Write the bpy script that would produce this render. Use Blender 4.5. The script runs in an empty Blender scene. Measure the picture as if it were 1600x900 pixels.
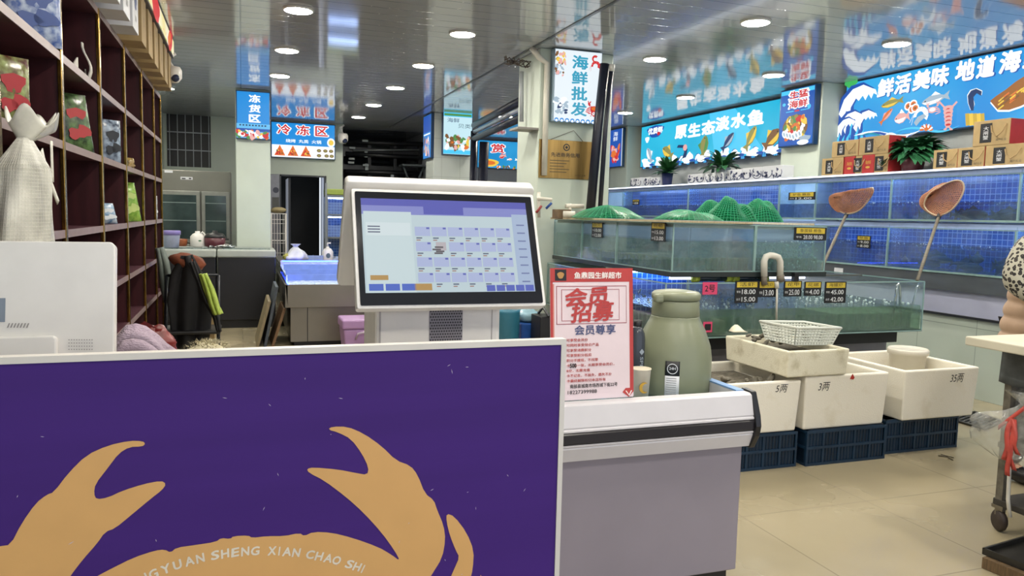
import bpy, bmesh, math, random
from mathutils import Vector as V, Matrix, noise
random.seed(7)
R = math.radians; PI = math.pi
sc = bpy.context.scene
COL = sc.collection

# ---------------------------------------------------------------- camera, world, exposure
FPX = 1204.0
def _n(v): return V(v).normalized()
_Y = _n((378 - 800, 450 - 328, -FPX)); _X = _n((4243 - 800, 450 - 420, -FPX))
_Z = _X.cross(_Y).normalized(); _X = _Y.cross(_Z).normalized()
EYE = V((0, 0, 1.5))
cam = bpy.data.cameras.new('camera'); cam_o = bpy.data.objects.new('camera', cam); COL.objects.link(cam_o)
cam.sensor_fit = 'HORIZONTAL'; cam.sensor_width = 36; cam.lens = 36 * FPX / 1600; cam.clip_start = .02
# rows of (X,Y,Z world axes in camera space) give camera axes in world space
Mrot = Matrix(((_X.x, _X.y, _X.z), (_Y.x, _Y.y, _Y.z), (_Z.x, _Z.y, _Z.z)))
cam_o.matrix_world = Matrix.Translation(EYE) @ Mrot.to_4x4()
sc.camera = cam_o
def U(px, py, x=None, y=None, z=None):
    """point of the place seen at photo pixel (px,py) on a known plane"""
    d = Mrot @ V((px - 800, 450 - py, -FPX))
    t = (x - EYE.x) / d.x if x is not None else (y - EYE.y) / d.y if y is not None else (z - EYE.z) / d.z
    return EYE + d * t
vs = sc.view_settings
vs.view_transform = 'Standard'; vs.look = 'None'; vs.exposure = 0.0; vs.gamma = 1.0; vs.use_curve_mapping = False
sc.cycles.use_denoising = True
sc.cycles.transparent_max_bounces = 40; sc.cycles.max_bounces = 10
sc.cycles.sample_clamp_indirect = 6
w = bpy.data.worlds.new('World'); sc.world = w; w.use_nodes = True
w.node_tree.nodes['Background'].inputs[0].default_value = (.80, .86, 1, 1)
w.node_tree.nodes['Background'].inputs[1].default_value = 1.3
LAMP = 185.0      # radiance of the round ceiling lamps
SIGN = 1.12       # radiance of the backlit signs
LED = 24.0        # radiance of the tank light strips

# ---------------------------------------------------------------- materials
def lin(h):
    h = h.lstrip('#'); c = [int(h[i:i + 2], 16) / 255 for i in (0, 2, 4)]
    return tuple(((a + .055) / 1.055) ** 2.4 if a > .04045 else a / 12.92 for a in c) + (1,)
MATS = {}
def mat(name, col, rough=.5, metal=0, var=.12, scale=12, bump=0, bscale=40, spec=.5, stretch=(1, 1, 1), col2=None, lo=.35, hi=.65, detail=4):
    if name in MATS: return MATS[name]
    m = bpy.data.materials.new(name); m.use_nodes = True; MATS[name] = m
    nt = m.node_tree; b = nt.nodes['Principled BSDF']
    b.inputs['Roughness'].default_value = rough; b.inputs['Metallic'].default_value = metal
    b.inputs['Specular IOR Level'].default_value = spec
    c = lin(col); c2 = lin(col2) if col2 else tuple(x * (1 - var) for x in c[:3]) + (1,)
    tc = nt.nodes.new('ShaderNodeTexCoord'); mp = nt.nodes.new('ShaderNodeMapping')
    mp.inputs['Scale'].default_value = stretch
    nt.links.new(tc.outputs['Object'], mp.inputs[0])
    no = nt.nodes.new('ShaderNodeTexNoise'); no.inputs['Scale'].default_value = scale; no.inputs['Detail'].default_value = detail
    nt.links.new(mp.outputs[0], no.inputs['Vector'])
    rp = nt.nodes.new('ShaderNodeValToRGB'); rp.color_ramp.elements[0].position = lo; rp.color_ramp.elements[1].position = hi
    rp.color_ramp.elements[0].color = c2; rp.color_ramp.elements[1].color = c
    nt.links.new(no.outputs['Fac'], rp.inputs[0]); nt.links.new(rp.outputs[0], b.inputs['Base Color'])
    if bump:
        n2 = nt.nodes.new('ShaderNodeTexNoise'); n2.inputs['Scale'].default_value = bscale
        nt.links.new(mp.outputs[0], n2.inputs['Vector'])
        bp = nt.nodes.new('ShaderNodeBump'); bp.inputs['Strength'].default_value = bump; bp.inputs['Distance'].default_value = .01
        nt.links.new(n2.outputs['Fac'], bp.inputs['Height']); nt.links.new(bp.outputs[0], b.inputs['Normal'])
    return m
def emit(name, col, s=1.0, col2=None, scale=3, stretch=(1, 1, 1)):
    if name in MATS: return MATS[name]
    m = bpy.data.materials.new(name); m.use_nodes = True; MATS[name] = m
    nt = m.node_tree; b = nt.nodes['Principled BSDF']
    b.inputs['Base Color'].default_value = (.02, .02, .02, 1); b.inputs['Roughness'].default_value = .45; b.inputs['Specular IOR Level'].default_value = .25
    b.inputs['Emission Color'].default_value = lin(col); b.inputs['Emission Strength'].default_value = s
    if col2:
        tc = nt.nodes.new('ShaderNodeTexCoord'); mp = nt.nodes.new('ShaderNodeMapping'); mp.inputs['Scale'].default_value = stretch
        no = nt.nodes.new('ShaderNodeTexNoise'); no.inputs['Scale'].default_value = scale; no.inputs['Detail'].default_value = 2
        rp = nt.nodes.new('ShaderNodeValToRGB'); rp.color_ramp.elements[0].position = .38; rp.color_ramp.elements[1].position = .64
        rp.color_ramp.elements[0].color = lin(col); rp.color_ramp.elements[1].color = lin(col2)
        nt.links.new(tc.outputs['Object'], mp.inputs[0]); nt.links.new(mp.outputs[0], no.inputs['Vector'])
        nt.links.new(no.outputs['Fac'], rp.inputs[0]); nt.links.new(rp.outputs[0], b.inputs['Emission Color'])
    return m
def glass(name, tint, fres=1.45, rough=.02, bump=0, bscale=20, opaque=0, body='#ffffff'):
    """thin pane: tinted transmission plus a mirror reflection (plus an optional milky share)"""
    if name in MATS: return MATS[name]
    m = bpy.data.materials.new(name); m.use_nodes = True; MATS[name] = m
    nt = m.node_tree; nt.nodes.remove(nt.nodes['Principled BSDF']); out = nt.nodes['Material Output']
    t = nt.nodes.new('ShaderNodeBsdfTransparent'); t.inputs[0].default_value = lin(tint)
    g = nt.nodes.new('ShaderNodeBsdfGlossy'); g.inputs['Roughness'].default_value = rough
    lw = nt.nodes.new('ShaderNodeLayerWeight'); lw.inputs[0].default_value = .5
    pw = nt.nodes.new('ShaderNodeMath'); pw.operation = 'POWER'; pw.inputs[1].default_value = 4.5
    fr = nt.nodes.new('ShaderNodeMapRange'); fr.inputs[3].default_value = ((fres - 1) / (fres + 1)) ** 2 * 1.6; fr.inputs[4].default_value = .85
    nt.links.new(lw.outputs['Facing'], pw.inputs[0]); nt.links.new(pw.outputs[0], fr.inputs[0])
    src = t.outputs[0]
    if opaque:
        d = nt.nodes.new('ShaderNodeBsdfDiffuse'); d.inputs[0].default_value = lin(body)
        no = nt.nodes.new('ShaderNodeTexNoise'); no.inputs['Scale'].default_value = bscale; no.inputs['Detail'].default_value = 6
        tc0 = nt.nodes.new('ShaderNodeTexCoord'); nt.links.new(tc0.outputs['Object'], no.inputs['Vector'])
        mr = nt.nodes.new('ShaderNodeMapRange'); mr.inputs[1].default_value = .35; mr.inputs[2].default_value = .7
        mr.inputs[3].default_value = opaque * .4; mr.inputs[4].default_value = min(1, opaque * 1.6)
        nt.links.new(no.outputs['Fac'], mr.inputs[0])
        mx0 = nt.nodes.new('ShaderNodeMixShader'); nt.links.new(mr.outputs[0], mx0.inputs[0])
        nt.links.new(t.outputs[0], mx0.inputs[1]); nt.links.new(d.outputs[0], mx0.inputs[2]); src = mx0.outputs[0]
    mx = nt.nodes.new('ShaderNodeMixShader')
    nt.links.new(fr.outputs[0], mx.inputs[0]); nt.links.new(src, mx.inputs[1]); nt.links.new(g.outputs[0], mx.inputs[2])
    nt.links.new(mx.outputs[0], out.inputs[0])
    if bump:
        tc = nt.nodes.new('ShaderNodeTexCoord'); no = nt.nodes.new('ShaderNodeTexNoise'); no.inputs['Scale'].default_value = bscale
        bp = nt.nodes.new('ShaderNodeBump'); bp.inputs['Strength'].default_value = bump; bp.inputs['Distance'].default_value = .02
        nt.links.new(tc.outputs['Object'], no.inputs['Vector']); nt.links.new(no.outputs['Fac'], bp.inputs['Height'])
        nt.links.new(bp.outputs[0], g.inputs['Normal']); nt.links.new(bp.outputs[0], lw.inputs['Normal'])
    return m
def grid_mat(name, tile, grout, size, mortar=.08, rough=.25, rot=(0, 0, 0), var=.25, offset=0.0, bump=.25, aspect=1, metal=0, spec=.5, dirt=0):
    """square tiles / planks by brick texture"""
    if name in MATS: return MATS[name]
    m = bpy.data.materials.new(name); m.use_nodes = True; MATS[name] = m
    nt = m.node_tree; b = nt.nodes['Principled BSDF']; b.inputs['Roughness'].default_value = rough
    b.inputs['Metallic'].default_value = metal; b.inputs['Specular IOR Level'].default_value = spec
    tc = nt.nodes.new('ShaderNodeTexCoord'); mp = nt.nodes.new('ShaderNodeMapping'); mp.inputs['Rotation'].default_value = rot
    br = nt.nodes.new('ShaderNodeTexBrick'); br.offset = offset; br.squash = 1
    c = lin(tile)
    br.inputs['Color1'].default_value = c; br.inputs['Color2'].default_value = tuple(x * (1 - var) for x in c[:3]) + (1,)
    br.inputs['Mortar'].default_value = lin(grout); br.inputs['Scale'].default_value = 1
    br.inputs['Mortar Size'].default_value = size * mortar; br.inputs['Mortar Smooth'].default_value = .3
    br.inputs['Brick Width'].default_value = size * aspect; br.inputs['Row Height'].default_value = size
    nt.links.new(tc.outputs['Object'], mp.inputs[0]); nt.links.new(mp.outputs[0], br.inputs['Vector'])
    src = br.outputs['Color']
    if dirt:
        n1 = nt.nodes.new('ShaderNodeTexNoise'); n1.inputs['Scale'].default_value = 1.7; n1.inputs['Detail'].default_value = 3
        nt.links.new(tc.outputs['Object'], n1.inputs['Vector'])
        r1 = nt.nodes.new('ShaderNodeMapRange'); r1.inputs[1].default_value = .25; r1.inputs[2].default_value = .75; r1.inputs[3].default_value = 1 - dirt; r1.inputs[4].default_value = 1
        mm = nt.nodes.new('ShaderNodeMix'); mm.data_type = 'RGBA'; mm.blend_type = 'MULTIPLY'; mm.inputs[0].default_value = 1
        nt.links.new(n1.outputs['Fac'], r1.inputs[0]); nt.links.new(src, mm.inputs[6]); nt.links.new(r1.outputs[0], mm.inputs[7]); src = mm.outputs[2]
        r2 = nt.nodes.new('ShaderNodeMapRange'); r2.inputs[1].default_value = .25; r2.inputs[2].default_value = .75; r2.inputs[3].default_value = rough * .5; r2.inputs[4].default_value = rough * 1.5
        nt.links.new(n1.outputs['Fac'], r2.inputs[0]); nt.links.new(r2.outputs[0], b.inputs['Roughness'])
    nt.links.new(src, b.inputs['Base Color'])
    if bump:
        bp = nt.nodes.new('ShaderNodeBump'); bp.inputs['Strength'].default_value = bump; bp.inputs['Distance'].default_value = .004; bp.invert = True
        nt.links.new(br.outputs['Fac'], bp.inputs['Height']); nt.links.new(bp.outputs[0], b.inputs['Normal'])
    return m

# ---------------------------------------------------------------- mesh helpers
WM = {}
class MB:
    def __init__(s): s.v = []; s.f = []; s.fm = []; s.fs = []; s.mats = []; s.cur = 0
    def use(s, m):
        if m not in s.mats: s.mats.append(m)
        s.cur = s.mats.index(m); return s
    def add(s, vs_, fs_, smooth=False, M=None):
        o = len(s.v); s.v += [(M @ V(p)) if M else V(p) for p in vs_]
        for f in fs_: s.f.append([i + o for i in f]); s.fm.append(s.cur); s.fs.append(smooth)
        return s
    def box(s, x0, x1, y0, y1, z0, z1, M=None):
        return s.add([(x, y, z) for z in (z0, z1) for y in (y0, y1) for x in (x0, x1)],
                     [(0, 2, 3, 1), (4, 5, 7, 6), (0, 1, 5, 4), (2, 6, 7, 3), (0, 4, 6, 2), (1, 3, 7, 5)], M=M)
    def quad(s, a, b, c, d): return s.add([a, b, c, d], [(0, 1, 2, 3)])
    def loft(s, rings, close=True, cap=True, smooth=True):
        n = len(rings[0]); vs_ = [p for r in rings for p in r]; fs_ = []
        for i in range(len(rings) - 1):
            for j in range(n if close else n - 1):
                k = (j + 1) % n; fs_.append((i * n + j, i * n + k, (i + 1) * n + k, (i + 1) * n + j))
        if cap and close: fs_.append(tuple(range(n - 1, -1, -1))); fs_.append(tuple(range((len(rings) - 1) * n, len(rings) * n)))
        return s.add(vs_, fs_, smooth)
    def tube(s, path, r, n=8, closed=False, smooth=True):
        P = [V(p) for p in path]; rs = r if isinstance(r, (list, tuple)) else [r] * len(P); rings = []
        up = V((0, 0, 1))
        for i, p in enumerate(P):
            a = P[(i - 1) % len(P)] if (closed or i) else p; b = P[(i + 1) % len(P)] if (closed or i < len(P) - 1) else p
            t = (b - a).normalized()
            u = t.cross(up)
            if u.length < .05: u = t.cross(V((1, 0, 0)))
            u.normalize(); v = t.cross(u)
            if rings and u.dot(lu) < 0: u = -u; v = -v
            lu = u
            rings.append([p + (u * math.cos(2 * PI * k / n) + v * math.sin(2 * PI * k / n)) * rs[i] for k in range(n)])
        if closed: rings.append(rings[0])
        return s.loft(rings, cap=not closed, smooth=smooth)
    def lathe(s, c, prof, n=24, M=None, smooth=True):
        M2 = Matrix.Translation(c) @ (M if M else Matrix())
        return s.loft([[M2 @ V((r * math.cos(2 * PI * k / n), r * math.sin(2 * PI * k / n), z)) for k in range(n)] for r, z in prof], smooth=smooth)
    def ell(s, c, r, n=12, m=8, M=None, amp=0, seed=0, fr=2.0):
        rings = []
        for i in range(1, m):
            th = PI * i / m
            rings.append([V((math.sin(th) * math.cos(2 * PI * k / n), math.sin(th) * math.sin(2 * PI * k / n), -math.cos(th))) for k in range(n)])
        q = lambda p: (V(c) + ((M @ V((p.x * r[0], p.y * r[1], p.z * r[2]))) if M else V((p.x * r[0], p.y * r[1], p.z * r[2]))) * (1 + amp * noise.noise(p * fr + V((seed * 7.3, seed * 3.1, 0)))))
        vs_ = [q(V((0, 0, -1)))] + [q(p) for rg in rings for p in rg] + [q(V((0, 0, 1)))]
        L = len(vs_) - 1; fs_ = []
        for k in range(n):
            k2 = (k + 1) % n; fs_.append((0, 1 + k2, 1 + k)); b = 1 + (m - 2) * n; fs_.append((L, b + k, b + k2))
            for i in range(m - 2): a = 1 + i * n; fs_.append((a + k, a + k2, a + n + k2, a + n + k))
        return s.add(vs_, fs_, True)
    def poly(s, pts, nrm, d=0, t=.0008):
        """flat polygon of real thickness t lying d off its plane along nrm"""
        nrm = V(nrm); P = [V(p) + nrm * d for p in pts]; n = len(P)
        ar = sum((P[i].cross(P[(i + 1) % n]) for i in range(n)), V((0, 0, 0)))
        if ar.dot(nrm) < 0: P.reverse()
        return s.add([p for p in P] + [p + nrm * t for p in P],
                     [tuple(range(n - 1, -1, -1)), tuple(range(n, 2 * n))] + [(i, (i + 1) % n, n + (i + 1) % n, n + i) for i in range(n)])
    def sheet(s, fn, nu, nv, smooth=True):
        return s.add([fn(i / nu, j / nv) for j in range(nv + 1) for i in range(nu + 1)],
                     [(j * (nu + 1) + i, j * (nu + 1) + i + 1, (j + 1) * (nu + 1) + i + 1, (j + 1) * (nu + 1) + i) for j in range(nv) for i in range(nu)], smooth)
    def build(s, name, m=None, parent=None, bevel=0, seg=2, solid=0, wire=0, sub=0, label=None, local=False):
        me = bpy.data.meshes.new(name)
        inv = None if (local or parent is None) else WM[parent.name].inverted()
        me.from_pydata([(inv @ p) if inv else p for p in s.v], [], s.f); me.validate()
        ms = s.mats if s.mats else [m]
        for q in ms: me.materials.append(q)
        if len(me.polygons) == len(s.f):
            me.polygons.foreach_set('material_index', s.fm if s.mats else [0] * len(s.f))
            me.polygons.foreach_set('use_smooth', s.fs)
        if bevel:
            bm = bmesh.new(); bm.from_mesh(me); bmesh.ops.remove_doubles(bm, verts=bm.verts, dist=1e-5)
            ed = [e for e in bm.edges if len(e.link_faces) == 2 and e.calc_face_angle(0) > R(35)]
            bmesh.ops.bevel(bm, geom=ed, offset=bevel, segments=seg, profile=.5, affect='EDGES', clamp_overlap=True); bm.to_mesh(me); bm.free()
        o = bpy.data.objects.new(name, me); COL.objects.link(o)
        if parent: o.parent = parent; WM[o.name] = WM[parent.name].copy()
        else: WM[o.name] = Matrix()
        if solid: q = o.modifiers.new('s', 'SOLIDIFY'); q.thickness = solid; q.offset = 0
        if wire: q = o.modifiers.new('w', 'WIREFRAME'); q.thickness = wire; q.use_replace = True
        if sub: q = o.modifiers.new('b', 'SUBSURF'); q.levels = sub; q.render_levels = sub
        if label: o['label'] = label
        return o
def thing(name, label, cat, loc=(0, 0, 0), group=None, rz=0):
    o = bpy.data.objects.new(name, None); COL.objects.link(o); o.location = loc; o.rotation_euler = (0, 0, rz)
    WM[o.name] = Matrix.Translation(loc) @ Matrix.Rotation(rz, 4, 'Z')
    o['label'] = label; o['category'] = cat
    if group: o['group'] = group
    return o
def tag(o, label, cat, group=None, kind=None):
    o['label'] = label; o['category'] = cat
    if group: o['group'] = group
    if kind: o['kind'] = kind
    # origin to the thing's base centre
    if o.type == 'MESH' and not o.parent:
        cs = [v.co for v in o.data.vertices]
        b = V(((min(c.x for c in cs) + max(c.x for c in cs)) / 2, (min(c.y for c in cs) + max(c.y for c in cs)) / 2, min(c.z for c in cs)))
        o.data.transform(Matrix.Translation(-b)); o.location = b; WM[o.name] = Matrix.Translation(b)
    return o
def struct(name, mb, m=None, **k):
    o = mb.build(name, m, **k); o['kind'] = 'structure'; return o
def dup(root, loc, label=None, group=None):
    r = root.copy(); COL.objects.link(r); r.location = loc
    if label: r['label'] = label
    if group: r['group'] = group
    for ch in list(root.children):
        c = ch.copy(); COL.objects.link(c); c.parent = r
        for g in ch.children:
            d = g.copy(); COL.objects.link(d); d.parent = c
    return r
AX = {'x': (V((0, -1, 0)), V((0, 0, 1)), V((-1, 0, 0))), 'y': (V((1, 0, 0)), V((0, 0, 1)), V((0, -1, 0))), 'l': (V((0, 1, 0)), V((0, 0, 1)), V((1, 0, 0)))}
class PL:
    """a vertical face: 'x' looks towards -X, 'y' looks towards -Y, 'l' towards +X; or a tilted face by origin and axes"""
    def __init__(s, ax, c=None, u=None, v=None, o=None):
        if ax: s.u, s.v, s.n = AX[ax]; s.o = V((c, 0, 0)) if ax in 'xl' else V((0, c, 0))
        else: s.u, s.v, s.o = V(u).normalized(), V(v).normalized(), V(o); s.n = s.u.cross(s.v).normalized()
    def __call__(s, px, py):
        d = Mrot @ V((px - 800, 450 - py, -FPX)); t = (s.o - EYE).dot(s.n) / d.dot(s.n); return EYE + d * t
    def at(s, a, b, d=0): return s.o + s.u * a + s.v * b + s.n * d
_glyph = {}
def glyphs(txt, bold, shear, space):
    k = (txt, bold, shear, space)
    if k not in _glyph:
        c = bpy.data.curves.new('t', 'FONT'); c.body = txt; c.resolution_u = 3; c.offset = bold; c.shear = shear; c.space_line = space
        c.align_x = 'LEFT'
        o = bpy.data.objects.new('t', c); COL.objects.link(o)
        dg = bpy.context.evaluated_depsgraph_get(); me = bpy.data.meshes.new_from_object(o.evaluated_get(dg))
        vs_ = [v.co.copy() for v in me.vertices]; fs_ = [tuple(p.vertices) for p in me.polygons]
        bpy.data.objects.remove(o); bpy.data.curves.remove(c); bpy.data.meshes.remove(me)
        _glyph[k] = (vs_, fs_)
    return _glyph[k]
def text(mb, txt, pl, c, wd, ht, d=.002, bold=0, shear=0, space=1, rot=0, keep=False):
    """lettering on face pl, fitted to wd x ht around world point c"""
    vs_, fs_ = glyphs(txt, 0, shear, space)
    if not vs_: return
    x0 = min(v.x for v in vs_); x1 = max(v.x for v in vs_); y0 = min(v.y for v in vs_); y1 = max(v.y for v in vs_)
    b = bold * .62                        # heavier strokes: the outline is repeated around itself
    sx = wd / max(x1 - x0 + 2 * b, 1e-6); sy = ht / max(y1 - y0 + 2 * b, 1e-6)
    if keep: sx = sy = min(sx, sy)
    cr, sr = math.cos(rot), math.sin(rot)
    ns = 0 if bold < .006 else 4 if bold < .035 else 8
    for k in range(max(1, ns)):
        dx, dy = (b * math.cos(2 * PI * k / ns), b * math.sin(2 * PI * k / ns)) if ns else (0, 0); out = []
        for v in vs_:
            p_ = (v.x + dx - (x0 + x1) / 2) * sx; q_ = (v.y + dy - (y0 + y1) / 2) * sy
            p_, q_ = p_ * cr - q_ * sr, p_ * sr + q_ * cr
            out.append(V(c) + pl.u * p_ + pl.v * q_ + pl.n * (d + k * .00002))
        mb.add(out, fs_)
def ptext(mb, txt, pl, x0, y0, x1, y1, h, **k):
    """lettering from photo pixel (x0,y0) to (x1,y1) (mid-height ends), h pixels tall"""
    a, b = pl(x0, y0), pl(x1, y1); c = (a + b) / 2; mx, my = (x0 + x1) / 2, (y0 + y1) / 2
    ht = (pl(mx, my - h / 2) - pl(mx, my + h / 2)).length
    text(mb, txt, pl, c, abs((b - a).dot(pl.u)), ht, **k)
def ppoly(mb, pl, pts, d=.001, t=.0006): mb.poly([pl(*p) for p in pts], pl.n, d, t)
def rect(mb, pl, x0, y0, x1, y1, d=.001, t=.0006):
    a, b = pl(x0, y0), pl(x1, y1); u0, v0 = (a - pl.o).dot(pl.u), (a - pl.o).dot(pl.v); u1, v1 = (b - pl.o).dot(pl.u), (b - pl.o).dot(pl.v)
    mb.poly([pl.at(u0, v0), pl.at(u1, v0), pl.at(u1, v1), pl.at(u0, v1)], pl.n, d, t)
def blobp(mb, pl, c, ru, rv, d=.001, n=14, rot=0, amp=0, seed=0, t=.0006):
    pts = []
    for k in range(n):
        a = 2 * PI * k / n; q = 1 + amp * math.sin(3 * a + seed) + amp * .6 * math.sin(5 * a + 2 * seed)
        x, y = ru * math.cos(a) * q, rv * math.sin(a) * q
        pts.append(V(c) + pl.u * (x * math.cos(rot) - y * math.sin(rot)) + pl.v * (x * math.sin(rot) + y * math.cos(rot)))
    mb.poly(pts, pl.n, d, t)
def fish(mb, pl, c, L, H, ma, mb_, rot=0, flip=1, d=.002):
    """a printed fish: body, belly, tail, fins, eye"""
    def q(a, b, dd, m, t=.0001):
        mb.use(m)
        P = [V(c) + pl.u * ((x * L * flip) * math.cos(rot) - (y * H) * math.sin(rot)) + pl.v * ((x * L * flip) * math.sin(rot) + (y * H) * math.cos(rot)) for x, y in a]
        mb.poly(P, pl.n, dd, t)
    q([(-.5, 0), (-.42, .2), (-.2, .42), (.05, .46), (.3, .16), (.5, .42), (.44, 0), (.5, -.42), (.3, -.14), (.05, -.4), (-.2, -.42), (-.42, -.22)], 0, d, ma)
    q([(-.48, -.04), (-.2, -.06), (.25, -.03), (.05, -.32), (-.2, -.36), (-.4, -.2)], 0, d + .0005, mb_)
    q([(-.15, .42), (.0, .7), (.18, .33)], 0, d + .0003, mb_)
    q([(-.4, .05), (-.37, .12), (-.33, .05), (-.37, -.02)], 0, d + .001, MATS['ink'])

# ---------------------------------------------------------------- palette
mat('ink', '#15161a', .5); mat('white_plastic', '#dcd9d4', .35, var=.06); mat('wall_paint', '#c3cdc1', .55, var=.06, scale=3)
mat('black_plastic', '#17171a', .4); mat('black_metal', '#1d2026', .35, metal=.3); mat('steel', '#8f8a80', .34, metal=.85, var=.12, scale=2)
mat('kraft', '#a88f63', .7, var=.12); mat('red_card', '#a82a2c', .55); mat('white_card', '#d5d7dc', .55, var=.05)
mat('foam', '#ebe6d8', .75, var=.10, scale=6, bump=.25, bscale=160, col2='#dbd3bd', lo=.2, hi=.45)
mat('foam_dirty', '#e0dbc5', .8, var=.3, scale=9, bump=.3, bscale=160, col2='#bdb597', lo=.28, hi=.48)
mat('chrome', '#d8d8d8', .12, metal=1, var=.03); mat('gold', '#b89248', .22, metal=1, var=.4, scale=30)
mat('maroon', '#431d22', .35, var=.35, scale=5, stretch=(4, 4, .6)); mat('shelf_edge', '#8d7a79', .4, var=.15)
mat('leaf', '#2c6338', .4, var=.4, scale=20); mat('pvc', '#cfcbbf', .35, var=.08); mat('grime', '#776c5a', .8, var=.4, scale=25)
lampm = emit('lamp_glow', '#fff8ea', LAMP)
grid_mat('mosaic', '#2a62b4', '#86ade2', .052, mortar=.07, rough=.15, rot=(R(90), R(90), 0), var=.3)
grid_mat('mosaic_front', '#2a5cb4', '#86ade2', .052, mortar=.07, rough=.15, rot=(R(90), 0, 0), var=.3)
pane = glass('pane_glass', '#f7fcfa', 1.4, .01, opaque=.045, body='#c3d6e6', bscale=4); pane_edge = mat('pane_edge', '#86a3a0', .15, var=.1)  # pale haze mixed into the pane colour to lighten the tanks
water = glass('water_skin', '#dcecea', 1.33, .04, bump=.25, bscale=26, opaque=.17, body='#8fa6b0')
water_blue = glass('water_blue', '#d2e2f8', 1.33, .04, bump=.2, bscale=22, opaque=.12, body='#4f86c8')
led = emit('led_strip', '#a9c6ff', LED); led_white = emit('led_white', '#dfe9ff', LED * .12); led_fill = emit('led_fill', '#cfe0ff', LED * .3)
froth = mat('froth', '#c9d6d8', .3, var=.05)
# ---------------------------------------------------------------- the room
CZ = 3.1
fl = grid_mat('floor_tile', '#a0957a', '#8a7f68', .8, mortar=.006, rough=.22, var=.06, bump=.05, dirt=.08)
struct('floor', MB().box(-1.4, 7.2, -2, 17.2, -.1, 0), fl)
cl = grid_mat('ceiling_plank', '#c4c8cf', '#8a909a', .2, mortar=.03, rough=.08, var=.04, bump=.22, aspect=40, metal=.15, spec=.8)
struct('ceiling', MB().box(-1.4, 7.2, -2, 17.2, CZ, CZ + .1), cl)
struct('trim_1', MB().box(2.60, 2.63, 1, 14.5, CZ - .006, CZ), mat('trim_dark', '#5b6068', .3))
struct('wall_left', MB().box(-1.4, -1.25, -2, 17.2, 0, CZ), MATS['wall_paint'])
struct('wall_right', MB().box(6.56, 6.75, -2, 17.2, 0, CZ), mat('wall_grey', '#a9aeae', .5, var=.05))
wb = MB()
for a in ((-1.25, -1.2, 2.215, CZ), (-.5, .653, 0, CZ), (-1.25, -.5, 0, 2.215), (1.44, 1.75, 0, CZ), (.653, 1.44, 2.135, CZ)): wb.box(a[0], a[1], 14.5, 14.65, a[2], a[3])
struct('wall_back', wb, MATS['wall_paint'])
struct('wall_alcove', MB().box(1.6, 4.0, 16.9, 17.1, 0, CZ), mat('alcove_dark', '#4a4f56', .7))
mat('wall_blueish', '#b6bcc4', .5, var=.05)
for nm_, b_ in (('wall_far', (3.5, 6.56, 15.6, 15.75)), ('wall_alcove_right', (3.4, 3.5, 12.6, 16.9)), ('wall_alcove_left', (1.6, 1.75, 14.65, 16.9))): struct(nm_, MB().box(*b_, 0, CZ), MATS['wall_blueish'])
# barred window on the back wall
wn = struct('window_1', MB().box(-1.2, -.5, 14.56, 14.58, 2.215, CZ), mat('night_glass', '#0d1116', .45, var=.3))
wf = MB()
for z in (2.50, 2.80): wf.box(-1.2, -.5, 14.50, 14.52, z - .008, z + .008)
for k in range(6): wf.box(-1.16 + k * .125, -1.148 + k * .125, 14.49, 14.505, 2.215, CZ)
g = wf.build('window_bars', mat('bar_steel', '#8d9296', .4, metal=.5), wn); g['kind'] = 'structure'
# dark doorway with a half open leaf
dr = struct('door_1', MB().box(.80, .84, 14.7, 15.6, 0, 2.1), mat('door_dark', '#2a2d33', .4))
d2 = MB().box(.64, .665, 14.47, 14.66, 0, 2.15).box(1.43, 1.455, 14.47, 14.66, 0, 2.15).box(.64, 1.455, 14.47, 14.66, 2.125, 2.15)
g = d2.build('door_frame', mat('frame_dark', '#3a3f45', .4), dr); g['kind'] = 'structure'
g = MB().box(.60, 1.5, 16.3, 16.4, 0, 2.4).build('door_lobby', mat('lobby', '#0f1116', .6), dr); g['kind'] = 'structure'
# columns
def column(n, x0, x1, y0, y1, m=MATS['wall_paint']):
    return struct(n, MB().box(x0, x1, y0, y1, 0, CZ), m, bevel=.01)
tilew = grid_mat('white_tile', '#c9d0c8', '#aab1a9', .3, mortar=.012, rough=.2, rot=(R(90), 0, 0), var=.03, bump=.1)
column('pillar_1', 2.69, 3.46, 7.0, 7.6); column('pillar_2', -.07, .37, 11.02, 11.45)
column('pillar_3', 2.87, 3.5, 12.05, 12.6, tilew); column('pillar_4', 6.22, 6.6, 7.25, 7.92); column('pillar_5', 6.3, 6.6, 12.1, 12.75)
# lower cladding of the right wall: pale green panels, dark trim, lavender panels
struct('wall_right_panel', MB().box(6.06, 6.5, 3.2, 13.0, 0, .70), grid_mat('panel_green', '#b9c4ba', '#8f9a92', .62, mortar=.006, rough=.35, rot=(R(90), R(90), 0), var=.02, bump=.1))
struct('trim_2', MB().box(6.03, 6.06, 3.2, 13.0, .695, .715), mat('trim_black', '#23262c', .4))
struct('wall_right_band', MB().box(6.06, 6.5, 3.2, 13.0, .715, .93), mat('panel_lavender', '#b9bcd4', .3, var=.03))
struct('trim_3', MB().box(6.0, 6.5, 3.2, 13.0, .93, 1.075), mat('ledge_grey', '#6e7377', .3, metal=.5, var=.2, stretch=(1, .2, 1)))

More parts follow.
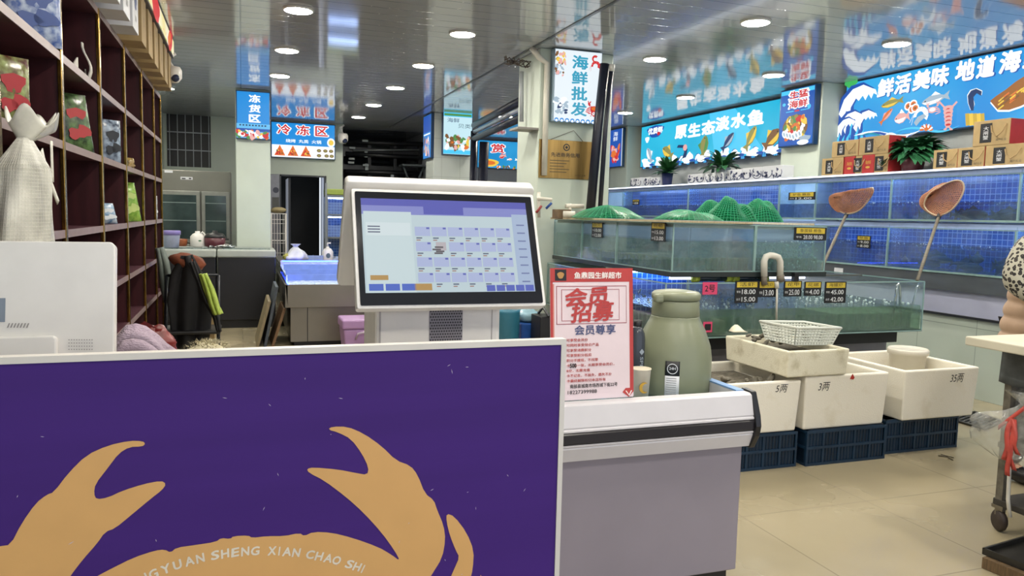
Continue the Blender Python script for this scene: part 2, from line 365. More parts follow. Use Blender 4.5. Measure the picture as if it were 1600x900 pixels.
# ---------------------------------------------------------------- ceiling lamps
def lamp(x, y, label):
    r = thing('ceiling_lamp', label, 'ceiling lamp', (x, y, CZ - .018), group='round ceiling lamps')
    MB().lathe((x, y, CZ - .018), [(.118, .018), (.122, .016), (.122, .004), (.116, 0), (.108, 0), (.108, .004)], 28).build('rim', MATS['white_plastic'], r)
    MB().lathe((x, y, CZ - .020), [(0.001, 0), (.1, .0), (.108, .004), (.108, .01)], 28).build('diffuser', lampm, r)
    return r
ORD = ['nearest', 'second', 'third', 'fourth', 'fifth', 'sixth']
for x, ys, row in ((.436, (6.52, 8.16, 9.70), 'of the row beside the tall shelving'),
                   (1.85, (6.74, 8.32, 9.92, 11.62, 13.2), 'of the row along the middle aisle'),
                   (3.89, (5.35, 6.95), 'of the short row right of the square pillar'),
                   (5.45, (5.46, 7.13, 8.89, 10.57), 'of the row before the blue wall signs')):
    for i, y in enumerate(ys):
        q = 'nearest' if i == 0 else 'farthest' if i == len(ys) - 1 else ORD[i] + ' from front'
        lamp(x, y, 'round white ceiling lamp, %s %s' % (q, row))
lamp(U(790, 181, z=CZ).x, U(790, 181, z=CZ).y, 'round white ceiling lamp beyond the square pillar before the goldfish sign')
lamp(-.95, 9.75, 'added round white ceiling lamp, unseen behind the far end of the tall shelving')  # added lamp, brightens the back left corner
lamp(-.95, 11.4, 'added round white ceiling lamp over the grey steel fridge, unseen behind the shelving')  # second added lamp, lifts the fridge and the wall behind it
for k, (x, y) in enumerate(((.436, 4.9), (.436, 3.3), (.436, 1.7), (1.85, 5.1), (1.85, 3.5), (1.85, 1.9), (1.85, .3), (3.89, 3.75), (3.89, 2.15), (5.45, 3.8), (5.45, 2.2), (3.89, .5), (.436, .1))):
    lamp(x, y, 'round white ceiling lamp at the shop front, before the purple board')

# ---------------------------------------------------------------- fish tank helper
def bubbles(n, x0, x1, y0, y1, z0, z1, r=(.003, .008), seed=1):
    rnd = random.Random(seed); b = MB()
    for _ in range(n):
        q = rnd.uniform(*r); b.ell((rnd.uniform(x0, x1), rnd.uniform(y0, y1), rnd.uniform(z0, z1)), (q, q, q * 1.2), 6, 4)
    return b
def frame_bars(x0, x1, y0, y1, z0, z1, t=.008, bottom=True):
    b = MB()
    for x in (x0, x1):
        for y in (y0, y1): b.box(x - t / 2, x + t / 2, y - t / 2, y + t / 2, z0, z1)
    for z in ((z0, z1) if bottom else (z1,)):
        for y in (y0, y1): b.box(x0, x1, y - t / 2, y + t / 2, z - t / 2, z + t / 2)
        for x in (x0, x1): b.box(x - t / 2, x + t / 2, y0, y1, z - t / 2, z + t / 2)
    return b

# ---- tanks along the right wall: one run, two tiers, cells between glass dividers
cells = [3.3, 4.62, 5.95, 7.0, 7.62, 9.6, 11.6, 12.95]
def wall_tier(name, label, z0, z1, zw, seed):
    r = thing(name, label, 'fish tank', (6.2, 8, z0), group='wall tanks')
    MB().box(6.44, 6.46, 3.3, 12.95, z0, z1).build('tiled_back', MATS['mosaic'], r)
    MB().box(6.0, 6.44, 3.3, 12.95, z0, z0 + .015).build('tank_floor', mat('tank_floor_blue', '#1d2f55', .3), r)
    for a, b in zip(cells[:-1], cells[1:]):
        MB().box(5.994, 6.004, a + .004, b - .004, z0 + .015, z1 - .05).build('front_pane', pane, r)
    for y in cells: MB().box(6.004, 6.44, y - .004, y + .004, z0 + .015, z1 - .02).build('divider', glass('divider_glass', '#e4eff8', 1.35, .02, opaque=.12, body='#8fb0d0'), r)
    fb = MB().box(5.99, 6.008, 3.3, 12.95, z0, z0 + .018).box(5.992, 6.006, 3.3, 12.95, z1 - .056, z1 - .047)
    for y in cells[1:-1]: fb.box(5.988, 6.01, y - .006, y + .006, z0, z1 - .05)
    fb.build('pane_edges', pane_edge, r)
    MB().box(6.02, 6.43, 3.31, 12.94, zw - .004, zw).build('water_surface', water_blue, r)
    MB().box(6.012, 6.016, 3.31, 12.94, z0 + .016, zw - .004).build('water', water_blue, r)
    o = bubbles(420, 6.02, 6.3, 3.6, 12.8, zw - .03, zw + .004, (.003, .007), seed).build('bubbles', froth, r); o['kind'] = 'stuff'
    MB().box(6.02, 6.05, 3.3, 12.95, z1 - .03, z1 - .018).build('light_strip', led, r)
    MB().box(6.005, 6.012, 3.3, 12.95, z1 - .045, z1 - .002).box(6.012, 6.06, 3.3, 12.95, z1 - .012, z1 - .004).build('added_light_cover', mat('cover_blue', '#9fb4de', .3), r)  # fascia added to hide the glare of the strip behind the pane
    return r
t1 = wall_tier('wall_tank', 'upper row of blue tiled fish tanks along the right wall, under the gift boxes', 1.545, 2.0, 1.72, 3)
t2 = wall_tier('wall_tank', 'lower row of blue tiled fish tanks along the right wall, above the grey ledge', 1.08, 1.53, 1.33, 4)
# fish lying dark at the bottom of the lower row
o = tag(MB().box(5.97, 6.46, 3.3, 12.95, 2.0, 2.02).build('tank_shelf', mat('shelf_white', '#cfd6e2', .3)), 'long white lit ledge on top of the wall tanks carrying boxes and plants', 'shelf')
MB().box(5.962, 5.97, 3.3, 12.95, 2.003, 2.017).build('light_strip', led_white, o, label='bright light strip along the ledge front')

# ---- island of two stacked tanks in the middle
IX0, IX1, IY0, IY1 = 2.80, 5.17, 4.72, 6.95
base = thing('tank_stand', 'grey and black base under the tank island behind the foam boxes', 'stand', (4, 5.8, 0))
MB().box(2.9, 5.05, 4.95, 6.9, 0, .56).build('cabinet', mat('base_grey', '#8b8a93', .45, var=.08), base)
MB().box(2.84, 5.0, 4.80, 6.95, .56, .655).build('beam', mat('beam_black', '#14161a', .5), base)
lo = thing('island_tank', 'large low fish tank of the island with price tags on its front pane', 'fish tank', (4, 5.8, .655))
for nm, b in (('front_pane', (IX0, IX1, IY0, IY0 + .01)), ('back_pane', (IX0, IX1, IY1 - .01, IY1)), ('side_pane', (IX0, IX0 + .01, IY0 + .01, IY1 - .01)), ('side_pane', (IX1 - .01, IX1, IY0 + .01, IY1 - .01))):
    MB().box(b[0], b[1], b[2], b[3], .67, 1.055).build(nm, pane, lo)
MB().box(IX0, IX1, IY0, IY1, .655, .67).build('tank_floor', mat('tank_floor_green', '#2f4a42', .5, col2='#1a2a26'), lo)
frame_bars(IX0 + .004, IX1 - .004, IY0 + .004, IY1 - .004, .662, 1.057, .009).build('pane_edges', pane_edge, lo)
for x in (3.92,): MB().box(x - .005, x + .005, IY0 + .012, 6.9, .67, 1.04).build('divider', MATS['divider_glass'], lo)
MB().box(2.83, 3.9, 6.2, 6.22, .67, 1.05).build('tiled_back', MATS['mosaic_front'], lo, label='blue mosaic panel at the back of the tank')
MB().box(3.94, 5.14, 6.2, 6.22, .67, 1.05).build('back_panel', mat('panel_bluegrey', '#8b97b5', .3), lo)
MB().box(IX0 + .014, IX1 - .014, IY0 + .02, 6.18, .86, .866).build('water_surface', water, lo)
MB().box(IX0 + .014, IX1 - .014, IY0 + .014, IY0 + .018, .671, .86).build('water', glass('water_green', '#cfe2d4', 1.33, .05, bump=.2, bscale=30, opaque=.25, body='#7d9a80'), lo)
o = bubbles(500, 2.9, 5.1, IY0 + .03, 6.0, .855, .885, (.004, .012), 8).build('bubbles', froth, lo); o['kind'] = 'stuff'
def ridges(x0, x1, z0, z1, y, m, nm, parent, along='x', k=26, seed=0):
    def fn(u, v):
        q = x0 + (x1 - x0) * u; dd = .018 * abs(math.sin(u * PI * k)) + .008 * noise.noise(V((u * k, v * 6, seed)))
        return V((q, y + dd, z0 + (z1 - z0) * v)) if along == 'x' else V((y + dd, q, z0 + (z1 - z0) * v))
    return MB().sheet(fn, k * 6, 6).build(nm, m, parent, solid=.004)
mussel = mat('mussel_green', '#6f8c6c', .45, var=.7, scale=30, col2='#2a3d30', stretch=(1, 1, .3), lo=.3, hi=.7)
ridges(2.85, 5.12, .672, .80, IY0 + .07, mussel, 'shell_liner', lo, k=40)
MB().box(2.9, 3.85, 6.13, 6.16, 1.03, 1.05).build('light_strip', led, lo)
for k, x in enumerate((2.86,)): ridges(4.8, 6.8, .672, .80, x, mussel, 'shell_liner', lo, along='y', k=30)

up = thing('island_tank', 'shallow upper fish tank of the island, covered with wooden boards and green netting', 'fish tank', (3.5, 5.8, 1.12))
UX0, UX1, UY0, UY1 = 2.86, 4.19, 4.75, 6.95
for nm, b in (('front_pane', (UX0, UX1, UY0, UY0 + .01)), ('back_pane', (UX0, UX1, UY1 - .01, UY1)), ('side_pane', (UX0, UX0 + .01, UY0 + .01, UY1 - .01)), ('side_pane', (UX1 - .01, UX1, UY0 + .01, UY1 - .01))):
    MB().box(b[0], b[1], b[2], b[3], 1.135, 1.475).build(nm, pane, up)
MB().box(UX0 - .01, UX1 + .01, UY0 - .01, UY1, 1.10, 1.135).build('tank_floor', mat('tank_floor_dark', '#232b2c', .4), up)
fb = frame_bars(UX0 + .004, UX1 - .004, UY0 + .004, UY1 - .004, 1.138, 1.476, .009)
for y in (5.62, 6.3): fb.box(UX0 - .004, UX0 + .014, y - .006, y + .006, 1.13, 1.475)
fb.box(3.54, 3.56, UY0 - .003, UY0 + .012, 1.13, 1.475); fb.build('pane_edges', pane_edge, up)
MB().box(3.545, 3.555, UY0 + .012, 6.93, 1.136, 1.46).build('divider', MATS['divider_glass'], up)
MB().box(3.16, 3.175, UY0 + .28, 6.92, 1.136, 1.47).build('back_panel', mat('panel_slate', '#9db2c4', .3, var=.12, scale=2), up)
MB().box(3.18, 4.17, UY0 + .28, UY0 + .295, 1.136, 1.47).build('back_panel', MATS['panel_slate'], up)
MB().box(UX0 + .014, UX1 - .014, UY0 + .02, 6.9, 1.35, 1.355).build('water_surface', water, up)
MB().box(UX0 + .014, UX1 - .014, UY0 + .014, UY0 + .018, 1.136, 1.35).build('water', water, up)
MB().box(UX0 + .014, UX0 + .018, UY0 + .02, 6.9, 1.136, 1.35).build('water', water, up)
ridges(UX0 + .03, 3.53, 1.137, 1.235, UY0 + .05, mussel, 'shell_liner', up, k=14)
ridges(4.85, 6.85, 1.137, 1.235, UX0 + .05, mussel, 'shell_liner', up, along='y', k=34, seed=3)
ridges(3.57, UX1 - .03, 1.137, 1.235, UY0 + .05, mussel, 'shell_liner', up, k=14, seed=5)
MB().box(UX0 + .08, UX0 + .10, 4.9, 6.9, 1.462, 1.474).box(UX0 + .1, UX1 - .05, UY0 + .08, UY0 + .10, 1.464, 1.474).build('light_strip', led_fill, up)  # glowing strips added to brighten the inside of the upper tank
MB().box(UX0 + .012, UX0 + .016, 4.78, 6.9, 1.45, 1.476).box(UX0 + .016, UX1 - .016, UY0 + .012, UY0 + .016, 1.45, 1.476).build('added_light_cover', mat('cover_slate', '#8f9c9e', .4), up)  # added lip that hides the glow of those strips from the front
o = bubbles(420, 3.58, UX1 - .03, UY0 + .025, UY0 + .2, 1.15, 1.36, (.003, .008), 12).build('bubbles', froth, up); o['kind'] = 'stuff'
MB().box(2.9, 3.4, 4.82, 4.85, 1.075, 1.10).box(3.75, 4.1, 4.85, 4.88, 1.075, 1.1).build('light_strip', led_white, up)

# ---------------------------------------------------------------- promotional board in front
pb = PL('y', 1.5)
bd = thing('promotion_board', 'large purple board with an orange crab emblem in a white frame', 'board', (-.17, 1.51, 0))
MB().box(-1.0, .643, 1.5, 1.515, .01, 1.232).build('panel', mat('purple_vinyl', '#442579', .45, spec=.2, var=.12, scale=2, bump=.03, bscale=300, stretch=(.3, 1, 6)), bd)
fr = MB().box(-1.01, .652, 1.497, 1.52, 1.230, 1.242).box(.641, .652, 1.497, 1.52, 0, 1.230).box(-1.01, -1.0, 1.497, 1.52, 0, 1.23).box(-1.0, .641, 1.497, 1.52, 0, .012)
fr.build('frame', mat('white_frame', '#d8d3cc', .4, var=.05), bd)
C7 = lambda pts: [(x / 1.7778, 500 + y / 1.7778) for x, y in pts]
crab = MB()
def smooth_pts(pts, it=2):
    for _ in range(it):
        q = []
        for i in range(len(pts)):
            a, b = pts[i], pts[(i + 1) % len(pts)]
            q += [(a[0] * .75 + b[0] * .25, a[1] * .75 + b[1] * .25), (a[0] * .25 + b[0] * .75, a[1] * .25 + b[1] * .75)]
        pts = q
    return pts
LC = [(0, 628), (30, 624), (60, 565), (100, 508), (130, 485), (150, 478), (190, 425), (240, 375), (300, 348), (360, 335), (397, 336), (404, 344), (395, 351), (360, 352), (330, 370), (300, 410), (265, 455), (261, 482), (268, 498), (300, 493), (340, 474), (400, 455), (448, 446), (462, 455), (450, 472), (420, 495), (360, 545), (320, 578), (292, 588), (270, 620), (230, 665), (195, 711), (150, 780), (40, 820), (-90, 800), (-60, 640)]
RC = [(120, 860), (180, 760), (270, 711), (310, 690), (370, 660), (430, 640), (458, 637), (474, 646), (490, 632), (540, 625), (600, 616), (614, 605), (640, 608), (648, 600), (690, 598), (700, 605), (740, 600), (790, 600), (832, 591), (845, 600), (870, 588), (920, 590), (980, 605), (1050, 630), (1085, 650), (1112, 670), (1096, 640), (1060, 590), (1010, 535), (960, 490), (900, 445), (858, 424), (852, 413), (870, 409), (940, 415), (990, 425), (1020, 430), (1024, 410), (1005, 370), (975, 330), (940, 312), (911, 304), (922, 296), (965, 296), (1010, 315), (1060, 350), (1100, 390), (1140, 404), (1160, 430), (1180, 482), (1205, 500), (1213, 525), (1232, 570), (1237, 610), (1228, 660), (1200, 705), (1160, 770), (1130, 900), (980, 1060), (640, 1110), (300, 1050), (160, 940)]
RL = [(1240, 537), (1262, 545), (1296, 590), (1316, 640), (1313, 690), (1306, 720), (1280, 790), (1210, 850), (1240, 740), (1262, 690), (1276, 658), (1266, 640), (1250, 600), (1240, 560)]
for q in (LC, RC, RL): ppoly(crab, pb, smooth_pts(C7(q), 1), .0006, .0006)
for q in ([(1330, 700), (1350, 730), (1330, 860), (1250, 960), (1170, 1000), (1290, 850)], [(-120, 900), (60, 900), (140, 1000), (20, 980), (-120, 960)]): ppoly(crab, pb, smooth_pts(C7(q), 1), .0006, .0006)
crab.build('crab_emblem', mat('crab_orange', '#dba968', .5, var=.05), bd)
lt = MB(); S = 'YU DING YUAN SHENG XIAN CHAO SHI'
# letters sit on an arc over the crab's back
arc0 = {'Y2': 260}
xs = {}
words = [('YUAN', 260, 313), ('SHENG', 336, 399), ('XIAN', 425, 463), ('CHAO', 485, 526), ('SHI', 546, 567), ('DING', 200, 240), ('YU', 166, 182)]
for wd_, a, b in words:
    n = len(wd_); wts = [.5 if c == 'I' else 1 for c in wd_]; tot = sum(wts) - (wts[0] + wts[-1]) / 2; acc = 0
    for i, ch in enumerate(wd_):
        px = a + (b - a) * (acc / tot if tot else 0)
        py = 1292 - math.sqrt(432 ** 2 - (px - 413) ** 2); ang = -math.asin((px - 413) / 432)
        text(lt, ch, pb, pb(px, py), .004 if ch == 'I' else .0165, .0175, d=.0016, bold=.05, shear=.12, rot=ang)
        if i < n - 1: acc += (wts[i] + wts[i + 1]) / 2
lt.build('lettering', mat('letter_cream', '#e9dfcd', .5), bd)
sc_ = MB(); rnd = random.Random(3)
for _ in range(46):
    a, b = rnd.uniform(-.95, .62), rnd.uniform(.7, 1.2); l = rnd.uniform(.001, .006); t_ = rnd.uniform(0, PI)
    c = V((a, 1.5, b)); u = V((math.cos(t_) * l, 0, math.sin(t_) * l)); v_ = V((-math.sin(t_), 0, math.cos(t_))) * .0006
    sc_.poly([c + u, c + v_, c - u, c - v_], (0, -1, 0), .0014, .0002)
sc_.build('paint_chips', mat('chip_white', '#cfc6d8', .6), bd)

# ---------------------------------------------------------------- checkout counter behind it
ct = thing('checkout_counter', 'checkout counter behind the purple board carrying the cash registers', 'counter', (-.3, 1.86, 0))
MB().box(-.72, .61, 1.56, 2.25, .08, 1.04).build('body', mat('counter_grey', '#b0aca8', .5), ct)
MB().box(-.73, .635, 1.53, 2.28, 1.04, 1.08).build('worktop', mat('counter_top', '#c9c4bb', .4), ct, bevel=.004)
MB().box(-.70, .58, 1.60, 2.2, 0, .08).build('plinth', MATS['black_plastic'], ct)

def fr_box(b, o, u, v, n, a0, a1, b0, b1, d0, d1, rad=0, k=5):
    """rounded slab in the frame o,u,v,n"""
    P = []
    for cx, cy, s in ((a1 - rad, b1 - rad, 0), (a0 + rad, b1 - rad, 1), (a0 + rad, b0 + rad, 2), (a1 - rad, b0 + rad, 3)):
        for i in range(k + 1 if rad else 1):
            t = (s + (i / k if rad else 0)) * PI / 2; P.append((cx + rad * math.cos(t), cy + rad * math.sin(t)))
    n_ = len(P); vs_ = [o + u * a + v * c + n * d for d in (d0, d1) for a, c in P]
    b.add(vs_, [tuple(range(n_ - 1, -1, -1)), tuple(range(n_, 2 * n_))] + [(i, (i + 1) % n_, n_ + (i + 1) % n_, n_ + i) for i in range(n_)])
# customer display: dual screen register
cb = U(558, 483, y=1.80); ctp = U(548, 292, y=1.917); cbr = U(853, 477, y=1.80)
u = V((1, 0, 0)); v = (ctp - cb); v.x = 0; v.normalize(); n = u.cross(v)
W, H = .474, .305
dsp = thing('cash_register', 'white two-screen cash register whose lit touch screen faces the camera', 'cash register', (.48, 1.93, 1.08))
o0 = V((cb.x, 1.80, cb.z))
b = MB(); fr_box(b, o0, u, v, n, 0, W, 0, H, -.03, 0, .006); b.build('display_housing', MATS['white_plastic'], dsp, bevel=.002)
b = MB(); fr_box(b, o0, u, v, n, .008, W - .008, .008, H - .008, .0005, .002, .004); b.build('display_glass', mat('black_glass', '#07070a', .06, spec=.8), dsp)
dp = PL(None, u=u, v=v, o=o0)
scr = MB()
E_ = lambda nm, c, s=.9: emit('scr_' + nm, c, s)
def dr_(m, x0, y0, x1, y1, d=.0025): scr.use(m); a, b_ = dp(x0, y0), dp(x1, y1); scr.poly([dp(x0, y0), dp(x1, y0 + (x1 - x0) * 0), dp(x1, y1), dp(x0, y1)], n, d, .0002)
def dq(m, a0, b0, a1, b1, d): scr.use(m); scr.poly([dp.at(a0 * W, b0 * H), dp.at(a1 * W, b0 * H), dp.at(a1 * W, b1 * H), dp.at(a0 * W, b1 * H)], n, d, .0002)
X0, X1, B0, B1 = .045, .945, .125, .915
wq = lambda a: X0 + (X1 - X0) * a
hq = lambda b_: B0 + (B1 - B0) * b_
def sq(m, a0, b0, a1, b1, d): dq(m, wq(a0), hq(b0), wq(a1), hq(b1), d)
sq(E_('back', '#bccfd6'), 0, 0, 1, 1, .0022); sq(E_('bar', '#4a4fb0', .9), 0, .925, 1, 1, .0026); sq(E_('bar2', '#7d84c8'), 0, .83, 1, .925, .0026)
sq(E_('panel', '#c6d8dc'), .01, 0, .285, .86, .003); sq(E_('card', '#d2e0e4'), .02, .60, .275, .74, .0034)
sq(E_('side', '#a3b6d3'), .90, 0, 1, .86, .003); sq(E_('bar', '#4a4fb0'), .36, .84, .60, .99, .003)
for r_ in range(4):
    for c_ in range(6):
        a = .30 + c_ * .098; b_ = .60 - r_ * .165
        if r_ == 1 and c_ == 1: sq(E_('cell_photo', '#b5aeb4'), a + .02, b_ + .01, a + .08, b_ + .10, .0034); continue
        sq(E_('cell', '#a9b5da'), a, b_, a + .09, b_ + .10, .0034)
        sq(E_('dot', '#5a63b4'), a + .068, b_ + .075, a + .086, b_ + .095, .0038)
        sq(E_('ink', '#47506e'), a + .006, b_ - .028, a + .04, b_ - .016, .0034)
        sq(E_('ink2', '#9a6a60'), a + .006, b_ - .05, a + .03, b_ - .04, .0034)
for k in range(4): sq(E_('btn', '#3d5fc0'), .02 + k * .092, .02, .10 + k * .092, .09, .004) if k < 3 else sq(E_('btn2', '#b08a4a'), .02 + k * .092 - .02, .02, .10 + k * .092, .09, .004)
sq(E_('btn2', '#b08a4a'), .03, .13, .13, .18, .004)
for k in range(5): sq(E_('btn3', '#4b5cb8'), .70 + k * .06, .005, .752 + k * .06, .07, .004)
for k in range(8): sq(E_('ink3', '#6c7aa8'), .925, .10 + k * .09, .975, .115 + k * .09, .0034)
for k in range(3): sq(E_('ink', '#47506e'), .03, .63 + k * .03, .10, .642 + k * .03, .0036)
for k, (a, b_) in enumerate(((.39, .50), (.375, .475), (.395, .455), (.385, .435))): sq(E_('ink4', '#555058'), a + .02, b_ - .03, a + .07, b_ - .012, .0038)
scr.build('screen_image', None, dsp, label='lit touch screen with rows of product tiles')
# the shopkeeper's screen seen from behind
o1 = V((U(540, 283, y=1.945).x, 1.945, U(540, 283, y=1.945).z)); o2 = V((U(527, 447, y=2.12).x, 2.12, U(527, 447, y=2.12).z))
v2 = (o1 - o2); v2.x = 0; L2 = v2.length; v2.normalize(); n2 = u.cross(v2)
b = MB(); fr_box(b, V((o2.x, o2.y, o2.z)), u, v2, n2, 0, .50, 0, L2, -.03, .0, .012); b.build('operator_screen', MATS['white_plastic'], dsp, bevel=.004)
b = MB(); fr_box(b, V((o2.x, o2.y, o2.z)), u, v2, n2, .01, .49, .01, L2 - .01, -.032, -.0305, .006); b.build('operator_glass', MATS['black_glass'], dsp)
b = MB().box(.305, .625, 1.86, 2.06, 1.08, 1.37); b.build('stand', MATS['white_plastic'], dsp, bevel=.012)
b = MB().box(.28, .63, 1.82, 2.16, 1.08, 1.10); b.build('foot', MATS['white_plastic'], dsp, bevel=.006)
sp = PL('y', 1.86); b = MB(); rect(b, sp, 671, 484, 722, 531, .0005, .001)
gr = b.build('speaker_grille', mat('grille_grey', '#87838a', .4), dsp)
b = MB(); a0, a1 = sp(671, 484), sp(722, 532)
nx, nz = 13, 11
for i in range(nx):
    for j in range(nz):
        x = a0.x + (i + .5 + (.5 if j % 2 else 0)) / (nx + .5) * (a1.x - a0.x); z = a0.z + (j + .5) / nz * (a1.z - a0.z)
        blobp(b, sp, (x, 1.86, z), .0021, .0021, .0017, 8)
b.build('grille_holes', MATS['ink'], gr)
b = MB().box(.313, .317, 1.8585, 1.8615, 1.1, 1.34).box(.60, .602, 1.8585, 1.8615, 1.1, 1.34); b.build('seam', mat('seam_grey', '#a8a4a2', .5), dsp)
# near register seen from behind on the left
lp = thing('cash_register', 'white cash register seen from behind at the left edge, only its back shows', 'cash register', (-.5, 1.85, 1.08))
oL = V((-.72, 1.81, U(185, 553, y=1.81).z - .02)); vL = V((0, .2, 1)).normalized(); nL = u.cross(vL)
xr = U(179, 470, y=1.835).x; HL = (U(170, 378, y=1.86).z - oL.z) / vL.z
b = MB(); fr_box(b, oL, u, vL, nL, 0, xr + .72, 0, HL, -.035, 0, .012); b.build('back_shell', MATS['white_plastic'], lp, bevel=.003)
b = MB(); fr_box(b, oL, u, vL, nL, .01, xr + .71, .01, HL - .01, -.037, -.0355, .006); b.build('operator_glass', MATS['black_glass'], lp)
b = MB(); fr_box(b, oL, u, vL, nL, .05, .355, -.02, .062, 0, .018, .01); b.build('rear_cover', MATS['white_plastic'], lp, bevel=.004)
b = MB(); lpp = PL(None, u=u, v=vL, o=oL)
for px in range(14, 46, 5): ppoly(b, lpp, [(px, 505), (px + 2, 505), (px - 1, 512), (px - 3, 512)], .0008)
for i in range(10):
    for j in range(4): blobp(b, lpp, lpp(108 + i * 4, 531 + j * 5), .0012, .0012, .0008, 6)
b.build('vents', mat('vent_grey', '#8f8b88', .5), lp)
b = MB(); rect(b, lpp, -6, 466, 8, 503, .0005, .001); b.build('port_plate', mat('port_grey', '#7b8694', .4), lp)
MB().box(-.62, -.38, 1.78, 1.98, 1.08, 1.10).box(-.56, -.44, 1.86, 1.92, 1.10, oL.z + .05).build('stand', MATS['white_plastic'], lp, bevel=.006)

# ---------------------------------------------------------------- chest freezer with bumper
fz = thing('chest_freezer', 'grey chest freezer with a white bumper rail beside the purple board', 'freezer', (1.38, 2.8, 0))
FX0, FX1, FY0, FY1 = .92, 1.852, 2.45, 3.2
MB().box(FX0, FX1 - .005, FY0 + .035, FY1, .12, .64).build('body', mat('freezer_grey', '#928b96', .35, var=.08, scale=3), fz, bevel=.006)
MB().box(FX0 + .02, FX1 - .04, FY0 + .05, FY1 - .02, .02, .12).build('plinth', MATS['black_plastic'], fz)
for x in (FX0 + .08, FX1 - .02):
    MB().tube([(x - .015, FY0 + .07, .03), (x + .015, FY0 + .07, .03)], .03, 12).build('caster', MATS['black_plastic'], fz)
def rail(b, prof, x0, x1): b.loft([[V((x0, y, z)) for y, z in prof], [V((x1, y, z)) for y, z in prof]], smooth=False)
b = MB(); rail(b, [(2.50, .842), (2.462, .842), (2.45, .835), (2.432, .762), (2.434, .756), (2.428, .752), (2.428, .746), (2.50, .746)], FX0, FX1)
b.build('bumper_top', mat('bumper_white', '#d2cfd2', .35, var=.04), fz)
b = MB(); rail(b, [(2.50, .746), (2.432, .746), (2.424, .738), (2.424, .708), (2.432, .70), (2.50, .70)], FX0, FX1); b.build('bumper_strip', mat('strip_black', '#1d1a20', .3), fz)
b = MB(); rail(b, [(2.50, .70), (2.428, .70), (2.428, .694), (2.433, .69), (2.432, .684), (2.452, .634), (2.50, .63)], FX0, FX1); b.build('bumper_skirt', MATS['bumper_white'], fz)
b = MB(); rail(b, [(2.52, .85), (2.455, .848), (2.42, .76), (2.412, .72), (2.42, .68), (2.45, .626), (2.52, .622)], FX1, FX1 + .025); b.build('bumper_cap', mat('cap_black', '#17171c', .35), fz, bevel=.004)
b = MB().box(FX1 - .035, FX1, 2.50, FY1, .64, .84).box(FX0, FX0 + .035, 2.5, FY1, .64, .84).box(FX0, FX1, FY1 - .04, FY1, .64, .84); b.build('rim', MATS['bumper_white'], fz, bevel=.004)
MB().box(FX1 - .036, FX1 - .002, 2.5, FY1, .84, .846).build('rim_trim', mat('rim_blue', '#7fa6d8', .3), fz)
MB().box(FX0 + .035, FX1 - .035, 2.50, FY1 - .04, .775, .781).build('glass_lid', glass('lid_glass', '#cfe4ec', 1.5, .02, opaque=.5, body='#b9cfd8'), fz)
MB().box(FX0 + .035, FX1 - .035, 2.5, FY1 - .04, .641, .65).build('inner_floor', mat('inner_white', '#b9c6cf', .5), fz)
# price poster in an acrylic stand
po = thing('price_poster', 'red and white membership poster in a clear stand on the freezer edge', 'poster', (1.2, 2.53, .842))
pbl = U(858, 632, y=2.5); ptl = U(858, 421, y=2.545); pbr = U(985, 624, y=2.5)
uP = V((1, 0, 0)); vP = V((0, ptl.y - pbl.y, ptl.z - .845)).normalized(); nP = uP.cross(vP)
pp = PL(None, u=uP, v=vP, o=(0, 2.5, .845))
pw0, pw1 = pp(860, 500).x, pp(989, 500).x; ph = (pp(925, 419).z - .845) / vP.z
b = MB(); fr_box(b, V((0, 2.5, .845)), uP, vP, nP, pw0, pw1, 0, ph, -.004, 0, .004); b.build('sheet', mat('poster_pink', '#e2d0d4', .3, var=.04), po)
b = MB(); fr_box(b, V((0, 2.5, .845)), uP, vP, nP, pw0, pw1, -.003, 0, -.05, .004); b.build('acrylic_foot', glass('acrylic', '#eef4f4', 1.4), po)
b = MB().use(mat('poster_red', '#b83a34', .35)); Q = lambda a0, b0, a1, b1, d=.0006: b.poly([pp.at(pw0 + (pw1 - pw0) * x, ph * y) for x, y in ((a0, b0), (a1, b0), (a1, b1), (a0, b1))], nP, d, .0003)
Q(0, .895, 1, 1); Q(0, 0, .03, .9); Q(.955, .04, 1, .9)
b.use(mat('poster_salmon', '#cf8a7c', .35)); Q(.03, 0, .045, .88)
b.use(MATS['ink']); Q(.055, .905, .19, .99, .0010)
b.use(mat('poster_gold', '#b98a4a', .4)); blobp(b, pp, pp.at(pw0 + (pw1 - pw0) * .122, ph * .947), .013, .012, .0014, 16, amp=.08)
b.use(mat('poster_redline', '#a3525a', .4))
for a in ((.07, .575, .92, .58), (.07, .86, .92, .865), (.07, .575, .078, .865), (.915, .575, .92, .865), (.13, .60, .83, .604), (.13, .835, .83, .839), (.13, .6, .137, .839), (.825, .6, .83, .839)): Q(*a)
b.build('printed_frame', None, po)
b = MB().use(mat('text_white', '#f2e9e4', .5)); at_ = lambda a, c: pp.at(pw0 + (pw1 - pw0) * a, ph * c)
text(b, '鱼鼎园生鲜超市', pp, at_(.57, .945), .19, .025, bold=.04)
b.use(MATS['poster_red'])
text(b, '会员', pp, at_(.43, .785), .17, .066, bold=.05, shear=.15, rot=R(4)); text(b, '招募', pp, at_(.50, .665), .175, .072, bold=.045, shear=.15, rot=R(2))
b.use(mat('text_slate', '#47507a', .5)); text(b, '会员尊享', pp, at_(.53, .53), .165, .036, bold=.03)
b.use(mat('text_red', '#b5504e', .5))
for i, (s_, wd_) in enumerate((('可享受会员价', .085), ('可同时享受特价产品', .128), ('可享受消费积分', .098), ('可享受积分抵扣', .098), ('积分不提现，不找零', .125), ('卡   元一张，长期享受会员价，', .19), ('8分，无需充值', .092), ('卡不记名，不挂失，遗失不补', .18), ('卡最终解释权归本店所有', .155))):
    y = .455 - i * .0385; text(b, s_, pp, at_(.22, y) + uP * (wd_ / 2 - .012), wd_, .0115, bold=.03)
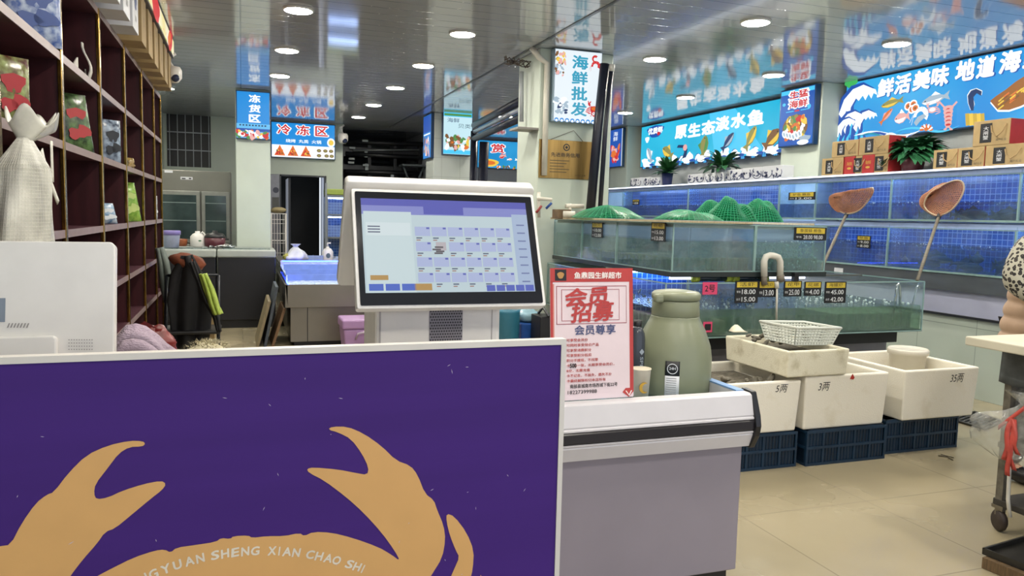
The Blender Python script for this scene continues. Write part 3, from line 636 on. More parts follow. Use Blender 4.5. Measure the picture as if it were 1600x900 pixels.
b.use(MATS['ink']); text(b, '南部县城南市场西城下街22号', pp, at_(.51, .105), .19, .015, bold=.02); text(b, '18227399988', pp, at_(.37, .06), .115, .013, bold=.012)
text(b, '500', pp, at_(.26, .262), .026, .016, bold=.06, d=.003)
b.use(MATS['poster_red']); b.poly([at_(x, y) for x, y in ((.86, .04), (.90, .07), (.96, .07), (1.0, .045), (.94, 0.0))], nP, .001, .0004)
b.use(MATS['text_white']); b.poly([at_(x, y) for x, y in ((.895, .05), (.91, .05), (.94, .02), (.965, .05), (.98, .05), (.945, .008))], nP, .0016, .0003)
b.build('lettering', None, po)
# kettle
kt = thing('vacuum_flask', 'sage green vacuum flask with a dark sticker on the freezer', 'flask', (1.712, 2.80, .781))
kc = (1.712, 2.80, .781)
green = mat('sage_green', '#83886f', .33, var=.05)
MB().lathe(kc, [(.005, 0), (.148, 0), (.156, .008), (.158, .06), (.157, .15), (.15, .20), (.128, .262), (.108, .30), (.100, .318), (.1, .322)], 40).build('body', green, kt)
MB().lathe((kc[0], kc[1], kc[2] + .323), [(.098, 0), (.1, .002), (.097, .062), (.094, .066)], 40).build('neck', green, kt)
MB().lathe((kc[0], kc[1], kc[2] + .391), [(.094, -.001), (.1, .001), (.102, .022), (.092, .032), (.055, .038), (.001, .04)], 40).build('cap', green, kt)
b = MB(); b.box(kc[0] - .125, kc[0] - .085, kc[1] - .055, kc[1] - .02, kc[2] + .382, kc[2] + .418); b.build('spout', green, kt, bevel=.01)
b = MB(); b.tube([(kc[0] + .02, kc[1] + .095, kc[2] + .35), (kc[0] + .04, kc[1] + .19, kc[2] + .34), (kc[0] + .04, kc[1] + .21, kc[2] + .24), (kc[0] + .03, kc[1] + .15, kc[2] + .14)], .014, 10); b.build('handle', green, kt)
def wrap(b, a0, a1, z0, z1, r=.1595, nn=8):
    b.sheet(lambda u_, v_: V((kc[0] + r * math.sin(a0 + (a1 - a0) * u_), kc[1] - r * math.cos(a0 + (a1 - a0) * u_), kc[2] + z0 + (z1 - z0) * v_)), nn, 1)
b = MB().use(MATS['ink']); wrap(b, -.74, -.38, .095, .155, .1600)
b.use(MATS['white_card']); wrap(b, -.74, -.38, .004, .095, .1600)
for k in range(9): b.use(mat('label_grey', '#8f8f8f', .5)); wrap(b, -.70, -.45, .012 + k * .009, .0145 + k * .009, .1606)
sk = b.build('sticker', None, kt, solid=.0006)
b = MB().use(MATS['white_card']); ca = -.56
cc = V((kc[0] + .1612 * math.sin(ca), kc[1] - .1612 * math.cos(ca), kc[2] + .124)); un = V((math.cos(ca), math.sin(ca), 0))
b.tube([cc + un * .02 * math.cos(2 * PI * k / 20) + V((0, 0, .02 * math.sin(2 * PI * k / 20))) for k in range(20)], .0018, 6, closed=True)
kp = PL(None, u=un, v=(0, 0, 1), o=cc)
text(b, '24H', kp, cc + V((0, 0, .002)), .026, .011, d=.0012, bold=.03)
b.build('sticker_print', None, sk)
# paper cup and dark bottle
cp = thing('paper_cup', 'cream paper cup with a yellow moon print beside the poster', 'cup', (1.40, 2.6, .781))
pc = V((U(1001, 600, y=2.6).x, 2.6, .781))
MB().lathe(pc, [(.002, .003), (.027, .003), (.0285, 0), (.0375, .146), (.039, .148), (.039, .144), (.0365, .144), (.027, .006), (.002, .006)], 28).build('cup_wall', mat('cup_cream', '#d9d0bc', .5), cp)
b = MB().use(mat('moon_yellow', '#c39a33', .5)); cpp = PL('y', pc.y - .0345)
for k in (0,):
    P = [(math.cos(a) * .021, math.sin(a) * .021) for a in [R(60 + i * 12) for i in range(21)]] + [(.008 + math.cos(a) * .0165, math.sin(a) * .0165) for a in [R(290 - i * 10) for i in range(23)]]
    b.poly([V((pc.x - .004 + x, cpp.o.y, pc.z + .078 + y)) for x, y in P], (0, -1, 0), 0, .003)
b.build('moon_print', None, cp)
bt = thing('spray_bottle', 'dark plastic bottle standing between the poster and the green flask', 'bottle', (1.43, 2.74, .781))
bc = V((U(993, 540, y=2.74).x + .006, 2.74, .781))
MB().lathe(bc, [(.002, 0), (.03, 0), (.033, .006), (.033, .235), (.03, .262), (.019, .284), (.014, .292)], 24).build('bottle_body', mat('bottle_smoke', '#3a3f47', .15), bt)
MB().lathe(bc, [(.016, .29), (.017, .294), (.017, .314), (.002, .316)], 20).build('cap', MATS['black_plastic'], bt)
MB().lathe(bc, [(.0335, .012), (.0338, .014), (.0338, .035), (.0335, .037)], 24).build('band', mat('band_blue', '#2f5a8c', .3), bt)
b = MB(); bp_ = PL(None, u=(0, 0, -1), v=(1, 0, 0), o=(bc.x, bc.y - .034, bc.z)); text(b, '♦SPRO', PL(None, u=(0, 0, -1), v=(1, 0, 0), o=(bc.x, bc.y - .034, bc.z)), V((bc.x + .004, bc.y - .034, bc.z + .15)), .105, .02, bold=.02)
b.build('lettering', mat('bottle_text', '#9aa3ab', .4), bt)

# ---------------------------------------------------------------- backlit signs
def S_(name, col, k=1.0): return emit('sign_' + name, col, SIGN * k)
sw, sb, sdk, sred = S_('white', '#f4fbff', 1.05), S_('blue', '#1c86d6'), S_('navy', '#10386e', .8), S_('red', '#c8262c')
sor, sye, sgr, spk, sbr = S_('orange', '#d9702c'), S_('yellow', '#e8c44a'), S_('green', '#4f8a4a'), S_('pink', '#e2a9a4'), S_('brown', '#7a5430')
scy, sgy, stl, sdb, sol = S_('cyan', '#49c4ee'), S_('grey', '#9fb4c4'), S_('teal', '#1f8fa6'), S_('deep', '#1a4fa8'), S_('olive', '#8d8a4c')
dark_frame = mat('sign_frame', '#1d3d63', .3)
def sign(name, label, pl, box, face, depth=.09, fr=.015, group=None, col=dark_frame):
    """box = (u0,v0,u1,v1) on the face plane; the housing lies behind the face"""
    u0, v0, u1, v1 = box; c = pl.at((u0 + u1) / 2, v0)
    r = thing(name, label, 'sign', c - pl.n * depth / 2, group)
    b = MB(); fr_box(b, pl.o, pl.u, pl.v, pl.n, u0, u1, v0, v1, -depth, -.002); b.build('housing', col, r, bevel=.004)
    b = MB(); b.poly([pl.at(u0 + fr, v0 + fr), pl.at(u1 - fr, v0 + fr), pl.at(u1 - fr, v1 - fr), pl.at(u0 + fr, v1 - fr)], pl.n, -.002, .003)
    b.build('lit_face', face, r)
    return r
def uv(pl, p): return (p - pl.o).dot(pl.u), (p - pl.o).dot(pl.v)
def bx(pl, x0, y0, x1, y1):
    a, b = uv(pl, pl(x0, y0)), uv(pl, pl(x1, y1)); return (min(a[0], b[0]), min(a[1], b[1]), max(a[0], b[0]), max(a[1], b[1]))
class Art:
    """draw on a sign face in fractions of its box"""
    def __init__(s, pl, box): s.pl, s.b, s.mb = pl, box, MB(); s.w = box[2] - box[0]; s.h = box[3] - box[1]; s.d = .002
    def P(s, a, c): return s.pl.at(s.b[0] + s.w * a, s.b[1] + s.h * c)
    def use(s, m): s.mb.use(m); s.d += .00016; return s
    def poly(s, pts): s.mb.poly([s.P(*p) for p in pts], s.pl.n, s.d, .0001); return s
    def rect(s, a0, c0, a1, c1): return s.poly([(a0, c0), (a1, c0), (a1, c1), (a0, c1)])
    def blob(s, a, c, ru, rv, n=12, rot=0, amp=0, seed=0): blobp(s.mb, s.pl, s.P(a, c), ru, rv, s.d, n, rot, amp, seed, .0001); return s
    def text(s, t, a, c, w, h, **k): text(s.mb, t, s.pl, s.P(a, c), w * s.w, h * s.h, d=s.d, **k); return s
    def fish(s, a, c, L, H, m1, m2, rot=0, flip=1): s.d += .0003; fish(s.mb, s.pl, s.P(a, c), L, H, m1, m2, rot, flip, s.d); s.d += .0016; return s
    def wave(s, a, c, r, m_main=None, flip=1):
        """a curling wave: blue crest with white foam fingers"""
        p = s.P(a, c)
        def g(pts, m):
            s.use(m); s.mb.poly([p + s.pl.u * (x * r * flip) + s.pl.v * (y * r) for x, y in pts], s.pl.n, s.d, .0001)
        g([(-1.2, -1), (-1.15, -.1), (-.9, .55), (-.4, .95), (.25, 1.0), (.8, .7), (.75, .5), (.45, .62), (.05, .5), (-.2, .15), (-.15, -.4), (.3, -1)], sdb)
        g([(-1.0, -.1), (-.75, .45), (-.3, .8), (.25, .9), (.9, .62), (1.0, .4), (.8, .5), (.7, .3), (.55, .5), (.4, .28), (.25, .48), (.05, .3), (-.1, .42), (-.35, .1), (-.4, -.3), (-.6, .0), (-.7, -.4)], sw)
        g([(-.85, -1), (-.8, -.5), (-.5, -.1), (-.6, -.6), (-.5, -1)], scy)
        g([(-.35, -1), (-.3, -.55), (-.05, -.25), (-.12, -.6), (-.05, -1)], scy)
        return s
    def crab(s, a, c, r, m, m2):
        p = s.P(a, c); g = lambda x, y, rx, ry, rot=0, mm=m: (s.mb.use(mm), blobp(s.mb, s.pl, p + s.pl.u * x * r + s.pl.v * y * r, rx * r, ry * r, s.d, 12, rot, 0, 0, .0001))
        for k in (-1, 1):
            for i in range(4): g(k * (.8 + .06 * i), -.25 * i + .2, .5, .07, k * (-.5 + .25 * i))
            g(k * .85, .65, .30, .18, k * 1.0); g(k * .7, .95, .22, .09, k * 2.2); g(k * .98, .98, .2, .08, k * 1.2)
        s.d += .0004; g(0, 0, .7, .45); s.d += .0004; g(0, .05, .5, .28, 0, m2); s.d += .0004
        return s
    def shrimp(s, a, c, r, m, m2, rot=0):
        p = s.P(a, c); q = []; 
        f = lambda x, y: p + s.pl.u * ((x * math.cos(rot) - y * math.sin(rot)) * r) + s.pl.v * ((x * math.sin(rot) + y * math.cos(rot)) * r)
        out = [(math.cos(t) * 1.0, math.sin(t)) for t in [R(-80 + i * 20) for i in range(12)]]
        inn = [(math.cos(t) * (.62 - .3 * i / 11), math.sin(t) * (.62 - .3 * i / 11)) for i, t in enumerate([R(140 - i * 20) for i in range(12)])]
        s.use(m); s.mb.poly([f(*x) for x in out + inn], s.pl.n, s.d, .0001)
        s.use(m2)
        for i in range(5):
            t = R(-50 + i * 38); s.mb.poly([f(math.cos(t) * .55, math.sin(t) * .55), f(math.cos(t + .08) * .98, math.sin(t + .08) * .98), f(math.cos(t + .16) * .98, math.sin(t + .16) * .98)], s.pl.n, s.d, .0001)
        s.use(m)
        for k in (0, 1): s.mb.poly([f(-.6, .75 + .1 * k), f(-1.5, .2 + .4 * k), f(-1.52, .23 + .4 * k), f(-.6, .8 + .1 * k)], s.pl.n, s.d, .0001)
        return s
    def dish(s, a, c, w, h, cols, n=16, seed=1, rr=(.10, .22)):
        """a heap of food pieces"""
        rnd = random.Random(seed)
        for i in range(n):
            s.use(rnd.choice(cols)); q = rnd.uniform(*rr) * min(w * s.w, h * s.h)
            s.blob(a + rnd.uniform(-.5, .5) * w, c + rnd.uniform(-.5, .5) * h, q * rnd.uniform(.8, 1.6), q * rnd.uniform(.6, 1), 9, rnd.uniform(0, 3), .1, i)
        return s
    def burst(s, a, c, n, r, m, seed=1):
        rnd = random.Random(seed); s.use(m)
        for _ in range(n): s.blob(a + rnd.uniform(-.5, .5) * r / s.w, c + rnd.uniform(-.5, .5) * r / s.h, .006, .006, 6)
        return s
    def done(s, r, name='printed_artwork'): return s.mb.build(name, None, r)

# main square pillar: 海鲜批发
pl = PL('y', 6.90); box = bx(pl, 867, 79, 938, 194); box = (box[0], box[1], box[2], CZ - .01)
r = sign('pillar_sign', 'tall white backlit sign with blue characters and seafood on the square pillar', pl, box, emit('face_white', '#e9f3fa', 1.02), .10, .008, col=mat('sign_frame_pale', '#8fa6b8', .3))
A = Art(pl, box)
A.dish(.13, .86, .2, .16, [sor, sbr, spk, sye], 16, 2).dish(.1, .70, .16, .14, [spk, sbr, sgy], 14, 3).shrimp(.86, .80, .05, sred, spk, .9).shrimp(.84, .90, .035, sred, sor, 2.2)
A.dish(.14, .22, .24, .2, [sgy, sdk, sw, sgy], 26, 5).crab(.85, .2, .065, sred, sor).dish(.83, .14, .2, .08, [sred, sor], 10, 8)
A.use(sb)
for k in range(9): A.blob(.06 + k * .11, .02, .022, .02, 10)
A.use(sw)
for k in range(9): A.blob(.06 + k * .11, .012, .014, .012, 8)
A.use(emit('sign_teal2', '#2f9fc0', SIGN * .9))
for k, ch in enumerate('海鲜批发'): A.text(ch, .52, .83 - k * .215, .34, .19, bold=.05)
A.done(r)
# pale freezer pillar 冻货区
pl = PL('y', 10.94); box = bx(pl, 368, 140, 423, 219)
r = sign('pillar_sign', 'blue backlit sign reading 冻货区 on the pale pillar behind the freezers', pl, box, emit('face_blue', '#178fe0', 1.0), .08)
A = Art(pl, box); A.use(S_('sea', '#5fb6e6')).rect(.02, .02, .98, .32).use(sdb).rect(.02, .16, .98, .22)
A.dish(.5, .1, .9, .14, [sor, sred, sw, spk, sgr, sye], 40, 4, (.2, .4)).use(sdk)
for k in range(9): A.rect(.1 + k * .09, .27, .15 + k * .09, .30)
A.use(sw)
for k, ch in enumerate('冻货区'): A.text(ch, .54, .84 - k * .205, .34, .165, bold=.06)
A.done(r)
# back wall 冷冻区
pl = PL('y', 14.41); box = bx(pl, 423, 187, 524, 250); box = (box[0], box[1], box[2], CZ - .03)
r = sign('wall_sign', 'wide blue backlit sign with red characters 冷冻区 over the dark doorway', pl, box, emit('face_blue', '#178fe0', 1.0), .08)
A = Art(pl, box); A.use(sw).rect(.015, .02, .985, .36)
for k in range(3):
    a = .05 + k * .2; A.use(sor).poly([(a, .06), (a + .17, .06), (a + .085, .36)]).use(sred).poly([(a + .02, .08), (a + .1, .08), (a + .08, .26)]).use(sye).dish(a + .085, .15, .1, .12, [sye, sor, sbr], 12, k)
A.use(sor)
for a, c in ((.74, .24), (.84, .24), (.93, .24), (.74, .1), (.86, .1), (.94, .1)): A.use(sbr).blob(a, c, .04, .03).use(sol).blob(a, c, .025, .018)
A.use(sw).blob(.93, .48, .07, .08, 16).use(sye).blob(.93, .48, .045, .05)
for k, ch in enumerate('冷冻区'):
    A.use(sw).text(ch, .20 + k * .29, .79, .24, .32, bold=.13).use(sred).text(ch, .20 + k * .29, .79, .20, .28, bold=.04)
A.use(sw).text('烧烤  丸类  火锅', .5, .48, .55, .1, bold=.03); A.done(r)
# tiled pillar with two signs
pl = PL('y', 11.97); box = bx(pl, 692, 173, 738, 244)
r = sign('pillar_sign', 'pale blue backlit shellfish sign 贝类 on the white tiled pillar', pl, box, emit('face_pale', '#c9ecf6', 1.0), .07)
A = Art(pl, box); A.use(scy).rect(.03, .88, .97, .97).use(sgr).rect(.05, .9, .95, .95).use(scy).rect(.03, .03, .97, .12)
A.use(sdk).text('海鲜', .35, .80, .4, .10).use(S_('slate', '#4a6a7a')).text('贝类', .72, .68, .42, .10)
A.dish(.5, .28, .8, .3, [sor, sye, sbr, sw, sgr, spk], 44, 6, (.1, .2)); A.done(r)
pl = PL('x', 2.82); y1, y0 = 12.65, 12.02
box = (-y1, 2.42, -y0, CZ - .01) if False else bx(pl, 671, 176, 686, 243)
box = (-12.6, box[1], -12.05, CZ - .01)
r = sign('pillar_sign', 'narrow blue sign turned sideways on the white tiled pillar', pl, box, emit('face_blue2', '#2a86d8', 1.0), .05)
A = Art(pl, box); A.use(sdb).rect(.03, .6, .97, .97).use(sw).rect(.1, .54, .9, .57).use(sw).dish(.5, .25, .7, .4, [sw, sbr, spk, sgy], 20, 2); A.done(r)
# far wall 赏鱼区 goldfish sign
pl = PL('y', 15.5); box = bx(pl, 746, 216, 960, 272); box = (box[0], box[1], 6.3, CZ - .03)
r = sign('wall_sign', 'blue backlit goldfish sign with red characters on the far back wall', pl, box, emit('face_sea', '#1d8fd0', 1.0, '#3fb0e6', 1.2), .08)
A = Art(pl, box)
for k, ch in enumerate('赏鱼区'):
    a = (uv(pl, pl(778 + k * 44, 232))[0] - box[0]) / A.w; A.use(sw).text(ch, a, .72, .21, .36, bold=.13).use(sred).text(ch, a, .72, .18, .32, bold=.04)
A.use(sye).blob(.15, .2, .22, .08, 16, 0, .05).use(sor).blob(.15, .2, .15, .045)
A.fish(.33, .45, .16, .10, spk, sred, .3).fish(.55, .33, .2, .07, sw, sred, -.2, -1).fish(.8, .3, .2, .1, sor, sw, .1).fish(.42, .35, .12, .05, sw, sor, .1, -1)
A.use(sgr).dish(.6, .06, .7, .06, [sor, sgr, sbr, sw], 30, 3, (.5, .9)); A.done(r)
# end sign "产"
pl = PL('x', 6.27); box = bx(pl, 946, 206, 975, 262)
box = (-13.6, box[1] + .02, -12.14 - .02, CZ - .02)
r = sign('pillar_sign', 'white and blue sign with red characters just beyond the dark leaning pipe', PL('x', 6.24), box, emit('face_white', '#e9f3fa', 1.02), .05)
A = Art(PL('x', 6.24), box); A.use(sdb).rect(.66, .02, .98, .98).use(sred).text('海产', .33, .68, .58, .3, bold=.05).use(sgy).dish(.3, .2, .5, .25, [sgy, sdk, sw], 20, 1)
A.dish(.82, .35, .2, .36, [sor, sred, spk], 22, 5, (.15, .3)).use(sw).text('海\n鲜', .82, .8, .12, .24); A.done(r)
# long freshwater fish sign 原生态淡水鱼
pl = PL('x', 6.47); box = bx(pl, 1000, 198, 1222, 237)
b0 = uv(pl, pl(1000, 262)); b1 = uv(pl, pl(1222, 236)); box = (b0[0], 2.38, b1[0], CZ - .02)
r = sign('wall_sign', 'long cyan backlit sign of freshwater fish and waves reading 原生态淡水鱼', pl, box, emit('face_cyan', '#18b4de', 1.0, '#2fc4ea', .8), .08)
A = Art(pl, box)
A.use(scy).poly([(.55, .98), (.72, .98), (.9, .1), (.6, .1)])
def fx(px): return (uv(pl, pl(px, 230))[0] - box[0]) / A.w
for ch, px, py in zip('原生态淡水鱼', (1064, 1085, 1107, 1129, 1154, 1181), (206, 203, 199, 193, 188, 183)):
    c = uv(pl, pl(px, py)); A.use(sw).text(ch, (c[0] - box[0]) / A.w, (c[1] - box[1]) / A.h, .095, .30, bold=.08)
A.use(sdb).blob(.13, .83, .26, .10, 16, 0, .12).use(sw).text('优质鲜', .13, .84, .13, .16, bold=.07).use(sred).blob(.16, .76, .05, .03)
A.use(sw).blob(.06, .66, .07, .05, 10, 0, .2)
for i in range(16):
    A.wave(.05 + i * .062, .075, .075)
for i in range(8): A.use(sw).blob(.05 + i * .125, .14, .1, .055, 12, 0, .2, i)
A.fish(.09, .27, .30, .18, sgy, sw, -1.0, 1).fish(.25, .28, .36, .20, sol, sye, -.45)
A.use(sdk).poly([(.40, .1), (.41, .3), (.38, .40), (.335, .42), (.325, .36), (.37, .34), (.385, .25), (.37, .1)]).use(spk).blob(.39, .34, .06, .05)
A.fish(.53, .30, .34, .24, sol, sgr, 1.35, -1).fish(.69, .33, .36, .15, sdk, sgy, .7, -1).fish(.83, .34, .38, .18, sol, sye, .95, -1).fish(.95, .27, .38, .22, sbr, sye, .6, -1)
for i in range(9): A.use(sw).blob(.08 + i * .11, .06, .14, .05, 12, 0, .15, i + 3).use(sdb).blob(.12 + i * .11, .045, .08, .02, 10)
A.done(r)
# sign on the right pillar 盒装海鲜
pl = PL('x', 6.14); b0 = uv(pl, pl(1222, 236)); b1 = uv(pl, pl(1283, 226)); box = (-7.88, 2.40, -7.27, CZ - .02)
r = sign('pillar_sign', 'deep blue backlit sign with a seafood platter on the right wall pillar', pl, box, emit('face_deep', '#1557b4', 1.0, '#1f6ccc', 2), .07)
A = Art(pl, box); A.use(scy).rect(.03, .9, .97, .97)
for t, c in (('生猛', .88), ('海鲜', .72)): A.use(sw).text(t, .54, c, .62, .17, bold=.14).use(sred).text(t, .54, c, .52, .13, bold=.05)
A.use(scy).rect(.2, .595, .42, .61).rect(.62, .595, .84, .61).use(sred).rect(.45, .59, .58, .615).use(scy).blob(.13, .74, .03, .02, 8).blob(.85, .64, .03, .028, 8, 0, .2)
A.use(sbr).blob(.48, .32, .22, .15, 20).dish(.48, .32, .55, .34, [sye, sor, sw, sol, sred, sw, sgr], 60, 9, (.10, .2)).shrimp(.52, .28, .08, sor, sred, .3)
for k in range(6): A.use(sw).blob(.2 + .09 * k, .16 + .02 * abs(k - 3), .035, .05, 10, .6).use(sgy).blob(.2 + .09 * k, .16 + .02 * abs(k - 3), .015, .03, 8, .6)
A.use(sgy).blob(.8, .10, .09, .05, 12, 0, .2).use(sw).blob(.75, .05, .1, .03); A.done(r)
# big sign 鲜活美味 地道海鲜
pl = PL('x', 6.47); box = (-7.17, 2.43, -3.2, CZ - .005)
r = sign('wall_sign', 'big blue backlit sign with a curling wave and sea creatures reading 鲜活美味', pl, box, emit('face_big', '#1a8fe0', 1.0, '#35b0ee', .7), .08)
A = Art(pl, box)
def fq(px, py): c = uv(pl, pl(px, py)); return (c[0] - box[0]) / A.w, (c[1] - box[1]) / A.h
A.use(S_('leafgreen', '#3fae5a')).blob(*fq(1330, 131), .1, .04, 10, 0, .2)
for ch, px, py, w_ in (('鲜', 1384, 137, 26), ('活', 1411, 131, 26), ('美', 1440, 125, 28), ('味', 1469, 119, 28), ('地', 1508, 110, 30), ('道', 1541, 104, 30), ('海', 1579, 96, 34), ('鲜', 1618, 88, 38)):
    a, c = fq(px, py); a1, _ = fq(px + w_ / 2, py); a0, _ = fq(px - w_ / 2, py); A.use(sdb).text(ch, a + .002, c - .006, (a1 - a0) * 1.02, .31, bold=.085).use(sw).text(ch, a, c, a1 - a0, .30, bold=.075, shear=.08)
for px, py, r_ in ((1340, 170, .28), (1352, 195, .17), (1330, 200, .2), (1322, 205, .16)): A.wave(*fq(px, py), r_)
def wv(x0, y0, x1, y1, th, m):
    P = []; n_ = 12
    for i in range(n_ + 1):
        t = i / n_; P.append((x0 + (x1 - x0) * t, y0 + (y1 - y0) * t - 5 * math.sin(t * 2 * PI)))
    A.use(m).poly([fq(x, y) for x, y in P] + [fq(x, y + th * math.sin(PI * min(1, max(0, (i / n_)))) + .3) for i, (x, y) in reversed(list(enumerate(P)))])
wv(1335, 212, 1440, 203, 7, sw); wv(1350, 212, 1430, 208, 4, sdb); wv(1400, 206, 1500, 196, 4, scy); wv(1340, 215, 1410, 205, 3, stl); wv(1380, 214, 1425, 207, 4, sw)
A.fish(*fq(1395, 161), .30, .09, sol, sye, .12).fish(*fq(1463, 155), .33, .11, sgy, sw, .12).fish(*fq(1386, 182), .22, .07, sor, spk, .75, -1).fish(*fq(1411, 184), .2, .13, spk, sw, .15)
for dx, dy in ((-3, 1), (5, -2), (3, 6), (8, 4)): A.use(sw).blob(*fq(1424 + dx, 165 + dy), .05, .045).use(sor).blob(*fq(1424 + dx, 165 + dy), .035, .03).use(sbr).blob(*fq(1424 + dx, 165 + dy), .015, .012)
A.crab(*fq(1459, 172), .07, spk, sw).shrimp(*fq(1441, 181), .09, sw, sgy, .8)
A.use(sgy).poly([fq(*p) for p in ((1430, 192), (1436, 183), (1446, 178), (1450, 182), (1440, 190), (1434, 197))])
for i in range(5): A.use(spk).blob(*fq(1484, 170 + i * 6), .06 - .005 * i, .035, 10, 0, .1).use(sred).blob(*fq(1484, 171 + i * 6), .03, .012, 8)
for k in (-1, 1):
    A.use(spk).poly([fq(1484 + k * 4, 172), fq(1484 + k * 15, 160), fq(1484 + k * 13, 158), fq(1484 + k * 2, 170)]).poly([fq(1484, 196), fq(1484 + k * 8, 203), fq(1484 + k * 3, 204)])
for i in range(9): t = PI * i / 8; A.use(sw if i % 2 else sor).blob(*fq(1450 + 7 * math.cos(t), 203 - 5 * math.sin(t)), .03, .012, 8, t)
A.use(sor).blob(*fq(1450, 202), .025, .02)
P = [(1520, 173), (1516, 162), (1515, 150), (1520, 142), (1528, 139), (1537, 143), (1536, 150), (1529, 146), (1524, 152), (1525, 164), (1524, 173)]
A.use(sw).poly([fq(x + (1 if x > 1524 else -1), y - 1) for x, y in P]).use(sdk).poly([fq(*p) for p in P])
for i in range(5): A.use(sye if i % 2 else S_('yel2', '#c9a83c')).poly([fq(1511 + i * 6, 178), fq(1517 + i * 6, 177), fq(1518 + i * 6, 196), fq(1512 + i * 6, 197)])
P = [(1550, 158), (1560, 150), (1575, 140), (1590, 128), (1606, 118), (1640, 112), (1640, 160), (1610, 160), (1598, 166), (1580, 172), (1562, 172)]
A.use(sw).poly([fq(x, y + 3) for x, y in P]).use(S_('rust', '#9a5f26')).poly([fq(*p) for p in P])
rnd = random.Random(5)
for i in range(40):
    x = rnd.uniform(1560, 1630); y = 165 - (x - 1560) * .6 + rnd.uniform(-8, 8); A.use(rnd.choice([sye, sbr, sor])).poly([fq(x, y), fq(x + 9, y - 7), fq(x + 10, y - 5), fq(x + 1, y + 2)])
A.done(r)
# yellow sign over the tall shelf
pl = PL('l', -.60); a0 = uv(pl, U(272, 92, x=-.60))
box = (4.0, a0[1], a0[0], CZ - .01)
r = sign('shelf_sign', 'yellow and white backlit sign with a red print above the tall shelving', pl, box, emit('face_yellow', '#eedf9a', 1.0, '#f6f2dc', 2), .26, col=mat('sign_box_grey', '#5a565a', .5))
A = Art(pl, box); A.use(S_('lime', '#b9c04a'))
for k in range(9): A.rect(.02 + k * .11, .03, .05 + k * .11, .12)
A.use(sred).blob(.9, .55, .25, .09, 14, .3, .1).use(sor).blob(.88, .5, .15, .05, 12, .3).use(sred).blob(.60, .5, .3, .1, 14, 0, .1).blob(.3, .5, .25, .09); A.use(sor).dish(.75, .3, .1, .2, [sor, sye, sred], 10, 2); A.done(r)

# ---------------------------------------------------------------- plaque, pipes and camera
pl = PL('y', 6.985); b0 = bx(pl, 843, 217, 925, 281)
q = thing('plaque', 'brushed gold award plaque hung on the square pillar under the white sign', 'plaque', pl.at((b0[0] + b0[2]) / 2, b0[1]) + V((0, .005, 0)))
b = MB(); fr_box(b, pl.o, pl.u, pl.v, pl.n, b0[0], b0[2], b0[1], b0[3], -.012, 0); b.build('plate', mat('brushed_gold', '#a98a52', .32, metal=.85, var=.35, scale=3, stretch=(6, 1, .6)), q, bevel=.002)
b = MB(); A_ = lambda a, c: pl.at(b0[0] + (b0[2] - b0[0]) * a, b0[1] + (b0[3] - b0[1]) * c)
b.use(MATS['ink']); blobp(b, pl, A_(.5, .82), .035, .035, .0008, 20); text(b, '先进商务信用', pl, A_(.48, .62), .30, .042, bold=.02)
b.use(MATS['brushed_gold']); blobp(b, pl, A_(.5, .82), .024, .024, .0016, 20); b.use(MATS['ink']); blobp(b, pl, A_(.5, .82), .014, .014, .0024, 12)
for k in range(5): rect_ = [A_(.2, .46 - k * .075), A_(.56 - .05 * (k % 3), .46 - k * .075), A_(.56 - .05 * (k % 3), .475 - k * .075), A_(.2, .475 - k * .075)]; b.poly(rect_, pl.n, .0006, .0003)
text(b, '二〇二三年', pl, A_(.77, .1), .12, .018)
b.build('engraving', None, q)
MB().tube([A_(.2, 1.0) + V((0, -.004, 0)), A_(.62, 1.27) + V((0, -.004, 0)), A_(.8, 1.0) + V((0, -.004, 0))], .003, 5).build('string', mat('string_grey', '#6f6a60', .8), q)
pvc = MATS['pvc']
def pipe(name, label, pts, r_, m, cat='pipe', elbows=True, n=12):
    b = MB().tube(pts, r_, n); o = b.build(name, m); tag(o, label, cat); 
    return o
p = lambda px, py, y: U(px, py, y=y)
pipe('drain_pipe', 'white plastic pipe running up the left edge of the square pillar', [V((2.745, 6.96, 1.9)), V((2.745, 6.96, 2.6)), V((2.745, 6.96, 2.95)), V((2.66, 6.96, 3.0)), V((2.60, 7.0, 3.09))], .028, pvc)
pipe('hanging_pipe', 'grey conduit dropping from the ceiling left of the square pillar', [p(815, 112, 7.3), p(815, 190, 7.3)], .022, mat('conduit', '#9a9fa2', .4))
navy = mat('dark_pipe', '#191c2e', .4)
pipe('duct_pipe', 'thick dark leaning pipe right of the white pillar sign', [p(945, 100, 6.8), p(934, 200, 6.8), p(922, 335, 6.8)], .045, navy)
pipe('drain_pipe', 'slim dark pipe with a white cap leaning beside the thick one', [p(955, 112, 6.75), p(946, 200, 6.75), p(937, 335, 6.75)], .022, navy)
b = MB().lathe(p(956, 106, 6.75), [(.001, -.03), (.026, -.03), (.026, .03), (.001, .035)], 12); tag(b.build('pipe_cap', MATS['white_plastic']), 'white cap on top of the slim dark pipe', 'pipe cap')
for k, (dy, m, lab) in enumerate(((0, navy, 'uppermost black pipe running up to the square pillar'), (14, mat('silver_pipe', '#a9adb4', .3, metal=.5), 'silver pipe between two black ones by the tiled pillar'), (28, navy, 'lowest black pipe sloping up to the square pillar'))):
    pipe('supply_pipe', lab, [U(741, 196 + dy * .75, y=11.6), U(838, 145 + dy * 1.0, y=7.8)], .05 if m is navy else .032, m)
pipe('stand_pipe', 'black upright pipe beside the shellfish pillar sign', [p(757, 222, 11.4), V((p(748, 300, 11.4).x, 11.4, 0))], .075, navy)
pipe('stand_pipe', 'second black upright pipe against the tiled pillar', [p(741, 205, 11.6), V((p(737, 300, 11.6).x, 11.6, 0))], .055, navy)
b = MB()
rnd = random.Random(2)
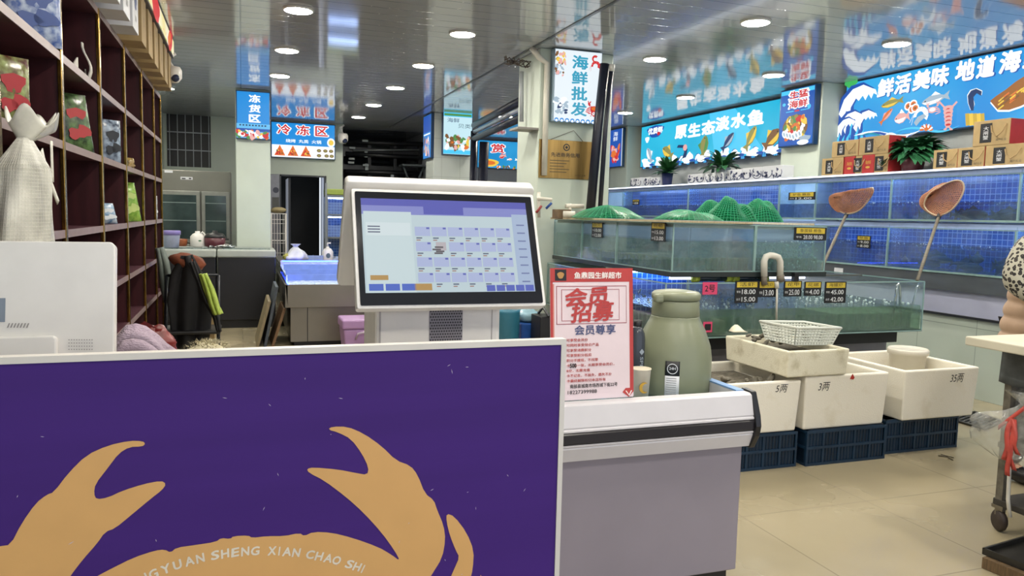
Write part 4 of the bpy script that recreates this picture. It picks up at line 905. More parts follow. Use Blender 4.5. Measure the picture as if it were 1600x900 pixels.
for k in range(7):
    a, c = U(790, 92, y=7.2), U(828, 100, y=7.2); P = [a.lerp(c, i / 6) + V((0, rnd.uniform(-.05, .05), rnd.uniform(-.05, .03))) for i in range(7)]; b.tube(P, .005, 5)
tag(b.build('loose_wires', mat('wire_brown', '#4a4038', .6)), 'tangle of loose wires hanging below the ceiling by the square pillar', 'wires')
b = MB().box(2.48, 2.69, 7.0, 7.25, U(815, 200, y=7.1).z - .02, U(815, 200, y=7.1).z); 
tag(b.build('cable_tray', mat('tray_grey', '#8a8680', .5)), 'small metal bracket plate beside the square pillar', 'bracket')
# valves at the pillar foot
vv = thing('water_valves', 'white plastic water valves at the foot of the square pillar', 'valve', (2.83, 6.85, 1.5))
for pa, pb_, r_ in (((840, 310, 6.9), (862, 312, 6.9), .018), ((842, 300, 6.92), (842, 340, 6.92), .016), ((884, 322, 6.9), (912, 322, 6.9), .022), ((890, 318, 6.9), (890, 340, 6.9), .018)): MB().tube([p(*pa), p(*pb_)], r_, 10).build('pipe', pvc, vv)
MB().tube([p(846, 322, 6.86), p(838, 332, 6.84)], .012, 8).build('handle', mat('valve_red', '#8c2a2a', .4), vv, label='red valve handle')
MB().tube([p(853, 326, 6.86), p(862, 317, 6.84)], .012, 8).build('handle', mat('valve_blue', '#23488c', .4), vv, label='blue valve handle')
bxs = MB().box(p(866, 330, 6.7).x, p(886, 330, 6.7).x, 6.6, 6.75, 1.49, 1.575); tag(bxs.build('wooden_block', mat('wood_block', '#6f5a40', .7, var=.4), bevel=.004), 'small brown wooden block on the tank boards by the pillar', 'block')
pipe('short_pipe', 'short white pipe end beside the brown wooden block on the tank', [V((p(880, 336, 6.5).x, 6.5, 1.53)), V((p(895, 336, 6.5).x, 6.45, 1.53))], .03, pvc)
# cameras
def dome(name, c, label, r_):
    o = thing(name, label, 'security camera', c)
    MB().lathe(c, [(.001, -r_ * 1.1), (r_ * .6, -r_), (r_, -r_ * .45), (r_, r_ * .5), (r_ * .8, r_ * .9), (.001, r_ * .95)], 20).build('camera_shell', MATS['white_plastic'], o)
    b = MB().ell(V(c) + V((.25 * r_, -.75 * r_, -.55 * r_)), (r_ * .5, r_ * .35, r_ * .5), 14, 10); b.build('lens', mat('lens_dark', '#26304f', .1), o)
    b = MB().tube([V(c) + V((0, 0, r_ * .8)), V(c) + V((-.05, 0, r_ * 2.0)), V(c) + V((.02, .02, r_ * 2.6))], r_ * .2, 8); b.build('arm', MATS['white_plastic'], o)
dome('security_camera', U(271, 116, y=8.1), 'white security camera hanging at the end of the tall shelving', .075)
dome('security_camera', U(536, 216, y=14.2), 'small white security camera beside the red character sign', .09)

# ---------------------------------------------------------------- gift boxes on the tank ledge (top z = 2.02)
LZ = 2.02
def gift(label, y0, y1, x0, z0, h, front='kraft', end='red_card', dep=.22, panel=None):
    """box with its long face towards -X and its end towards -Y"""
    r = thing('gift_box', label, 'gift box', (x0 + dep / 2, (y0 + y1) / 2, z0), group='gift boxes on the tank ledge')
    MB().box(x0, x0 + dep, y0, y1, z0, z0 + h).build('carton', MATS[front], r, bevel=.004)
    MB().box(x0 + .004, x0 + dep - .004, y0 - .002, y0 + .0005, z0 + .004, z0 + h - .004).build('end_panel', MATS[end], r)
    f = PL('x', x0); L = y1 - y0
    b = MB()
    if panel is None:
        b.use(MATS['ink']); c = -(y1 - L * .36); b.poly([f.at(c - .055 - .0, z0 + h * .12), f.at(c + .055, z0 + h * .12), f.at(c + .055, z0 + h * .88), f.at(c - .055, z0 + h * .88)], f.n, .001, .0005)
        b.use(MATS['white_card']); text(b, '大\n闸\n蟹', f, f.at(c, z0 + h * .5), .05, h * .52, d=.0022)
        b.use(MATS['grime']); text(b, '海产礼盒', f, f.at(-(y0 + L * .22), z0 + h * .2), min(.14, L * .3), .022, d=.001)
    else:
        b.use(mat('box_gold', '#c9a24a', .4)); text(b, '海鲜', f, f.at(-(y0 + L / 2), z0 + h * .6), .08, .04, d=.001); blobp(b, f, f.at(-(y0 + L / 2), z0 + h * .35), .03, .012, .001)
    b.build('print', None, r)
    if panel is None:
        ym = y0 + L * .30
        MB().tube([(x0 - .004, ym + .07, z0 + h * .78), (x0 - .018, ym + .05, z0 + h * .5), (x0 - .02, ym, z0 + h * .32), (x0 - .018, ym - .05, z0 + h * .5), (x0 - .004, ym - .07, z0 + h * .8)], .005, 6).build('rope_handle', mat('rope', '#a58a60', .8), r)
    return r
yx = lambda px, py, x=6.05: U(px, py, x=x).y
def gpx(label, pl_, pr_, ptop, pbot, z0, **k):
    ya, yb = yx(pl_, pbot), yx(pr_, pbot); h = U(pl_, ptop, x=6.05).z - U(pl_, pbot, x=6.05).z
    return gift(label, yb, ya, 6.05, z0, k.pop('h', h), **k)
H1 = U(1300, 247, x=6.05).z - LZ
gpx('kraft gift box at the far bottom corner of the pile left of the bushy plant', 1283, 1316, 249, 277, LZ, h=H1)
gpx('red gift box in the lower row farthest from the bushy plant', 1318, 1334, 246, 275, LZ, h=H1, front='red_card', panel=1)
gpx('dark slim gift box wedged between the two red ones', 1335.5, 1345, 247, 274, LZ, h=H1, end='kraft')
gpx('red gift box of the lower row nearest the bushy plant', 1346, 1364, 245, 274, LZ, h=H1, front='red_card', panel=1)
gpx('kraft gift box half hidden by the bushy plant leaves', 1365, 1386, 245, 273, LZ, h=H1)
gpx('kraft gift box lying on top of the left pile, the farther one', 1299, 1340, 219, 247, LZ + H1 + .002, h=.17)
gpx('kraft gift box lying on top of the left pile, beside the plant', 1341, 1387, 216, 245, LZ + H1 + .002, h=.18)
H2 = U(1460, 235, x=6.05).z - LZ
gpx('kraft gift box of the right pile standing next to the bushy plant', 1457, 1494, 235, 267, LZ, h=H2)
gpx('kraft gift box in the middle of the right pile bottom row', 1495, 1536, 232, 265, LZ, h=H2)
gpx('kraft gift box under the near end of the big red-ended box', 1538, 1600, 228, 263, LZ, h=H2)
gpx('big red-ended kraft gift box lying on top of the right pile', 1519, 1576, 194, 229, LZ + H2 + .002, h=.215)
def wbox(label, px0, px1, ptop, pbot, x0=6.05):
    ya, yb = yx(px0, pbot), yx(px1, pbot); h = U((px0 + px1) / 2, ptop, x=x0).z - LZ
    r = thing('gift_box', label, 'gift box', (x0 + .1, (ya + yb) / 2, LZ), group='white patterned gift boxes')
    MB().box(x0, x0 + .2, yb, ya, LZ, LZ + h).build('carton', MATS['white_card'], r, bevel=.004)
    b = MB().use(mat('ink_blue', '#3a4266', .6)); f = PL('x', x0); L = ya - yb; rnd = random.Random(int(px0))
    for k in range(2 if L > .25 else 1):
        u0 = -(ya - L * ((k + .5) / (2 if L > .25 else 1))); q = min(.09, L * .4)
        pts = [f.at(u0 + q * math.cos(t), LZ + h * .5 + h * .36 * math.sin(t)) for t in [R(150 + i * 24) for i in range(11)]]
        b.tube([p_ + f.n * .002 for p_ in pts], .004, 5)
        for _ in range(9): blobp(b, f, f.at(u0 + rnd.uniform(-q, q), LZ + h * rnd.uniform(.15, .8)), rnd.uniform(.008, .03), rnd.uniform(.006, .018), .001, 8, rnd.uniform(0, 3), .2)
    b.build('ink_print', None, r)
for i, (a, c, t, bo) in enumerate(((985, 1001, 278, 297), (1005, 1014, 277, 295), (1016, 1030, 277, 294), (1074, 1100, 272, 291), (1101, 1130, 270, 289), (1135, 1158, 265, 287), (1159, 1190, 262, 285), (1191, 1221, 259, 283))):
    wbox('white gift box with ink drawing on the ledge, %s from the dark leaning pipe' % ('first', 'second', 'third', 'fourth', 'fifth', 'sixth', 'seventh', 'eighth')[i], a, c, t, bo)
# plants
def plant(name, label, c, pot_r, pot_h, n, L, wd, seed, potm, up=.8, droop=.5, leafm=MATS['leaf']):
    rnd = random.Random(seed); r = thing(name, label, 'plant', c)
    MB().lathe(c, [(.002, 0), (pot_r * .75, 0), (pot_r, pot_h), (pot_r * .92, pot_h), (pot_r * .88, pot_h * .9), (.002, pot_h * .9)], 20).build('pot', potm, r)
    b = MB()
    for k in range(n):
        a = rnd.uniform(0, 2 * PI); l = L * rnd.uniform(.6, 1.1); e = rnd.uniform(.35, 1.2) * up; P = []
        for i in range(7):
            t = i / 6; out = l * t * math.cos(e) ; z = l * (math.sin(e) * t - droop * t * t)
            P.append(V(c) + V((math.cos(a) * out * .5, math.sin(a) * out, pot_h * .9 + max(z, -pot_h * .7))))
        s_ = V((-math.sin(a), math.cos(a), 0)); W_ = [.1, .35, .75, 1, .9, .5, .04]
        vs_ = []
        for i, p_ in enumerate(P): vs_ += [p_ - s_ * wd * W_[i], p_ + V((0, 0, -wd * .25 * W_[i])), p_ + s_ * wd * W_[i]]
        b.add(vs_, [f_ for i in range(6) for f_ in ((i * 3, i * 3 + 1, i * 3 + 4, i * 3 + 3), (i * 3 + 1, i * 3 + 2, i * 3 + 5, i * 3 + 4))], True)
    b.build('foliage', leafm, r)
    return r
plant('potted_plant', 'small dark green pot plant under the left part of the freshwater fish sign', (6.16, yx(1042, 292, 6.16), LZ), .09, .19, 50, .50, .04, 1, mat('pot_navy', '#2c3566', .3), 1.0, .35)
plant('potted_plant', 'larger spreading dark green pot plant under the jumping fish of the sign', (6.16, yx(1128, 287, 6.16), LZ), .11, .20, 54, .58, .05, 2, mat('pot_white', '#b9bfcc', .3), .9, .45)
plant('potted_plant', 'bushy green trailing plant between the two piles of kraft gift boxes', (6.2, yx(1425, 270, 6.2), LZ), .12, .17, 210, .52, .055, 3, mat('pot_maroon', '#5c2630', .4), 1.0, .55, mat('leaf_bright', '#2f6a45', .35, var=.45, scale=18))

# ---------------------------------------------------------------- price tags on the tanks
tagy = mat('tag_yellow', '#c9b13c', .5); tagw = mat('tag_white', '#cfd3d6', .5); tagk = mat('tag_black', '#15171b', .45)
def price(label, pl_, x0, y0, x1, y1, head, lines, split=False, frac=.36):
    b0 = bx(pl_, x0, y0, x1, y1); r = thing('price_tag', label, 'price tag', pl_.at((b0[0] + b0[2]) / 2, b0[1]), group='price tags on the tanks')
    b = MB(); fr_box(b, pl_.o, pl_.u, pl_.v, pl_.n, b0[0], b0[2], b0[1], b0[3], .0, .006, .004, 3); b.build('board', tagk, r)
    w_, h_ = b0[2] - b0[0], b0[3] - b0[1]; q = lambda a, c: pl_.at(b0[0] + w_ * a, b0[1] + h_ * c)
    b = MB().use(tagy); b.poly([q(.06, 1 - frac + .03), q(.94, 1 - frac + .03), q(.94, .95), q(.06, .95)], pl_.n, .0064, .0006)
    b.use(MATS['ink']); text(b, head, pl_, q(.5, 1 - frac / 2 + .01), w_ * .66, h_ * frac * .55, d=.0074)
    b.build('name_strip', None, r)
    b = MB().use(tagw); n_ = len(lines)
    for i, s_ in enumerate(lines):
        c = (1 - frac) * (1 - (i + .5) / n_)
        text(b, s_, pl_, q(.58, c), w_ * .6, h_ * (1 - frac) / n_ * .62, d=.0066, bold=.02)
        text(b, '零售' if i == 0 else '会员', pl_, q(.14, c), w_ * .17, h_ * (1 - frac) / n_ * .3, d=.0066)
    b.build('prices', None, r)
fy = PL('y', IY0 - .002); fu = PL('y', UY0 - .004); sx_ = PL('x', UX0 - .006); rw = PL('x', 5.985)
price('price tag 18.0 and 15.0 leftmost on the low tank front', fy, 1149, 439, 1183, 473, '活虾', ['18.00', '15.00'], frac=.32)
price('small price tag 13.0 second on the low tank front', fy, 1185, 439, 1211, 464, '基围虾', ['13.00'], frac=.45)
price('small price tag 25.0 third on the low tank front', fy, 1225, 439, 1251, 463, '花甲', ['25.00'], frac=.45)
price('small price tag 4.0 fourth on the low tank front', fy, 1257, 440, 1282, 462, '花螺', ['4.00'], frac=.45)
price('price tag 45.0 and 42.0 rightmost on the low tank front', fy, 1289, 440, 1320, 473, '海螺虾', ['45.00', '42.00'], frac=.32)
price('wide price tag 28.0 and 98.0 at the right corner of the upper tank', fu, 1241, 355, 1290, 376, '象拔蚌 鲍鱼', ['28.00 98.00'], frac=.5)
price('price tag on the side of the upper tank, nearer the pillar', sx_, 926, 347, 942, 372, '白贝', ['10.00', '12.00'])
price('price tag on the side of the upper tank, nearer the front corner', sx_, 1019, 347, 1040, 378, '花蛤', ['15.00', '13.00'])
price('yellow and black price tag high on the wall tanks', rw, 1233, 301, 1274, 312, '鲈鱼 鳜鱼', ['12.00'], frac=.6)
price('price tag in the middle of the lower wall tanks between the two hand nets', rw, 1340, 368, 1360, 388, '草鱼', ['9.00', '8.00'])
price('tiny dark price tag far along the wall tanks', PL('x', 5.98), 989, 312, 999, 320, '鱼', ['8'])
def pink(label, x0, y0, x1, y1, s_):
    b0 = bx(fy, x0, y0, x1, y1); r = thing('pink_tag', label, 'tag', fy.at((b0[0] + b0[2]) / 2, b0[1]))
    b = MB(); fr_box(b, fy.o, fy.u, fy.v, fy.n, *[b0[i] for i in (0, 2, 1, 3)], 0, .003); b.build('card', mat('pink_card', '#d8456e', .5), r)
    b = MB(); text(b, s_, fy, fy.at((b0[0] + b0[2]) / 2, (b0[1] + b0[3]) / 2), (b0[2] - b0[0]) * .7, (b0[3] - b0[1]) * .6, d=.004, bold=.02); b.build('number', MATS['ink'], r)
pink('pink card marked 2号 on the low tank above the green flask', 1098, 441, 1120, 460, '2号'); pink('pink card low on the tank glass behind the green flask', 1099, 503, 1112, 519, '1')
# lamps under the upper tank, white U pipe, steel clamps
def tubelamp(label, x0, x1, y, z):
    r = thing('tank_lamp', label, 'lamp', ((x0 + x1) / 2, y, z))
    MB().tube([(x0, y, z), (x1, y, z)], .022, 12).build('tube', mat('lamp_dark', '#22303a', .2), r)
    for x in (x0, x1): MB().tube([(x - .02, y, z), (x + .03, y, z)], .028, 12).build('end_cap', mat('cap_lime', '#a9b83c', .4), r)
tubelamp('dark lamp tube with lime caps under the upper tank by its corner', U(1088, 432, y=4.78).x, U(1140, 432, y=4.78).x, 4.80, 1.086)
tubelamp('dark lamp tube with lime caps under the upper tank beside the white pipe', U(1150, 432, y=4.78).x, U(1196, 432, y=4.78).x, 4.80, 1.084)
q = lambda px, py: U(px, py, y=4.70)
up_ = thing('overflow_pipe', 'white U-shaped plastic pipe hooked over the front of the low tank', 'pipe', q(1205, 470))
MB().tube([q(1194, 432), q(1194, 408), q(1197, 401), q(1203, 399), q(1210, 400), q(1216, 402), q(1219, 409), q(1219, 432)], .024, 12).build('bend', pvc, up_)
MB().tube([q(1194, 430), q(1194, 445)], .022, 12).tube([q(1219, 430), q(1220, 440)], .03, 12).build('lower_pipe', mat('pipe_brown', '#6f675a', .5), up_)
MB().tube([q(1214, 446), q(1213, 500)], .008, 8).tube([q(1213, 440), q(1214, 450)], .016, 8).build('thin_hose', pvc, up_)
tg = thing('steel_clamp', 'bent stainless steel bars hooked inside the right end of the low tank', 'steel rack', (5.0, 4.9, .7))
q = lambda px, py, y=4.8: U(px, py, y=y)
MB().tube([q(1394, 500), q(1402, 446), q(1404, 442), q(1406, 446), q(1407, 508)], .011, 8).build('near_bar', MATS['chrome'], tg)
MB().tube([q(1420, 500, 5.0), q(1433, 448, 5.0), q(1435, 444, 5.0), q(1437, 450, 5.0)], .009, 8).build('far_bar', MATS['chrome'], tg)
# boards and green nets on the island top
for i, (a, c, lab) in enumerate((((2.80, 3.5), (4.72, 6.9), 'long tan wooden board covering the left half of the upper tank'), ((3.52, 4.2), (4.9, 5.9), 'tan wooden board covering the right half of the upper tank'))):
    tag(MB().box(a[0], a[1], c[0], c[1], 1.484, 1.50).build('cover_board', mat('board_tan', '#b3a687', .7, var=.25, stretch=(6, 1, 1)), bevel=.002), lab, 'board')
netm = mat('net_green', '#1f9a6a', .5, var=.2)
def heap(name, label, c, rx, ry, h, seed):
    def fn(u_, v_):
        a = u_ * 2 * PI; rr = v_; q_ = 1 + .25 * noise.noise(V((math.cos(a) * 1.3, math.sin(a) * 1.3, seed)))
        z = h * (1 - rr ** 2.2) * (1 + .35 * noise.noise(V((math.cos(a) * rr * 2, math.sin(a) * rr * 2, seed + 5))))
        return V((c[0] + rx * rr * q_ * math.cos(a), c[1] + ry * rr * q_ * math.sin(a), c[2] + max(z, 0) + .004))
    r = thing(name, label, 'net', c)
    MB().sheet(fn, 44, 16).build('netting', netm, r, wire=.0035)
    MB().sheet(fn, 44, 16).build('mesh_film', glass('net_film', '#58b48a', 1.1, .3, opaque=.2, body='#2a9f72', bscale=60), r)
heap('net_cover', 'low heap of green netting on the boards beside the pillar pipes', (3.05, 6.2, 1.50), .32, .4, .10, 1)
heap('net_cover', 'flat heap of green netting in the middle of the tank boards', (3.32, 5.3, 1.50), .28, .3, .075, 2)
heap('net_cover', 'tall rounded heap of green netting, first of three beside the flat one', (U(1110, 345, y=5.68).x, 5.68, 1.50), .17, .19, .16, 3)
heap('net_cover', 'tall rounded heap of green netting, middle one of three on the boards', (U(1140, 345, y=5.26).x, 5.26, 1.50), .20, .20, .175, 4)
heap('net_cover', 'tall rounded heap of green netting at the right end of the boards', (U(1186, 345, y=5.62).x, 5.62, 1.50), .19, .20, .175, 5)
# hand nets
def hand_net(label, foot, neck, loop, bagdir, seed):
    r = thing('hand_net', label, 'hand net', foot)
    MB().tube([foot, neck], .014, 10).build('handle', mat('pole_wood', '#7d7666', .6, var=.3, stretch=(1, 1, 8)), r)
    nk = (V(neck) - V(foot)).normalized(); MB().tube([V(neck) - nk * .03, V(neck) + nk * .05], .02, 10).build('ferrule', MATS['black_plastic'], r)
    MB().tube(loop, .007, 8, closed=True).build('hoop', mat('hoop_cream', '#b8a58a', .5), r)
    n_ = len(loop); cc = sum((V(p_) for p_ in loop), V((0, 0, 0))) / n_
    def fn(u_, v_):
        i = u_ * n_; a, b_ = V(loop[int(i) % n_]), V(loop[(int(i) + 1) % n_]); p_ = a.lerp(b_, i - int(i))
        k = math.sin(v_ * PI / 2); q_ = p_.lerp(cc, 1 - math.cos(v_ * PI / 2)) + V(bagdir) * k
        return q_ + V((1, 1, 1)) * .02 * noise.noise(q_ * 9 + V((seed, 0, 0)))
    MB().sheet(fn, n_ * 2, 18).build('net_bag', mat('net_orange', '#c08462', .6, var=.25), r, wire=.0032)
    MB().sheet(fn, n_ * 2, 12).build('mesh_film', glass('net_film_orange', '#d8a58c', 1.1, .3, opaque=.34, body='#c08a68', bscale=70), r)
g_ = lambda px, py, d_: U(px, py, x=d_)
def spline(pts, k=3):
    out = []; n_ = len(pts)
    for i in range(n_):
        a, b_, c, d_ = (V(pts[(i + j) % n_]) for j in (-1, 0, 1, 2))
        for s_ in range(k):
            t = s_ / k; out.append(.5 * ((2 * b_) + (c - a) * t + (2 * a - 5 * b_ + 4 * c - d_) * t * t + (3 * b_ - a - 3 * c + d_) * t ** 3))
    return out
L2_ = [g_(*p_, 5.80) for p_ in ((1466, 337), (1450, 330), (1444, 318), (1452, 303), (1470, 291), (1492, 282), (1504, 285), (1506, 297), (1498, 315), (1484, 330))]
hand_net('orange hand net whose pole stands on the right corner of the low tank', V((5.15, 4.78, 1.062)), g_(1467, 338, 5.80), spline(L2_), V((.04, .20, .02)), 1)
L1_ = [g_(*p_, 5.6) for p_ in ((1322, 334), (1310, 328), (1306, 314), (1313, 305), (1330, 299), (1350, 296), (1364, 294), (1362, 305), (1350, 322), (1338, 331))]
ft = U(1290, 412, y=5.30)
hand_net('orange hand net with a crumpled bag leaning behind the upper tank corner', V((ft.x + .02, 5.4, 1.062)), g_(1322, 336, 5.6), spline(L1_), V((-.02, .22, .03)), 2)
tag(MB().box(4.2, 5.16, 5.38, 5.42, 1.05, 1.062).build('cross_bar', MATS['steel']), 'steel cross bar over the low tank behind the upper one', 'bar')

# ---------------------------------------------------------------- foam boxes, crates, basket, bucket
def crate(label, x0, x1, y0, y1, h):
    r = thing('plastic_crate', label, 'crate', ((x0 + x1) / 2, (y0 + y1) / 2, 0), group='blue crates under the foam boxes'); t = .012
    b = MB().box(x0, x1, y0, y0 + t, 0, h).box(x0, x1, y1 - t, y1, 0, h).box(x0, x0 + t, y0, y1, 0, h).box(x1 - t, x1, y0, y1, 0, h).box(x0, x1, y0, y1, .004, .014)
    b.build('crate_shell', mat('crate_blue', '#12293f', .45, var=.45, scale=10), r)
    b = MB()
    n_ = 5
    for i in range(n_ + 1): x = x0 + (x1 - x0) * i / n_; b.box(x - .007, x + .007, y0 - .008, y0 + .002, .012, h - .012)
    for i in range(4): y = y0 + (y1 - y0) * i / 3; b.box(x0 - .008, x0 + .002, y - .007, y + .007, .012, h - .012)
    for z in (.008, h * .5, h - .012): b.box(x0 - .009, x1 + .006, y0 - .01, y0 + .002, z - .008, z + .008).box(x0 - .009, x0 + .002, y0, y1, z - .008, z + .008)
    for i in range(n_):
        xa = x0 + (x1 - x0) * i / n_
        for j in range(1, 5): b.box(xa + (x1 - x0) / n_ * j / 5 - .002, xa + (x1 - x0) / n_ * j / 5 + .002, y0 - .004, y0, .012, h - .012)
    b.build('ribs', mat('crate_rib', '#16344e', .45, var=.3), r)
crate('blue plastic crate under the left foam box beside the freezer', 2.62, 3.22, 3.81, 4.45, .225)
crate('blue plastic crate under the middle foam box', 3.29, 3.90, 3.79, 4.45, .225)
crate('greyish blue plastic crate under the right foam box', 3.98, 4.60, 3.86, 4.5, .225)
def foam(label, x0, x1, y0, y1, z0, z1, t=.035, m='foam', rz=0, taper=.015, mark=None, group='white foam boxes'):
    cx, cy = (x0 + x1) / 2, (y0 + y1) / 2; r = thing('foam_box', label, 'foam box', (cx, cy, z0), group, rz); a, c, h = (x1 - x0) / 2, (y1 - y0) / 2, z1 - z0
    ring = lambda ax, ay, z: [V((-ax, -ay, z)), V((ax, -ay, z)), V((ax, ay, z)), V((-ax, ay, z))]
    b = MB().loft([ring(a - taper, c - taper, 0), ring(a, c, h), ring(a - t, c - t, h), ring(a - t - taper, c - t - taper, .05)], smooth=False)
    b.build('foam_body', MATS[m], r, bevel=.012, seg=3, local=True)
    if mark:
        s_, fx_, fz_, w_, h_ = mark; b = MB(); k = fz_; f = PL(None, u=(1, 0, 0), v=V((0, -taper, h)), o=(0, -c + taper, 0))
        text(b, s_, f, f.at(-a + 2 * a * fx_, h * fz_), w_, h_, d=.001, shear=.2); b.build('marker_writing', MATS['ink'], r, local=True)
    return r
foam('white foam box with shells on the left, partly behind the freezer', 2.50, 3.225, 3.79, 4.46, .226, .545, mark=('5两', .80, .86, .09, .05))
fb2 = foam('white foam box in the middle marked 3两 with a red fleck', 3.25, 3.905, 3.785, 4.46, .226, .565, mark=('3两', .22, .80, .09, .055))
b = MB(); f = PL('y', 3.783); ppoly(b, f, [(1328, 592), (1332, 584), (1335, 590), (1333, 593)], .0, .002); o = b.build('red_fleck', mat('fleck_red', '#b3322a', .6), fb2)
foam('white foam box on the right marked 35两 holding a bucket', 4.05, 4.70, 3.80, 4.50, .226, .562, mark=('35两', .70, .80, .12, .06))
# box lying across the two left ones
c0 = U(1230, 592, z=.566); c1 = U(1320, 587, z=.566); c2 = U(1131, 562, z=.566)
ang = math.atan2(c1.y - c0.y, c1.x - c0.x); wD = max((c1 - c0).length, .42); 
dirv = (c2 - c0); LD = .72; aL = math.atan2(dirv.y, dirv.x)
ex = V((math.cos(aL - PI / 2), math.sin(aL - PI / 2), 0)); ey = V((math.cos(aL), math.sin(aL), 0)); LD = dirv.length
wD = abs((c1 - c0).dot(ex)) + .04
cD = c0 + ex * wD / 2 + ey * LD / 2
foam('dirty foam box with broken shells lying across the left and middle boxes', cD.x - wD / 2, cD.x + wD / 2, cD.y - LD / 2, cD.y + LD / 2, .568, .568 + .165, m='foam_dirty', rz=aL - PI / 2, taper=.01, t=.03)
ZD = .568 + .165
rnd = random.Random(9); shm = mat('shell_grey', '#7d7768', .7, var=.5, scale=30)
def shells(n_, fn, zc, label, lo_, hi_):
    for i in range(n_):
        x, y = fn(i); b = MB(); q_ = rnd.uniform(lo_, hi_)
        b.ell((x, y, zc + rnd.uniform(0, .03)), (q_, q_ * rnd.uniform(.3, .6), q_ * .35), 9, 6, Matrix.Rotation(rnd.uniform(0, 6), 3, 'Z') @ Matrix.Rotation(rnd.uniform(-.9, .9), 3, 'Y'), .3, i, 3)
        tag(b.build('seashell', shm), label, 'shell', label.split(' lying')[0] + 's')
def inD(i): a_, b_ = rnd.uniform(-.35, .35), rnd.uniform(-.05, .42); p_ = cD + ex * wD * a_ + ey * LD * b_; return p_.x, p_.y
tag(MB().box(-wD / 2 + .035, wD / 2 - .035, -LD / 2 + .035, LD / 2 - .035, 0, .055, Matrix.Translation((cD.x, cD.y, .62)) @ Matrix.Rotation(aL - PI / 2, 4, 'Z')).build('shell_heap', mat('shell_bed', '#6d675a', .8, var=.5, scale=40, bump=1, bscale=50)), 'grey bed of crushed shells inside the dirty upper foam box', 'shells', kind='stuff')
shells(16, inD, .725, 'broken grey shell lying in the dirty upper foam box', .025, .05)
shells(10, lambda i: (rnd.uniform(2.75, 3.12), rnd.uniform(3.9, 4.1)), .50, 'brown shell lying in the left foam box', .025, .045)
tag(MB().box(2.575, 3.15, 3.86, 4.38, .279, .49).build('shell_heap', mat('shell_bed', '#6d675a', .8)), 'brown bed of shells filling the left foam box', 'shells', kind='stuff')
# flap of torn foam
tag(MB().sheet(lambda a, c: U(1146 + 22 * a, 519 - 10 * c * math.sin(a * PI), y=c1.y + LD * .75) + V((0, .05 * c, 0)), 5, 3).build('torn_wrapper', MATS['foam_dirty'], solid=.006), 'torn white flap sticking up at the back of the dirty foam box', 'wrapper')
# white basket on the dirty box
def basket(label, c, rz, L, W_, h, tl):
    r = thing('basket', label, 'basket', c, rz=rz); wm = mat('basket_white', '#d5d8cf', .4, var=.04)
    a0_, b0_, a1_, b1_ = L * .42, W_ * .40, L * .5, W_ * .5
    tilt = Matrix.Rotation(tl, 4, 'Y')
    def wall(p0, p1, q0, q1, nu, nv): return MB().sheet(lambda s_, t: (tilt @ ((p0.lerp(p1, s_)).lerp(q0.lerp(q1, s_), t))), nu, nv, False)
    B_ = [V((-a0_, -b0_, 0)), V((a0_, -b0_, 0)), V((a0_, b0_, 0)), V((-a0_, b0_, 0))]; T_ = [V((-a1_, -b1_, h)), V((a1_, -b1_, h)), V((a1_, b1_, h)), V((-a1_, b1_, h))]
    for i in range(4):
        j = (i + 1) % 4; wall(B_[i], B_[j], T_[i], T_[j], 14 if i % 2 == 0 else 10, 6).build('lattice_wall', wm, r, wire=.012, local=True)
    wall(B_[0], B_[1], B_[3], B_[2], 14, 10).build('lattice_bottom', wm, r, wire=.012, local=True)
    MB().tube([tilt @ t_ for t_ in spline([T_[0], (T_[0] + T_[1]) / 2, T_[1], (T_[1] + T_[2]) / 2, T_[2], (T_[2] + T_[3]) / 2, T_[3], (T_[3] + T_[0]) / 2], 1)], .009, 8, closed=True).build('rim', wm, r, local=True)
kb = cD + ex * wD * .16 - ey * LD * .06
basket('white plastic lattice basket resting on the dirty foam box', V((kb.x, kb.y, ZD + .004)), R(8), .40, .30, .11, R(3))
# bucket
bk = thing('bucket', 'white lidded plastic bucket standing in the right foam box', 'bucket', (4.42, 4.2, .278))
bc_ = V((U(1418, 560, y=4.22).x, 4.22, .278)); zt = U(1418, 545, y=4.22).z
MB().lathe(bc_, [(.002, 0), (.10, 0), (.122, zt - .278 - .03), (.128, zt - .278 - .03)], 32).build('pail', mat('bucket_white', '#d4cfc2', .4, var=.05), bk)
MB().lathe((bc_.x, bc_.y, zt - .035), [(.124, 0), (.136, .0), (.137, .03), (.130, .04), (.122, .034), (.002, .034)], 32).build('lid', MATS['bucket_white'], bk)
# floor drain
dg = thing('floor_drain', 'dark slotted drain grate in the floor near the cart', 'drain', (5.0, 4.5, .001))
P4 = [U(*p_, z=.004) for p_ in ((1489, 657), (1540, 672), (1566, 660), (1522, 645))]
b = MB(); b.poly(P4, (0, 0, 1), 0, .004); b.build('pit', mat('drain_black', '#101010', .6), dg)
b = MB(); A0, A1, A2, A3 = P4
for i in range(8): b.tube([A0.lerp(A1, i / 7) + V((0, 0, .008)), A3.lerp(A2, i / 7) + V((0, 0, .008))], .008, 6)
for i in range(3): b.tube([A0.lerp(A3, i / 2) + V((0, 0, .008)), A1.lerp(A2, i / 2) + V((0, 0, .008))], .01, 6)
b.build('grate', mat('grate_iron', '#4b4a46', .5, metal=.5), dg)

